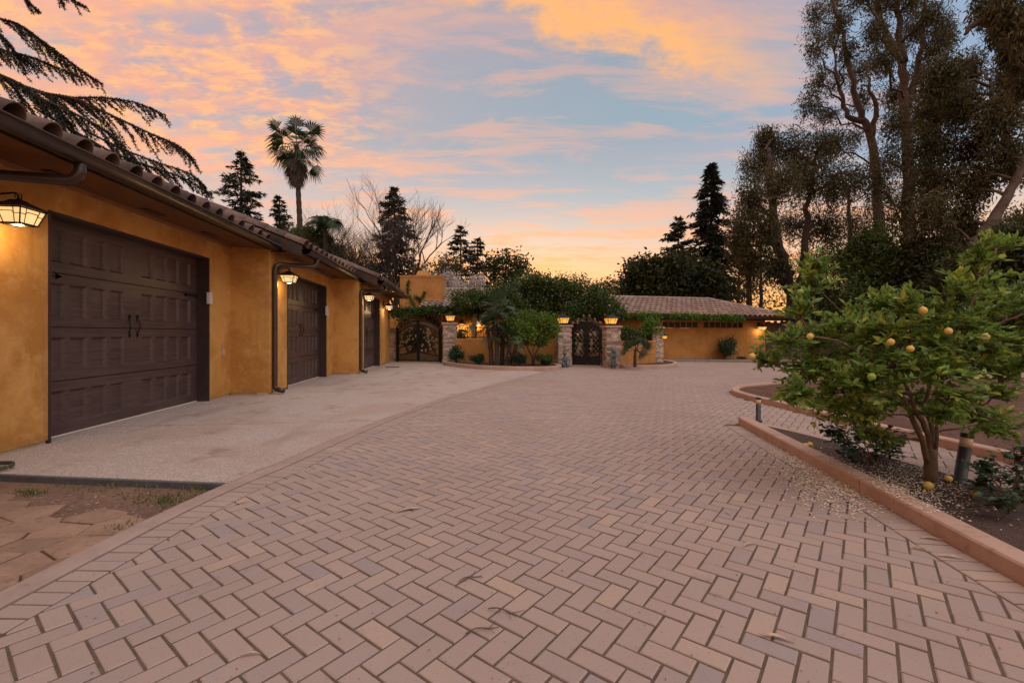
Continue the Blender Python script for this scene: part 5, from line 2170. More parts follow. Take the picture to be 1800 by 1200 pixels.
# ---- eucalyptus trees on the right
rg = np.random.default_rng(5)
EU = (0.27, 0.062)
clump_tree('eucalyptus_tree', 'dense rounded eucalyptus directly right of the tall dark redwood', 'tree',
           [[groundpt(1402, 31)] + px([(1396, 540), (1385, 490), (1370, 440), (1360, 380), (1352, 320), (1350, 270)], 31),
            px([(1398, 540), (1412, 480), (1416, 420), (1420, 350), (1430, 290)], 31)], 0.55,
           pxclumps([(1335, 292, 30, 26), (1385, 262, 36, 24), (1440, 258, 36, 28), (1316, 350, 28, 32), (1365, 325, 34, 34), (1420, 322, 36, 38), (1465, 320, 28, 44), (1300, 405, 16, 34), (1340, 405, 30, 32), (1400, 398, 36, 36), (1450, 405, 34, 40), (1318, 468, 20, 34), (1370, 470, 26, 22), (1435, 468, 30, 32), (1345, 250, 14, 12), (1405, 300, 30, 30), (1300, 445, 14, 26)], 31, rg),
           EU, M['lv_euc'], M['bark_dark'], 1, 22, 125, 0.34, 1.0, None, 1.8, shell=0.25)
clump_tree('eucalyptus_tree', 'airy eucalyptus with forked bare limbs against the pink sky, left of the tallest one', 'tree',
           [[groundpt(1546, 36)] + px([(1545, 420), (1541, 320), (1532, 240), (1516, 208), (1504, 170), (1494, 120), (1482, 60), (1464, 10), (1450, -40)], 36),
            px([(1532, 240), (1540, 195), (1530, 160), (1524, 120)], 36),
            px([(1520, 214), (1490, 205), (1478, 170), (1470, 120), (1466, 90)], 36)], 0.38,
           pxclumps([(1436, 30, 16, 26), (1462, 5, 24, 20), (1432, 85, 14, 26), (1458, 70, 18, 22), (1436, 140, 18, 24), (1468, 140, 18, 28), (1426, 185, 18, 14), (1500, 130, 20, 26), (1528, 105, 16, 22), (1480, 40, 16, 22), (1455, 200, 24, 14), (1510, 175, 20, 16), (1490, 90, 14, 20), (1500, 240, 20, 18), (1470, 250, 20, 18)], 36, rg),
           EU, M['lv_euc'], M['bark_pale'], 2, 14, 72, 0.33, 0.9, None, 1.5, shell=0.35)
clump_tree('eucalyptus_tree', 'tallest pale trunked eucalyptus rising past the top of the sky', 'tree',
           [[groundpt(1598, 32)] + px([(1597, 500), (1597, 380), (1594, 260), (1590, 170), (1584, 112), (1566, 70), (1548, 40), (1530, -20), (1524, -60)], 32),
            px([(1584, 112), (1582, 60), (1576, 10), (1580, -50)], 32),
            px([(1594, 190), (1606, 150), (1618, 100), (1622, 40), (1630, -20)], 32)], 0.46,
           pxclumps([(1556, 8, 28, 28), (1605, 2, 28, 28), (1640, 30, 22, 26), (1538, 60, 18, 22), (1605, 55, 20, 24), (1645, 85, 26, 22), (1555, 110, 20, 22), (1626, 120, 26, 22), (1600, -25, 50, 20), (1570, 170, 22, 24), (1636, 160, 36, 22), (1570, 225, 20, 26), (1625, 215, 28, 28), (1560, 285, 30, 34), (1612, 300, 36, 36), (1535, 330, 34, 44), (1580, 380, 44, 44), (1520, 400, 38, 40), (1515, -10, 20, 20), (1665, 60, 12, 24)], 32, rg),
           EU, M['lv_euc'], M['bark_pale'], 3, 20, 84, 0.33, 0.9, None, 1.6, shell=0.3)
clump_tree('eucalyptus_tree', 'broad heavy eucalyptus with a pale leaning trunk at the far right', 'tree',
           [[groundpt(1640, 23)] + px([(1652, 520), (1694, 452), (1724, 415), (1752, 375), (1785, 318), (1815, 240), (1838, 150)], 23),
            px([(1785, 318), (1772, 260), (1752, 200), (1740, 140)], 24.5)], 0.42,
           pxclumps([(1655, 135, 34, 26), (1705, 128, 36, 26), (1765, 140, 40, 34), (1648, 190, 34, 30), (1700, 190, 42, 34), (1765, 205, 40, 36), (1640, 255, 36, 34), (1695, 260, 42, 36), (1640, 320, 36, 36), (1700, 330, 40, 36), (1760, 275, 34, 30), (1815, 290, 40, 50), (1640, 385, 34, 40), (1690, 395, 32, 32), (1800, 400, 44, 50), (1745, 430, 34, 30), (1830, 180, 40, 60), (1665, 440, 36, 36)], 25, rg, 0.8, 0.08),
           EU, M['lv_euc'], M['bark_pale'], 4, 24, 140, 0.30, 1.0, None, 1.8, shell=0.15)
clump_tree('eucalyptus_tree', 'eucalyptus branches with hanging leaves in the top right corner, nearest of all', 'tree',
           [[groundpt(1990, 13)] + px([(1960, 300), (1900, 150), (1850, 60), (1790, 10)], 13), px([(1900, 150), (1840, 150), (1780, 110)], 13), px([(1850, 60), (1780, 30), (1720, 40), (1690, 62)], 13)], 0.30,
           pxclumps([(1770, 10, 30, 18), (1735, 14, 18, 14), (1795, 45, 22, 24), (1780, 95, 20, 20), (1825, 70, 30, 60), (1755, 50, 16, 14), (1800, 135, 22, 22)], 13, rg),
           (0.22, 0.045), M['lv_euc'], M['bark'], 6, 18, 60, 0.15, 1.4, None, 2.0, shell=0.35)
clump_tree('slim_tree', 'slim bare stemmed trees seen between the redwood and the eucalyptus above the roof end', 'tree',
           [[groundpt(1318, 40)] + px([(1318, 540), (1316, 470), (1312, 400)], 40), [groundpt(1338, 41)] + px([(1338, 540), (1337, 470), (1340, 400)], 41), [groundpt(1296, 40)] + px([(1296, 540), (1300, 490), (1302, 470)], 40)], 0.36,
           pxclumps([(1320, 505, 26, 18), (1345, 510, 22, 16), (1300, 520, 18, 12), (1362, 530, 20, 18), (1330, 540, 26, 10), (1335, 470, 18, 18)], 40, rg),
           (0.32, 0.13), M['lv_dark'], M['bark_dark'], 7, 8, 22, 0.5, 0.5)
clump_tree('eucalyptus_tree', 'hanging eucalyptus foliage filling the gap low behind the two tall pale trunks', 'tree',
           [[groundpt(1500, 40)] + px([(1500, 520), (1496, 420), (1490, 330)], 40)], 0.4,
           pxclumps([(1480, 330, 26, 30), (1515, 320, 26, 34), (1490, 400, 32, 36), (1540, 420, 30, 36), (1580, 440, 34, 40), (1470, 460, 28, 34), (1520, 480, 32, 36), (1640, 450, 34, 40), (1560, 350, 26, 30)], 40, rg),
           (0.30, 0.075), M['lv_euc'], M['bark_dark'], 16, 14, 100, 0.40, 1.0, None, 1.7, shell=0.25)
# ---- dark undergrowth trees on the right
for i, (u, v, du, dv, Z, lab) in enumerate([(1445, 550, 52, 60, 27, 'dark rounded evergreen shrub tree at the fence behind the left of the lemon tree'),
                                            (1530, 500, 56, 100, 26, 'tall dark evergreen behind the middle of the lemon tree'),
                                            (1616, 510, 56, 90, 25, 'dark evergreen with reddish gaps behind the lemon tree, left of the leaning trunk'),
                                            (1712, 525, 62, 76, 21, 'dark evergreen under the pale leaning trunk'),
                                            (1800, 500, 56, 110, 19, 'dark evergreen mass at the right edge')]):
    cl = [(u + dx * du, v + dy * dv, du * 0.55, dv * 0.42) for dx, dy in ((-.5, -.45), (.5, -.4), (0, -.65), (-.55, .2), (.5, .25), (0, .05), (0, .7), (-.6, .75), (.6, .75))]
    clump_tree('evergreen_tree', lab, 'tree', [[groundpt(u, Z), C(u - 3, v + dv * 0.3, Z), C(u + 2, v - dv * 0.4, Z)]], 0.22,
               pxclumps(cl, Z, rg, 0.9, 0.04), (0.26, 0.10), M['lv_dark'] if i != 1 else M['lv_hedge'], M['bark_dark'], 30 + i, 22, 88, 0.36, 0.5, 'dark evergreens along the right side', shell=0.2)
# low shrubs along the far bed on the right
for i, (u, v, du, dv, Z) in enumerate([(1660, 620, 26, 22, 17.5), (1712, 616, 28, 28, 17), (1768, 618, 30, 28, 16.8), (1815, 615, 28, 32, 16.5)]):
    cl = [(u + dx * du, v + dy * dv, du * 0.6, dv * 0.5) for dx, dy in ((-.5, -.2), (.5, -.2), (0, .3), (0, -.5))]
    lab = ['low dark shrub in the far bed behind the lemon tree, first from the left', 'low dark shrub in the far bed straight behind the green lemon', 'low dark shrub in the far bed with pale flowers', 'low dark shrub in the far bed at the right edge'][i]
    clump_tree('shrub', lab, 'shrub', [[groundpt(u, Z), C(u, v, Z)]], 0.05, pxclumps(cl, Z, rg, 0.9, 0.03), (0.12, 0.05), M['lv_dark'], M['bark_dark'], 50 + i, 12, 40, 0.16, 0.3, 'low shrubs in the far right bed',
               extra=(26, M['lv_pink'], 0.05, 'flowers') if i == 2 else None)


# ---- conifers
def conifer(name, label, u, vtop, Z, hw, seed, zlo=0.15, lean=0.0, tiers=34, per=7, droop=0.5, dens=1.0, skirt=1.0, group=None, LW_=(0.42, 0.11), m=None, base_u=None, prof=0.8):
    pr = random.Random(seed)
    r = np.random.default_rng(seed)
    base = groundpt(base_u or u, Z)
    top = C(u, vtop, Z)
    Ht = top.z - base.z
    Rm = hw * Z / FPX
    root = thing(name, base, label, 'tree', group)
    tb = MB()
    n = 8
    tb.tube([base.lerp(top, i / n) for i in range(n + 1)], [0.018 * Ht * (1 - 0.93 * i / n) + 0.02 for i in range(n + 1)], 7)
    P, A, T = [], [], []
    for k in range(tiers):
        f = k / (tiers - 1)
        f = f ** 0.92
        z = zlo + (1 - zlo) * f
        ax = base.lerp(top, z)
        rad = Rm * (1 - f) ** prof * pr.uniform(0.62, 1.15) + 0.12
        if f < 0.12:
            rad *= skirt
        for j in range(per):
            if pr.random() < 0.12:
                continue
            a = pr.uniform(0, 6.283)
            L = rad * pr.uniform(0.65, 1.12)
            d = Vector((math.cos(a), math.sin(a), 0))
            pts = []
            dr = droop * pr.uniform(0.6, 1.3)
            for i in range(5):
                t = i / 4
                pts.append(ax + d * L * t + Vector((0, 0, 0.10 * L * t - dr * 0.7 * L * t * t)))
            tb.tube(pts, [0.012 * Ht * 0.2 * (1 - f) + 0.012, 0.03 * (1 - f) + 0.008, 0.012, 0.008, 0.005], 3)
            m_ = int((16 + 34 * L) * dens)
            t = r.uniform(0.12, 1.02, m_)
            side = np.array((-d.y, d.x, 0))
            i0 = np.minimum((t * 4).astype(int), 3)
            pa = np.array([tuple(p) for p in pts])
            q = pa[i0] + (pa[i0 + 1] - pa[i0]) * (t * 4 - i0)[:, None]
            wd = np.minimum(0.20 * L, 0.75) * (1.05 - t * 0.8)
            off = r.uniform(-1, 1, m_) * wd
            q = q + side[None, :] * off[:, None]
            q[:, 2] -= np.abs(off) * 0.35 + r.uniform(0, 0.1, m_)
            P.append(q)
            A.append(np.array(tuple(d))[None, :] + side[None, :] * np.sign(off)[:, None] * 0.8 + np.array((0, 0, -0.35)))
            T.append(np.clip(r.uniform(0.15, 0.6) + r.normal(size=m_) * 0.15, 0, 1))
    tb.build('trunk', M['bark_dark'], root, base)
    P, A, T = np.concatenate(P), np.concatenate(A), np.concatenate(T)
    me = np_mesh('crown', leafset(P, LW_[0], LW_[1], r, 0.2, 0.55, A, 1.0), 4, T, m or M['lv_needle'])
    link(bpy.data.objects.new('crown', me), root, base)
    return root


conifer('redwood_tree', 'tall dark redwood above the house roof, right of the dark leafy trees', 1250, 288, 46, 58, 101, 0.22, tiers=44, per=7, droop=0.5, dens=0.95, LW_=(0.5, 0.13), prof=0.62)
conifer('pine_tree', 'short ragged pine left of the tall redwood above the house roof', 1192, 383, 50, 58, 102, 0.34, tiers=17, per=6, droop=0.05, dens=0.9, LW_=(0.5, 0.14), prof=0.55)
conifer('redwood_tree', 'broad conifer above the garage roof, left of the fan palm', 424, 268, 40, 92, 103, 0.40, tiers=24, per=6, droop=0.22, dens=0.8, LW_=(0.42, 0.11), prof=0.75)
conifer('redwood_tree', 'small pointed conifer just left of the fan palm trunk', 491, 345, 44, 48, 104, 0.35, tiers=22, per=6, droop=0.2, dens=0.9, LW_=(0.42, 0.11), prof=0.75)
conifer('redwood_tree', 'slender dark conifer between the bare branched trees', 693, 330, 31, 42, 105, 0.42, tiers=24, per=7, droop=0.3, dens=0.9, LW_=(0.32, 0.09), prof=0.5, base_u=697)
conifer('redwood_tree', 'taller of the two far conifers near the chimney', 810, 398, 48, 34, 106, 0.45, tiers=16, per=6, droop=0.2, dens=0.85, LW_=(0.42, 0.11), prof=0.55)
conifer('redwood_tree', 'shorter of the two far conifers near the chimney', 839, 419, 49, 40, 107, 0.34, tiers=18, per=6, droop=0.2, dens=0.85, LW_=(0.42, 0.11), prof=0.55)
# ---- broad trees above the roofs
clump_tree('broadleaf_tree', 'dense dark leafy tree standing above the house roof below the redwood', 'tree', [[groundpt(1190, 39)] + px([(1190, 520), (1186, 480)], 39)], 0.35,
           pxclumps([(1122, 478, 20, 22), (1112, 502, 16, 14), (1150, 470, 26, 18), (1185, 468, 26, 20), (1220, 478, 28, 20), (1248, 492, 24, 22), (1265, 510, 18, 16), (1160, 500, 30, 22), (1205, 505, 34, 22), (1240, 520, 34, 18), (1135, 520, 30, 16), (1180, 528, 40, 14)], 39, rg, 0.9, 0.04),
           (0.42, 0.19), M['lv_dark'], M['bark_dark'], 8, 22, 60, 0.55, 0.3, shell=0.25)
clump_tree('broadleaf_tree', 'open crowned tree against the yellow sky left of the flowering climber', 'tree', [[groundpt(892, 45)] + px([(890, 520), (888, 470)], 45)], 0.28,
           pxclumps([(868, 468, 16, 12), (895, 458, 18, 12), (915, 472, 12, 12), (880, 485, 20, 12), (906, 490, 14, 10), (885, 505, 24, 12)], 45, rg, 0.9, 0.04),
           (0.40, 0.17), M['lv_dark'], M['bark_dark'], 9, 14, 34, 0.5, 0.3)
clump_tree('broadleaf_tree', 'loose leafy tree right behind the chimney flue', 'tree', [[groundpt(776, 40)] + px([(778, 520), (780, 470)], 40)], 0.24,
           pxclumps([(772, 470, 14, 16), (790, 462, 14, 12), (782, 490, 16, 14), (765, 495, 14, 12), (800, 485, 12, 14)], 40, rg, 0.9, 0.04),
           (0.36, 0.14), M['lv_dark'], M['bark_dark'], 10, 10, 22, 0.5, 0.3)
clump_tree('broadleaf_tree', 'low far tree on the skyline right of the flowering climber', 'tree', [[groundpt(1072, 66), C(1072, 520, 66)]], 0.2,
           pxclumps([(1060, 506, 14, 9), (1078, 503, 14, 8), (1095, 510, 14, 8), (1045, 512, 14, 8), (1070, 518, 30, 10)], 66, rg, 0.9, 0.03),
           (0.45, 0.2), M['lv_dark'], M['bark_dark'], 12, 12, 30, 0.7, 0.3)
clump_tree('broadleaf_tree', 'bright green leafy tree top over the garage roof by the palm trunk', 'tree', [[groundpt(548, 27), C(548, 440, 27)]], 0.2,
           pxclumps([(514, 416, 9, 6), (532, 410, 12, 7), (550, 411, 11, 7), (545, 424, 22, 8), (572, 424, 10, 7), (590, 442, 12, 7), (568, 436, 14, 8)], 27, rg, 0.9, 0.04),
           (0.22, 0.10), M['lv_hedge'], M['bark_dark'], 13, 16, 40, 0.22, 0.3, shell=0.3)
clump_tree('broadleaf_tree', 'dark low leafy tree behind the bare trees over the end of the garage roof', 'tree', [[groundpt(640, 36), C(640, 480, 36)]], 0.2,
           pxclumps([(615, 452, 18, 14), (645, 462, 18, 12), (672, 470, 14, 12), (630, 480, 26, 12), (660, 490, 22, 12), (735, 480, 14, 14), (720, 500, 18, 12)], 36, rg, 0.9, 0.04),
           (0.30, 0.12), M['lv_dark'], M['bark_dark'], 17, 12, 30, 0.42, 0.3)
clump_tree('blossom_tree', 'white blossoming tree behind the tiled roof beside the chimney', 'tree', [[groundpt(796, 30), C(796, 520, 30)]], 0.14,
           pxclumps([(786, 492, 10, 8), (800, 498, 12, 9), (790, 505, 14, 8), (815, 508, 14, 6), (838, 498, 8, 8)], 30, rg, 0.9, 0.03),
           (0.13, 0.09), M['lv_blossom'], M['bark_dark'], 14, 16, 40, 0.26, 0.1)


# ---- bare winter trees
def bare_tree(label, base, h, seed, spread=0.55, r0=0.2, depth=6, lean=(0, 0)):
    pr = random.Random(seed)
    root = thing('bare_tree', base, label, 'tree', 'leafless trees behind the garage')
    tb = MB()

    def grow(p, d, L, r, lev):
        n = 3 if lev < 3 else 2
        pts = [p]
        q = p
        dd = d.copy()
        for i in range(n):
            dd = (dd + Vector((pr.uniform(-1, 1), pr.uniform(-1, 1), pr.uniform(-0.5, 0.8))) * 0.16).normalized()
            q = q + dd * (L / n)
            pts.append(q)
        tb.tube(pts, [r * (1 - 0.4 * i / n) for i in range(n + 1)], 6 if lev < 2 else 3, cap=False)
        if lev >= depth:
            return
        k = pr.choice((2, 3, 3, 3)) if lev else 5
        for i in range(k):
            a = pr.uniform(0, 6.283)
            o = Vector((math.cos(a), math.sin(a), 0.1))
            nd_ = (dd * (1 - spread * 0.5) + o * spread * pr.uniform(0.6, 1.2) + Vector((0, 0, 0.14))).normalized()
            grow(pts[-1] if i < k - 1 else pts[-2], nd_, L * pr.uniform(0.62, 0.86), r * pr.uniform(0.5, 0.66), lev + 1)

    grow(Vector(base), Vector((lean[0], lean[1], 1)).normalized(), h * 0.30, r0, 0)
    tb.build('branches', M['bark_dark'], root, base)


bare_tree('bare branched tree left of the slender dark conifer', groundpt(625, 27), 9.0, 201, 0.62, 0.15, 7)
bare_tree('tall bare tree spreading behind the slender dark conifer', groundpt(706, 28.5), 9.6, 204, 0.5, 0.20, 7, (0.12, 0))
bare_tree('bare twiggy tree above the garage roof right of the feather leaved palm', groundpt(592, 29), 8.6, 207, 0.6, 0.13, 7)
bare_tree('bare twiggy tree close left of the tall bare one', groundpt(655, 30), 8.2, 209, 0.66, 0.13, 7)
bare_tree('bare tree just behind the chimney', groundpt(757, 34), 8.0, 205, 0.66, 0.14, 7)


# ---- palms
def fan_frond(hub, d, Rp, Rf, pr, droop=0.35, nb=16, dead=False, span=2.6, roll=0.55):
    """petiole then a fan of blades; returns quads"""
    d = d.normalized()
    tip = hub + d * Rp + Vector((0, 0, -droop * Rp * 0.35))
    side = d.cross(Vector((0, 0, 1)))
    if side.length < 0.05:
        side = Vector((1, 0, 0))
    side.normalize()
    nrm = side.cross(d).normalized()
    ro = pr.uniform(-roll, roll)
    side, nrm = side * math.cos(ro) + nrm * math.sin(ro), nrm * math.cos(ro) - side * math.sin(ro)
    q = []
    w = 0.018 * (Rf + 0.3)
    q.append([hub - side * w, hub + side * w, tip + side * w * 0.6, tip - side * w * 0.6])
    fd = (tip - hub).normalized()
    for i in range(nb):
        a = (i / (nb - 1) - 0.5) * span
        bd = (fd * math.cos(a) + side * math.sin(a)).normalized()
        bd = (bd + nrm * 0.12 * abs(math.sin(a))).normalized()
        L = Rf * (0.72 + 0.28 * math.cos(a * 0.8)) * pr.uniform(0.9, 1.08)
        m = tip + bd * L * 0.6
        e = tip + bd * L + Vector((0, 0, -droop * L * pr.uniform(0.25, 0.7)))
        sd = bd.cross(nrm).normalized() * L * 0.055
        q.append([tip, m + sd, m + (e - m) * 0.02, m - sd])
        q.append([m - sd, m + sd, e + sd * 0.12, e - sd * 0.12])
    return q


def frond_obj(quads, name, m, parent, off, pr, dead=False):
    b = MB()
    tn = pr.uniform(0.15, 0.85)
    for q in quads:
        b.add(q, [(0, 1, 2, 3)], min(1, max(0, tn + pr.uniform(-.12, .12))))
    return b.build(name, m, parent, off)


def fan_palm(label, trunk, r0, R, nf, seed, group=None, skirt=0, lo=-0.5, name='fan_palm', petiole=0.5, barkm=None, dryn=0, nb=16, dk=None, zmax=0.96, roll=0.55):
    """one trunk (world points) with a round head of fan fronds"""
    pr = random.Random(seed)
    base = Vector(trunk[0])
    root = thing(name, base, label, 'palm', group)
    fan_palm_on(root, base, trunk, r0, R, nf, pr, skirt, lo, petiole, barkm, dryn, nb, dk, zmax, roll)
    return root


def fan_palm_on(root, base, trunk, r0, R, nf, pr, skirt, lo, petiole, barkm, dryn, nb=16, dk=None, zmax=0.96, roll=0.55):
    tb = MB()
    n = 26
    pts = [along(trunk, i / (n - 1)) for i in range(n)]
    tb.tube(pts, [r0 * (1.2 - 0.35 * i / n) * (1.0 + (0.10 if i % 2 else -0.04)) for i in range(n)], 9)
    tb.build('trunk', barkm or M['bark'], root, base, False)
    hub = Vector(trunk[-1])
    for i in range(nf):
        z = lo + (zmax - lo) * ((i + 0.5) / nf)
        z = min(zmax, z + pr.uniform(-.16, .16))
        a = i * 2.399963 + pr.uniform(-.3, .3)
        rr = math.sqrt(max(0, 1 - z * z))
        d = Vector((rr * math.cos(a), rr * math.sin(a), z))
        fr = fan_frond(hub, d, R * petiole * pr.uniform(0.45, 1.35), R * (1 - petiole) * pr.uniform(0.8, 1.2), pr, dk if dk is not None else (0.7 if z < 0.3 else 0.4), nb, roll=roll)
        dead = i < dryn
        frond_obj(fr, 'frond', M['lv_palm_dry'] if dead else M['lv_palm'], root, base, pr)
    if skirt:
        b = MB()
        for i in range(skirt):
            a = pr.uniform(0, 6.283)
            k = pr.random()
            h = hub + Vector((0, 0, -R * (0.10 + 0.85 * k)))
            d = Vector((math.cos(a) * 0.55, math.sin(a) * 0.55, -0.9))
            for q in fan_frond(h, d, R * 0.22 * (1.2 - k * 0.6), R * 0.40 * (1.15 - k * 0.45), pr, 0.8, 8, span=1.5):
                b.add(q, [(0, 1, 2, 3)], pr.random())
        b.build('dead_frond_skirt', M['lv_palm_dry'], root, base)['kind'] = 'stuff'


Zp = 39.0
fan_palm('tall fan palm with a shaggy skirt standing against the sunset sky', [groundpt(530, Zp), C(527, 390, Zp), C(524, 330, Zp), C(521, 256, Zp)], 0.20, 54 * Zp / FPX, 46, 301, None, 60, -0.65, 'fan_palm', 0.56, M['bark_dark'], 0, 14)


def feather_palm(label, trunk, r0, R, nf, seed, m):
    pr = random.Random(seed)
    base = Vector(trunk[0])
    root = thing('feather_palm', base, label, 'palm')
    tb = MB()
    pts = [along(trunk, i / 15) for i in range(16)]
    tb.tube(pts, [r0 * (1.1 - 0.3 * i / 15) for i in range(16)], 9)
    tb.build('trunk', M['bark_dark'], root, base)
    hub = Vector(trunk[-1])
    for i in range(nf):
        a = i * 2.4 + pr.uniform(-.2, .2)
        el = pr.uniform(0.45, 1.4)
        d = Vector((math.cos(a) * math.cos(el), math.sin(a) * math.cos(el), math.sin(el)))
        L = R * pr.uniform(0.85, 1.15)
        rib = [hub + d * L * t + Vector((0, 0, -0.75 * L * t * t * t)) for t in [k / 9 for k in range(10)]]
        b = MB()
        b.tube(rib, [0.03 * (1 - k / 10) + 0.006 for k in range(10)], 4, 0.5)
        tn = pr.uniform(.2, .7)
        for k in range(34):
            t = 0.12 + 0.86 * k / 33
            p = along(rib, t)
            td = (along(rib, min(1, t + .05)) - along(rib, t - .05)).normalized()
            sd = td.cross(Vector((0, 0, 1)))
            sd = sd.normalized() if sd.length > .05 else Vector((1, 0, 0))
            ll = 0.30 * L * (1 - abs(t - 0.45) * 0.9) * pr.uniform(.8, 1.15)
            for s in (-1, 1):
                e = p + (sd * s * 0.8 + td * 0.55).normalized() * ll + Vector((0, 0, -0.45 * ll))
                mm = p.lerp(e, 0.5) + Vector((0, 0, 0.06 * ll))
                w = td * ll * 0.034
                b.add([p - w, p + w, mm + w, mm - w], [(0, 1, 2, 3)], tn)
                b.add([mm - w, mm + w, e, e - w * 0.1], [(0, 1, 2, 3)], tn)
        b.build('frond', m, root, base)


feather_palm('feather leaved palm behind the garage roof, right of the tall fan palm', [groundpt(570, 25.5), C(572, 405, 25.5)], 0.15, 56 * 25.5 / FPX, 17, 302, M['lv_palm'])

# clump of Mediterranean style fan palms in the left planter
base = G(884, 642, 0.09)
root = thing('fan_palm', base, 'many stemmed fan palm with shaggy brown trunks in the left planter', 'palm')
Zc = (base.dot(cw))
pr = random.Random(41)
for (bu, tu, tv, nf, Rp_) in ((864, 856, 574, 13, 0.62), (873, 869, 566, 12, 0.58), (882, 881, 545, 17, 0.74), (889, 896, 592, 12, 0.58), (894, 908, 604, 10, 0.5)):
    dzc = pr.uniform(-.25, .25)
    b0 = C(bu, 587, Zc + dzc)
    b0.z = 0.05
    tp = C(tu, tv, Zc + dzc)
    md = b0.lerp(tp, 0.5) + Vector((0.05, 0, 0))
    fan_palm_on(root, base, [b0, md, tp], 0.078, Rp_ * 1.25, nf, pr, 3, -0.25, 0.46, M['bark'], 2, 14)
# young fan palm before the short wall
base = G(1116, 645, 0.09)
fan_palm('young green fan palm before the short ochre wall right of the black gate', [base, C(1116.5, 622, base.dot(cw)), C(1117, 616, base.dot(cw))], 0.05, 0.74, 11, 303, None, 0, -0.1, 'fan_palm', 0.46, M['bark'], 1, 15, 0.05, 0.85, 1.3)


# ---- planter shrubs and small trees
def shrub(label, u, vb, vt, w, Z, seed, m, Lf=(0.075, 0.035), nleaf=34, nsub=14, stems=5, group=None, extra=None, base_z=0.08, name='shrub', droop=0.1, open_=False, cat='shrub'):
    pr = random.Random(seed)
    r = np.random.default_rng(seed)
    base = C(u, vb, Z)
    base.z = base_z
    root = thing(name, base, label, cat, group)
    top = C(u, vt, Z).z - base_z
    ww = w * Z / FPX
    cl = []
    for k in range(7):
        a = pr.uniform(0, 6.283)
        q = base + Vector((math.cos(a) * ww * 0.5 * pr.uniform(.2, 1), math.sin(a) * ww * 0.5 * pr.uniform(.2, 1), top * pr.uniform(0.35 if not open_ else .55, 0.78)))
        cl.append((tuple(q), ww * 0.30, ww * 0.30, top * 0.20))
    P, T, subs = crown_points(cl, r, nsub, nleaf, ww * 0.11, 0.3)
    tb = MB()
    for (c, *_), sc in zip(cl, subs):
        limb(tb, base + Vector((pr.uniform(-.03, .03), pr.uniform(-.03, .03), -0.03)), c, 0.012, 0.006, pr, 4, 4, 0.05)
        for s in sc[::3]:
            limb(tb, Vector(c), s, 0.005, 0.002, pr, 2, 3, 0.05)
    tb.build('stems', M['bark'], root, base)
    me = np_mesh('foliage', leafset(P, Lf[0], Lf[1], r, droop), 4, T, m)
    link(bpy.data.objects.new('foliage', me), root, base)
    if extra:
        n, em, eL = extra
        idx = r.choice(len(P), n)
        P3 = np.repeat(P[idx] + np.array((0, 0, 0.02)), 5, axis=0)
        me = np_mesh('flowers', leafset(P3, eL, eL * 0.7, r, 0), 4, r.uniform(0, 1, len(P3)), em)
        link(bpy.data.objects.new('flowers', me), root, base)
    return root


shrub('bushy rose like shrub at the left end of the long ochre wall', 804, 638, 608, 26, 18.9, 61, M['lv_rose'], extra=(10, M['lv_pink'], 0.03))
shrub('low dark shrub left of the many stemmed palm, with pale dry tips', 840, 640, 620, 20, 17.8, 62, M['lv_rose'], (0.06, 0.025), 24, extra=(24, M['lv_palm_dry'], 0.03))
shrub('round blue green shrub just right of the many stemmed palm', 912, 642, 619, 20, 17.2, 63, M['lv_rose'])
shrub('small green shrub near the black gate, right of the small round tree', 956, 643, 622, 22, 17.2, 64, M['lv_hedge'], (0.07, 0.04), 26)
b_ = G(937, 642, 0.09)
Zt = b_.dot(cw)
clump_tree('small_tree', 'small round topped tree with forked thin stems before the long ochre wall', 'tree',
           [[b_] + px([(936, 628), (928, 612), (920, 600)], Zt), [b_] + px([(938, 625), (938, 605)], Zt), [b_] + px([(941, 622), (950, 608), (962, 596)], Zt), [b_] + px([(938, 626), (946, 612), (944, 598)], Zt)], 0.055,
           pxclumps([(902, 566, 12, 11), (922, 558, 16, 8), (945, 558, 16, 8), (965, 562, 12, 10), (975, 578, 6, 12), (912, 582, 16, 12), (938, 578, 18, 14), (960, 582, 14, 12), (925, 595, 16, 6), (950, 598, 14, 6), (895, 580, 8, 10)], Zt, rg, 0.9, 0.02),
           (0.10, 0.05), M['lv_bright'], M['bark'], 65, 16, 36, 0.13, 0.2, shell=0.2)
# oleander like plant by the house wall
p_ = H(a_of(1272), 0.35, 0.0)
shrub('tall narrow leaved shrub against the ochre house wall under the windows', 1272, 640, 592, 34, p_.dot(cw), 66, M['lv_rose'], (0.20, 0.035), 20, 12, open_=False, base_z=0.02, droop=-0.2)
shrub('tiny dark weed at the foot of the house wall', 1303, 640, 628, 12, p_.dot(cw) + .1, 67, M['lv_dark'], (0.08, 0.03), 10, 8, base_z=0.0)
# glowing potted plant behind the railing
shrub('leafy plant lit from within the porch behind the iron railing', 812, 620, 570, 28, 22.6, 68, M['lv_bright'], (0.13, 0.06), 16, 10, base_z=0.05)
lantern(C(812, 571, 24.95), 'small lit lantern in the porch seen above the leafy plant', None, 1.0, 'wall', math.atan2(-CT, -ST), True, 24)

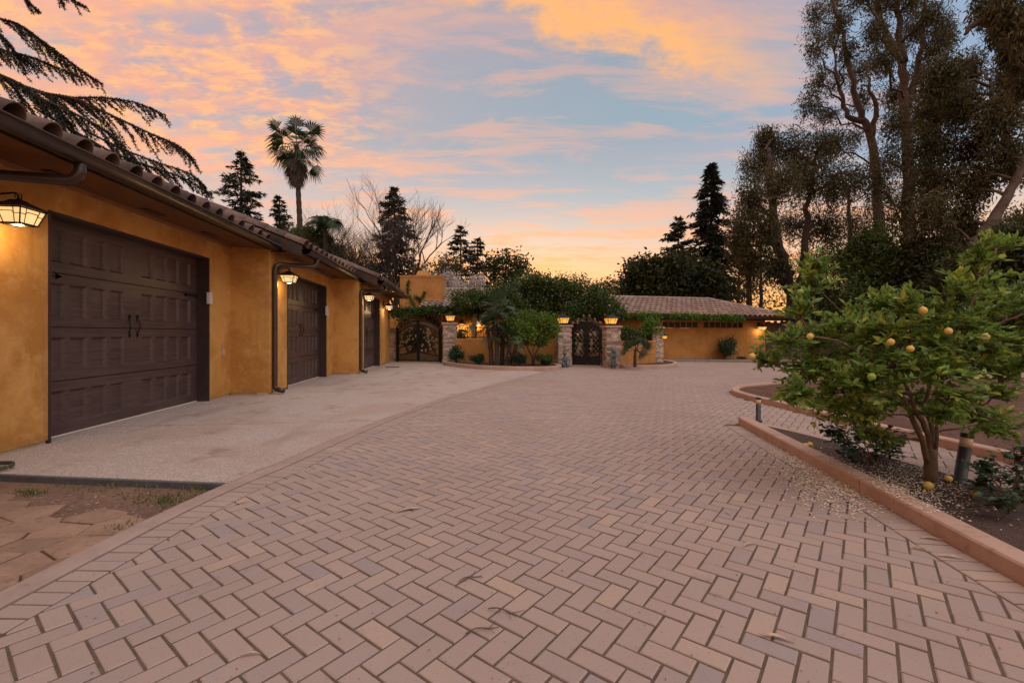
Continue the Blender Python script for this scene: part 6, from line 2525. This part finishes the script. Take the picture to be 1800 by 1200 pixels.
# ---- climbers
clump_tree('climbing_shrub', 'huge dark flowering climber spilling over the pergola between the gates', 'shrub',
           [[C(905, 640, 20.3), C(900, 560, 20.3), C(930, 520, 20.3)], [C(990, 600, 20.3), C(1000, 540, 20.3)]], 0.10,
           pxclumps([(812, 530, 16, 10), (838, 522, 18, 14), (865, 527, 18, 14), (890, 515, 22, 16), (918, 503, 22, 16), (945, 495, 20, 14), (965, 505, 22, 18), (992, 503, 18, 14), (1015, 508, 18, 14), (1042, 520, 18, 12), (1060, 532, 16, 10), (935, 525, 26, 18), (985, 530, 28, 16), (1025, 540, 26, 14), (905, 540, 24, 12), (955, 545, 26, 10), (1000, 550, 20, 8), (1078, 545, 12, 8), (880, 545, 20, 8)], 20.3, rg, 1.0, 0.03),
           (0.14, 0.060), M['lv_hedge'], M['bark'], 70, 22, 56, 0.22, 0.3, None, 1.0, True, 0.25, None, (70, M['lv_pink'], 0.075, 'flowers'))


def vine(name, label, path_, thick, n, seed, m, Lf=(0.10, 0.06), stemr=0.012, hang=0.0):
    pr = random.Random(seed)
    r = np.random.default_rng(seed)
    base = Vector(path_[0])
    root = thing(name, base, label, 'vine')
    tb = MB()
    for k in range(3 if thick > 0.1 else 1):
        pts = [along(path_, i / 24) + Vector((pr.uniform(-1, 1), pr.uniform(-1, 1), pr.uniform(-1, 1))) * thick * 0.4 for i in range(25)]
        tb.tube(pts, stemr, 4)
    tb.build('stem', M['bark'], root, base)
    t = r.uniform(0, 1, n)
    nn_ = len(path_) - 1
    pa = np.array([tuple(p) for p in path_])
    i0 = np.minimum((t * nn_).astype(int), nn_ - 1)
    P = pa[i0] + (pa[i0 + 1] - pa[i0]) * (t * nn_ - i0)[:, None]
    wv = 0.65 + 0.5 * np.sin(t * 31 + seed) * np.sin(t * 11.3)
    P = P + r.normal(size=(n, 3)) * thick * 0.42 * wv[:, None]
    if hang:
        P[:, 2] -= r.exponential(hang, n) * (np.sin(t * 70 + seed) > 0.1)
    T = np.clip(0.35 + 0.25 * np.sin(t * 45) + r.normal(size=n) * 0.18 + (P[:, 2] - pa[i0][:, 2]) / max(thick, .05) * 0.25, 0, 1)
    me = np_mesh('foliage', leafset(P, Lf[0], Lf[1], r, 0.4), 4, T, m)
    link(bpy.data.objects.new('foliage', me), root, base)


vine('climbing_vine', 'long leafy vine hanging along the eave of the house over the small windows', [H(a_of(u), OV + 0.12, EZ + dz_) for u, dz_ in ((1078, -0.02), (1110, 0.0), (1150, 0.02), (1200, -0.01), (1250, -0.03), (1286, -0.05))], 0.20, 5200, 71, M['lv_bright'], (0.13, 0.06), 0.012, 0.035)
vine('climbing_vine', 'leafy vine covering the pergola beam above the wide arched gate', [C(u, v, 20.6) for u, v in ((690, 552), (715, 545), (745, 543), (780, 541), (815, 543), (850, 544))], 0.26, 3200, 72, M['lv_hedge'], (0.13, 0.06), 0.012, 0.10)
vine('climbing_vine', 'thin vine creeping up the left side of the chimney', [C(u, v, 23.35) for u, v in ((735, 545), (724, 530), (716, 514), (717, 503), (719, 492))], 0.10, 260, 73, M['lv_hedge'], (0.11, 0.06), 0.010)
vine('climbing_vine', 'thin forked vine creeping over the middle of the chimney', [C(u, v, 23.35) for u, v in ((748, 545), (738, 530), (730, 521), (738, 525), (744, 520), (748, 511))], 0.10, 260, 74, M['lv_hedge'], (0.11, 0.06), 0.010)
vine('climbing_vine', 'dark vine stems on the ochre wall behind the wide arched gate', [C(u, v, 23.2) for u, v in ((690, 600), (705, 560), (725, 556), (742, 552), (760, 562), (772, 575))], 0.35, 1100, 75, M['lv_euc'], (0.10, 0.05), 0.02)
shrub('loose green shrub over the short ochre wall right of the black gate, left part', 1106, 610, 568, 40, 19.6, 76, M['lv_hedge'], (0.11, 0.055), 50, 16, base_z=0.4)
shrub('lighter green shrub over the short ochre wall beside the end stone pillar', 1138, 610, 558, 34, 19.7, 77, M['lv_bright'], (0.11, 0.055), 34, 14, base_z=0.5)
shrub('dark leafy shrub added behind the black gate to darken its opening', 1031, 640, 560, 60, 20.6, 79, M['lv_dark'], (0.13, 0.06), 60, 20, base_z=0.05)  # added shrub, hides the lamplit wall so the gate opening reads dark
shrub('tangled brown climber behind the bars of the wide gate', 738, 634, 568, 74, 22.4, 78, M['lv_euc'], (0.10, 0.05), 50, 16, base_z=0.1)


# ---- deodar cedar boughs over the garage roof
def cedar():
    pr = random.Random(90)
    r = np.random.default_rng(90)
    base = groundpt(-330, 11)
    root = thing('cedar_tree', base, 'cedar with long drooping dark boughs reaching in over the garage roof from the left', 'tree')
    tb = MB()
    tb.tube([base, base + Vector((0, 0, 6)), base + Vector((0, 0, 16))], [0.5, 0.36, 0.12], 10)
    tr = tb.build('trunk', M['bark_dark'], root, base)
    boughs = [([(-160, -40), (-20, 25), (30, 42), (67, 67), (105, 95), (140, 122), (181, 149)], 10.5, 0.8),
              ([(-120, 60), (-40, 70), (10, 90), (52, 100), (96, 117), (145, 138)], 10.2, 0.7),
              ([(-160, 70), (-30, 125), (44, 152), (95, 168), (131, 172), (180, 172), (239, 181), (292, 204)], 9.8, 1.0),
              ([(-20, 130), (60, 160), (131, 174), (200, 205), (260, 233), (310, 255), (341, 281)], 9.6, 1.0),
              ([(40, 160), (110, 190), (160, 215), (200, 240), (238, 281)], 9.5, 0.9),
              ([(60, 190), (140, 236), (204, 271), (262, 292), (320, 312), (373, 342)], 10.6, 0.8),
              ([(150, 230), (215, 262), (275, 285), (335, 306), (362, 330)], 10.9, 0.7),
              ([(-60, 110), (20, 140), (60, 165), (95, 190), (130, 222)], 9.4, 0.9),
              ([(40, -60), (90, -30), (125, -2), (152, 13)], 11, 0.5),
              ([(-20, -60), (30, -20), (50, 3), (72, 23)], 11, 0.5),
              ([(60, -60), (95, -20), (112, 8)], 11.3, 0.4),
              ([(-90, 20), (-30, 40), (10, 70), (30, 95), (60, 118)], 10.2, 0.8)]
    for bi, (pp_, Z, k) in enumerate(boughs):
        pts = [C(u, v, Z + (i - 3) * 0.06) for i, (u, v) in enumerate(pp_)]
        path_ = [Vector((p[0], p[1], 0)) for p in crom([(p.x, p.z) for p in pts], 5)]
        ys = np.interp(np.linspace(0, 1, len(path_)), np.linspace(0, 1, len(pts)), [p.y for p in pts])
        path_ = [Vector((p.x, y, p.y)) for p, y in zip(path_, ys)]
        b = MB()
        n = len(path_)
        b.tube(path_, [0.030 * k * (1 - 0.85 * i / n) + 0.004 for i in range(n)], 5)
        segs = [(path_, 0.05)]
        L = sum((path_[i + 1] - path_[i]).length for i in range(n - 1))
        nt = int(L * 9)
        for j in range(nt):
            t = 0.10 + 0.88 * (j + pr.random()) / nt
            p = along(path_, t)
            d = (along(path_, min(1, t + 0.03)) - along(path_, t - 0.03)).normalized()
            ll = (0.20 + 0.85 * (1 - t) ** 0.7) * k * pr.uniform(0.4, 1.2)
            lat = Vector((pr.uniform(-.6, .6), pr.uniform(-1.1, 1.1), 0))
            dd = (d * 1.0 + lat * 0.45 + Vector((0, 0, -0.42))).normalized()
            tw = [p]
            for q in range(1, 6):
                f = q / 5
                tw.append(p + dd * ll * f + Vector((0, 0, -0.30 * ll * f * f)) + Vector((pr.uniform(-1, 1), pr.uniform(-1, 1), 0)) * 0.012)
            b.tube(tw, [0.009, 0.007, 0.006, 0.005, 0.004, 0.003], 3)
            segs.append((tw, 0.034))
        bo = b.build('bough', M['bark_dark'], root, base)
        P, D, T = [], [], []
        for sg, rad in segs:
            sl_ = sum((sg[i + 1] - sg[i]).length for i in range(len(sg) - 1))
            m_ = int(sl_ * 280)
            t = r.uniform(0.03, 1, m_)
            pa = np.array([tuple(p) for p in sg])
            nn_ = len(sg) - 1
            i0 = np.minimum((t * nn_).astype(int), nn_ - 1)
            P.append(pa[i0] + (pa[i0 + 1] - pa[i0]) * (t * nn_ - i0)[:, None])
            D.append(unit(pa[i0 + 1] - pa[i0]))
            T.append(r.uniform(0, 1, m_))
        P, D, T = np.concatenate(P), np.concatenate(D), np.concatenate(T)
        me = np_mesh('needles', leafset(P, 0.052, 0.015, r, 0.0, 1.0, D, 0.7), 4, T, M['lv_cedar'])
        link(bpy.data.objects.new('needles', me), bo)


cedar()


# ---- the lemon tree
def leaf_proto(name, m, tone, L=1.0, Wd=0.46):
    b = MB()
    vs = [(0, 0, 0), (Wd * 0.42, 0.30, 0.05), (Wd * 0.46, 0.58, 0.03), (0.0, 1.0, -0.10), (-Wd * 0.46, 0.58, 0.03), (-Wd * 0.42, 0.30, 0.05), (0, 0.30, -0.015), (0, 0.62, -0.03)]
    fs = [(0, 1, 6), (1, 2, 7, 6), (2, 3, 7), (0, 6, 5), (5, 6, 7, 4), (4, 7, 3)]
    b.add([(x * L, y * L, z * L) for x, y, z in vs], fs, tone)
    return b


def lemon_tree():
    pr = random.Random(93)
    r = np.random.default_rng(93)
    Z0 = 3.92
    base = G(1636, 848, 0.02)
    root = thing('lemon_tree', base, 'lemon tree with several thin trunks and yellow fruit in the near bed', 'tree')
    def Q(u, v, dz=0.0):
        return C(u, v, Z0 + dz)
    tb = MB()
    def stem(pts, rr, n=8):
        m = 4 * (len(pts) - 1) + 1
        q = [along(pts, i / (m - 1)) for i in range(m)]
        q = [p + Vector((pr.uniform(-1, 1), pr.uniform(-1, 1), 0)) * rr[0] * 0.12 for p in q]
        tb.tube(q, [rr[0] + (rr[1] - rr[0]) * i / (m - 1) for i in range(m)], n)
        return q
    # stump and the four stems
    tb.tube([base + Vector((0, 0, -0.03)), Q(1636, 835), Q(1636, 822), Q(1637, 805), Q(1638, 788)], [0.052, 0.046, 0.050, 0.042, 0.040], 10)
    stems = [stem([Q(1630, 812), Q(1622, 775, -.02), Q(1606, 742, -.06), Q(1596, 715, -.1), Q(1570, 670, -.15), Q(1530, 630, -.2), Q(1470, 598, -.25), Q(1420, 590, -.25)], (0.026, 0.007)),
             stem([Q(1636, 808), Q(1634, 770), Q(1622, 742), Q(1608, 722, .05), Q(1600, 690, .1), Q(1560, 620, .2), Q(1500, 570, .3), Q(1440, 510, .3)], (0.026, 0.006)),
             stem([Q(1640, 800), Q(1642, 765, .05), Q(1634, 735, .1), Q(1624, 715, .12), Q(1640, 660, .1), Q(1680, 590, .1), Q(1720, 510, 0), Q(1752, 440, 0)], (0.024, 0.005)),
             stem([Q(1644, 812), Q(1647, 770, -.05), Q(1647, 720, -.08), Q(1646, 670, -.08), Q(1650, 600, -.1), Q(1668, 520, -.1)], (0.014, 0.005)),
             stem([Q(1640, 660, .1), Q(1700, 620, .0), Q(1750, 570, -.1), Q(1830, 540, -.2)], (0.014, 0.004)),
             stem([Q(1600, 690, .1), Q(1540, 680, .0), Q(1480, 690, -.1), Q(1420, 690, -.1)], (0.013, 0.004)),
             stem([Q(1640, 690, -.08), Q(1700, 715, -.2), Q(1760, 745, -.3)], (0.011, 0.004)),
             stem([Q(1570, 670, -.15), Q(1600, 600, -.3), Q(1600, 540, -.3)], (0.011, 0.004))]
    cl = [(1338, 628, 20, 10), (1376, 606, 22, 14), (1402, 548, 20, 10), (1425, 500, 26, 22), (1432, 475, 16, 10), (1405, 600, 34, 22), (1455, 590, 38, 26), (1415, 650, 34, 26), (1400, 690, 24, 22), (1455, 650, 40, 32), (1450, 705, 36, 28), (1500, 570, 34, 22), (1510, 620, 42, 32), (1505, 680, 40, 34), (1510, 730, 34, 20), (1548, 540, 30, 18), (1560, 585, 38, 28), (1560, 640, 42, 34), (1565, 700, 40, 30), (1600, 545, 26, 20), (1615, 590, 36, 28), (1615, 650, 40, 32), (1620, 705, 30, 16), (1655, 560, 32, 26), (1665, 610, 36, 28), (1670, 655, 34, 24), (1690, 520, 26, 24), (1712, 485, 22, 22), (1730, 455, 18, 16), (1757, 440, 16, 16), (1705, 575, 34, 26), (1735, 535, 30, 20), (1725, 615, 34, 22), (1775, 520, 26, 18), (1770, 570, 34, 26), (1790, 605, 30, 22), (1740, 650, 26, 16), (1690, 705, 32, 18), (1725, 735, 32, 18), (1765, 760, 26, 12), (1665, 735, 24, 12), (1825, 540, 40, 30), (1840, 610, 40, 40), (1530, 765, 26, 12), (1760, 690, 18, 10), (1430, 640, 30, 22), (1475, 720, 34, 22), (1540, 665, 36, 26), (1590, 625, 34, 24), (1645, 590, 30, 22), (1785, 640, 30, 24), (1800, 565, 30, 26), (1680, 560, 30, 22), (1530, 590, 30, 20)]
    clumps = []
    for (u, v, du, dv) in cl:
        zz = Z0 + pr.uniform(-0.55, 0.45)
        clumps.append((tuple(C(u, v, zz)), du * zz / FPX, du * zz / FPX * 1.1, dv * zz / FPX))
    pos, dirs, tones = [], [], []
    for (c, rx, ry, rz) in clumps:
        cv = Vector(c)
        best = min(((p - cv).length + max(0, p.z - cv.z) * 1.2, i, j) for i, s in enumerate(stems) for j, p in enumerate(s) if j > 3)
        q = stems[best[1]][best[2]]
        pts = limb(tb, q, cv, 0.008, 0.004, pr, 5, 5, 0.05, -0.06)
        for k in range(24):
            e = cv + Vector((pr.gauss(0, 1) * rx * 0.75, pr.gauss(0, 1) * ry * 0.75, pr.gauss(0, 1) * rz * 0.75 + 0.02))
            if cv.z > 1.35 and k < 4:       # long upright water shoots
                e = cv + Vector((pr.gauss(0, 1) * rx * .6, pr.gauss(0, 1) * ry * .6, rz * 0.4 + pr.uniform(0.05, 0.16)))
            tw = limb(tb, pts[pr.choice((3, 4, 5))], e, 0.0035, 0.0018, pr, 4, 3, 0.05)
            tl = (tw[-1] - tw[0]).length
            m_ = max(7, int(tl * 75))
            bt = pr.uniform(0.22, 0.66)
            yl = pr.random() < 0.06
            for j in range(m_):
                t = 0.2 + 0.8 * (j + pr.random()) / m_
                p = along(tw, min(1, t))
                td = (tw[-1] - tw[0]).normalized()
                a = pr.uniform(0, 6.283)
                o = Vector((math.cos(a), math.sin(a), pr.uniform(-0.3, 0.9)))
                d = (td * 0.7 + o * 0.9 + Vector((0, 0, -0.15 + 0.35 * (cv.z > 1.2)))).normalized()
                pos.append(p)
                dirs.append(d)
                tones.append(min(1, max(0, (0.86 if yl or pr.random() < 0.02 else bt) + pr.gauss(0, 0.10) + (0.18 * t if t > .85 else 0))))
    tb.build('trunk', M['bark_lemon'], root, base, True)
    # leaves: nearest ones are objects of their own
    order = sorted(range(len(pos)), key=lambda i: pos[i].dot(cw))
    protos = {}
    rest = MB()
    near = 0
    for i in order:
        p, d, t = pos[i], dirs[i], tones[i]
        upv = Vector((pr.gauss(0, .5), pr.gauss(0, .5), 1.0))
        x = d.cross(upv)
        if x.length < 0.05:
            x = Vector((1, 0, 0))
        x.normalize()
        z = x.cross(d)
        Mx = Matrix((x, d, z)).transposed()
        s = pr.uniform(0.042, 0.086)
        X, Zd = p.dot(rt), p.dot(cw)
        if near < 290 and abs(X) < Zd * 1.12 and pr.random() < 0.6:
            key = round(t * 5) / 5
            if key not in protos:
                protos[key] = leaf_proto('leaf', M['lv_lemon'], key).mesh('leaf', M['lv_lemon'])
            inst('leaf', protos[key], p, Mx.to_euler(), root, base, (s, s, s))
            near += 1
        else:
            b = leaf_proto('leaf', None, t, s)
            rest.add([p + Mx @ Vector(v) for v in b.v], b.f, t)
    o = rest.build('foliage', M['lv_lemon'], root, base)
    o['kind'] = 'stuff'
    # fruit
    def fruit(u, v, dz, s, m, name='lemon'):
        b = MB()
        prof = [(0.001, -1.12), (0.10, -1.06), (0.28, -0.96), (0.62, -0.76), (0.88, -0.42), (0.98, 0), (0.90, 0.42), (0.64, 0.77), (0.30, 0.95), (0.08, 1.0), (0.001, 1.01)]
        b.lathe((0, 0, 0), [(x * s, z * s) for x, z in prof], 14)
        b.lathe((0, 0, s), [(0.006, -0.002), (0.005, 0.002), (0.003, 0.006)], 6)
        o = b.build(name, m, root, base, True)
        o.location = C(u, v, Z0 + dz)
        o.rotation_euler = (pr.uniform(-.4, .4), pr.uniform(-.4, .4), 0)
        return o
    for (u, v, dz, s) in ((1600, 613, -.66, .025), (1566, 601, -.62, .025), (1667, 582, -.66, .026), (1732, 592, -.66, .026), (1322, 626, -.45, .024), (1424, 591, -.5, .024), (1622, 546, -.6, .030), (1378, 524, -.4, .018), (1672, 498, -.5, .016)):
        fruit(u, v, dz, s, M['lemon'])
    for (u, v, dz, s) in ((1656, 652, -.68, .034), (1642, 662, -.6, .018), (1532, 662, -.62, .028), (1407, 513, -.4, .022)):
        fruit(u, v, dz, s, M['lime'], 'green_lemon')
    # blossoms
    idx = r.choice(len(pos), 420)
    pp_ = np.array([tuple(pos[i]) for i in idx])
    P3 = np.repeat(pp_, 5, axis=0)
    me = np_mesh('blossoms', leafset(P3, 0.014, 0.008, r, 0), 4, r.uniform(0, 1, len(P3)), M['lv_pink'])
    o = link(bpy.data.objects.new('blossoms', me), root, base)
    o['kind'] = 'stuff'
    # fruit on the ground
    prof = [(0.001, -1.14), (0.10, -1.06), (0.28, -0.96), (0.62, -0.76), (0.88, -0.42), (0.98, 0), (0.90, 0.42), (0.64, 0.77), (0.30, 0.95), (0.08, 1.0), (0.001, 1.01)]
    for (u, v, s, lab) in ((1416, 783, .030, 'fallen yellow lemon at the near bed kerb, left one of the touching pair'), (1424, 781, .030, 'fallen yellow lemon at the near bed kerb, right one of the touching pair'),
                           (1632, 853, .034, 'fallen lemon lying right in front of the lemon tree stump'), (1667, 841, .030, 'fallen lemon between the tree stump and the leaning path light'), (1714, 866, .026, 'fallen lemon half hidden by the rose leaves right of the tree')):
        b = MB()
        b.lathe((0, 0, 0), [(x * s, z * s) for x, z in prof], 14)
        o = b.build('fallen_lemon', M['lemon'], None, None, True)
        o.location = G(u, v, 0.03 + s * 0.9)
        o.rotation_euler = (R(90), pr.uniform(-.5, .5), pr.uniform(0, 6))
        tag(o, lab, 'lemon', 'lemons fallen from the tree')


lemon_tree()


# rose like bushes in the near bed, with broad leaves
def leafy_bush(label, cl, Z, seed, L, m, base_u, vb, n=16):
    pr = random.Random(seed)
    base = G(base_u, vb, 0.03)
    root = thing('rose_bush', base, label, 'bush')
    tb = MB()
    rest = MB()
    for (u, v, du, dv) in cl:
        zz = Z + pr.uniform(-.25, .25)
        cv = C(u, v, zz)
        pts = limb(tb, base + Vector((pr.uniform(-.06, .06), pr.uniform(-.06, .06), -0.02)), cv, 0.008, 0.004, pr, 5, 5, 0.06, -0.08)
        for k in range(n):
            e = cv + Vector((pr.gauss(0, .7) * du, pr.gauss(0, .7) * du, pr.gauss(0, .7) * dv)) * (zz / FPX)
            tw = limb(tb, pts[pr.choice((3, 4, 5))], e, 0.003, 0.0015, pr, 3, 3, 0.04)
            tn = pr.uniform(.1, .75)
            for j in range(5):
                p = along(tw, 1 - 0.16 * j) if j else tw[-1]
                a = pr.uniform(0, 6.283)
                d = ((tw[-1] - tw[0]).normalized() * 0.5 + Vector((math.cos(a), math.sin(a), pr.uniform(-.4, .3)))).normalized()
                x = d.cross(Vector((pr.gauss(0, .3), pr.gauss(0, .3), 1))).normalized()
                z = x.cross(d)
                Mx = Matrix((x, d, z)).transposed()
                b = leaf_proto('leaf', None, 0.5, L * pr.uniform(.7, 1.25), 0.74)
                rest.add([p + Mx @ Vector(v_) for v_ in b.v], b.f, min(1, max(0, tn + pr.gauss(0, .1))))
    tb.build('stems', M['bark_lemon'], root, base)
    o = rest.build('foliage', m, root, base)
    o['kind'] = 'stuff'


leafy_bush('broad leaved rose bush at the right edge of the near bed', [(1735, 815, 26, 12), (1755, 845, 30, 20), (1790, 830, 28, 22), (1765, 880, 26, 16), (1800, 870, 26, 22), (1720, 840, 16, 12), (1830, 840, 30, 30), (1790, 800, 20, 14)], 3.35, 94, 0.050, M['lv_rose'], 1775, 895, 18)
leafy_bush('low leafy bush under the lemon tree, left of its trunk', [(1480, 775, 20, 12), (1510, 760, 24, 16), (1540, 775, 26, 18), (1570, 790, 24, 16), (1500, 795, 24, 12), (1545, 800, 26, 12), (1585, 770, 18, 12), (1465, 755, 10, 8)], 4.45, 95, 0.055, M['lv_rose'], 1530, 815, 18)

# ================================================================== LITTER
r = np.random.default_rng(55)
def flat_bits(name, pts, L, Wd, m, zj=0.003, kind='stuff'):
    n = len(pts)
    a = r.uniform(0, 6.283, n)
    d = np.stack([np.cos(a), np.sin(a), r.normal(size=n) * 0.06], 1)
    s = np.stack([-np.sin(a), np.cos(a), r.normal(size=n) * 0.15], 1)
    l = (L * r.uniform(0.5, 1.5, n))[:, None]
    w = (Wd * r.uniform(0.6, 1.3, n))[:, None]
    c = np.array(pts)
    c[:, 2] += r.uniform(0.001, zj, n)
    q = np.empty((n, 4, 3))
    q[:, 0] = c - d * l / 2
    q[:, 1] = c + s * w / 2 + np.array((0, 0, 0.002))
    q[:, 2] = c + d * l / 2
    q[:, 3] = c - s * w / 2
    o = link(bpy.data.objects.new(name, np_mesh(name, q.reshape(-1, 3), 4, r.uniform(0, 1, n), m)))
    o['kind'] = kind
    return o


pts = []
while len(pts) < 5200:
    u, v = r.normal(1455, 62), r.normal(820, 34)
    if not (1290 < u < 1640 and 745 < v < 930):
        continue
    if r.random() > math.exp(-((u - 1460 - (v - 815) * 1.1) / 90) ** 2):
        continue
    p = G(u, v, 0)
    X, Z = p.dot(rt), p.dot(cw)
    if inpoly(X, Z, bedpoly):
        continue
    pts.append((p.x, p.y, 0.004))
flat_bits('fallen_petals', pts, 0.019, 0.010, M['petal'])
pts = []
while len(pts) < 3200:
    u, v = r.normal(1580, 75), r.normal(850, 32)
    p = G(u, v, 0.03)
    X, Z = p.dot(rt), p.dot(cw)
    if not inpoly(X, Z, bedpoly):
        continue
    if inpoly(X - 0.2, Z, bedpoly):
        pts.append((p.x, p.y, 0.03))
    elif inpoly(X + .02, Z, bedpoly):
        pts.append((p.x, p.y, 0.108))
flat_bits('fallen_petals', pts, 0.016, 0.009, M['petal'], 0.010)
# scattered tiny debris over the drive and beds
pts = []
for i in range(900):
    Z = r.uniform(1.4, 9)
    X = r.uniform(-1.0, 1.0) * Z * 1.1
    if inpoly(X, Z, leftpoly) or inpoly(X, Z, bedpoly) or inpoly(X, Z, islpoly):
        continue
    p = c2w(X, Z, 0.003)
    pts.append(tuple(p))
flat_bits('grit', pts, 0.012, 0.005, M['twig'])
pts = []
while len(pts) < 420:
    X, Z = r.uniform(2.8, 14), r.uniform(2.0, 12.5)
    if inpoly(X - 0.2, Z, islpoly):
        pts.append(tuple(c2w(X, Z, 0.058)))
    elif inpoly(X - 0.2, Z, bedpoly) and inpoly(X + 0.1, Z, bedpoly):
        pts.append(tuple(c2w(X, Z, 0.030)))
flat_bits('leaf_litter', pts, 0.05, 0.016, M['dry'], 0.012)
# larger leaves and twigs, one by one
def dryleaf(u, v, L, a, lab, z=0.004):
    b = MB()
    n = 6
    vs = []
    for i in range(n + 1):
        t = i / n
        w = L * 0.085 * math.sin(math.pi * min(1, t * 0.92 + 0.06))
        zc = 0.010 * math.sin(t * math.pi) + 0.002
        x = (t - 0.5) * L
        y = 0.10 * L * math.sin(t * math.pi)
        vs += [(x, y - w, zc), (x, y, zc - 0.003), (x, y + w, zc)]
    fs = []
    for i in range(n):
        k = 3 * i
        fs += [(k, k + 3, k + 4, k + 1), (k + 1, k + 4, k + 5, k + 2)]
    b.add(vs, fs)
    o = b.build('dry_leaf', M['dry'])
    p = G(u, v, z)
    o.location = p
    o.rotation_euler = (0, 0, a)
    tag(o, lab, 'dry leaf', 'dry leaves lying on the paving')


for q in ((718, 897, 0.20, 0.35, 'pale dry leaf on the pavers left of the middle of the drive'), (1134, 917, 0.06, 0.5, 'small curled pale leaf on the central pavers'),
          (1281, 902, 0.07, 1.2, 'pale curled leaf on the pavers right of the middle'), (1241, 917, 0.05, 0.8, 'small pale leaf chip left of the curled leaf'), (1258, 1045, 0.06, -0.6, 'short pale stick like leaf between two pavers'),
          (1318, 958, 0.10, 0.25, 'pale slender leaf on the pavers, middle right'), (1365, 1123, 0.13, -0.5, 'slender pale leaf low on the right pavers'), (1640, 948, 0.13, -0.5, 'long slender pale leaf close to the near kerb, upper one'),
          (1622, 966, 0.09, -0.9, 'short slender leaf close to the near kerb'), (1672, 980, 0.12, -0.5, 'long slender leaf close to the near kerb, lower one'), (426, 884, 0.10, 0.6, 'slender leaf on the border pavers at the left'),
          (440, 1152, 0.08, 0.1, 'dull leaf on the lower left pavers')):
    dryleaf(*q)


def twig(u, v, L, a, lab, seed):
    pr = random.Random(seed)
    b = MB()
    pts = [Vector(((t - .5) * L, 0.12 * L * math.sin(t * 3.0), 0.007 + 0.006 * math.sin(t * 6))) for t in [i / 7 for i in range(8)]]
    b.tube(pts, [0.0035, 0.0032, 0.003, 0.003, 0.0026, 0.0022, 0.002, 0.0014], 5)
    for i in (2, 4, 5):
        e = pts[i] + Vector((pr.uniform(0.02, .06), pr.choice((-1, 1)) * pr.uniform(.03, .07), 0.004))
        b.tube([pts[i], pts[i].lerp(e, .5) + Vector((0.006, 0, 0.003)), e], [0.002, 0.0016, 0.001], 4)
    o = b.build('twig', M['twig'])
    o.location = G(u, v, 0.003)
    o.rotation_euler = (0, 0, a)
    tag(o, lab, 'twig', 'twigs lying on the pavers')


twig(828, 1018, 0.13, 0.35, 'thin curved dark twig on the pavers, highest of three near the middle', 1)
twig(848, 1110, 0.15, 0.2, 'branched dark twig on the lower central pavers', 2)
twig(884, 1078, 0.15, -0.5, 'bent dark twig just right of the branched one', 3)

# weeds and dry grass in the dirt corner
pts = []
for (u, v, su, sv, n) in ((262, 852, 16, 4, 260), (300, 880, 34, 8, 420), (200, 853, 10, 3, 60), (55, 868, 16, 3, 140), (355, 858, 24, 5, 220), (230, 930, 10, 4, 60), (205, 935, 6, 3, 50), (160, 860, 40, 6, 90)):
    for i in range(n):
        p = G(r.normal(u, su), r.normal(v, sv), -0.055)
        if p.x < lo_at(p.y).x - 0.01:
            pts.append(tuple(p))
P = np.array(pts)
up_ = np.tile(np.array((0, 0, 1.0)), (len(P), 1))
o = link(bpy.data.objects.new('weeds', np_mesh('weeds', leafset(P, 0.055, 0.007, r, 0, 1.0, up_, 1.1), 4, r.uniform(0, 1, len(P)), M['lv_grass'])))
o['kind'] = 'stuff'
pts = []
for i in range(500):
    p = G(r.uniform(0, 400), r.uniform(848, 935), -0.055)
    if p.x < lo_at(p.y).x - 0.03 and p.y < fr_r.y:
        pts.append(tuple(p))
flat_bits('leaf_litter', pts, 0.03, 0.008, M['dry'], 0.006)
print('objects', len(bpy.data.objects), 'faces', sum(len(m.polygons) for m in bpy.data.meshes))
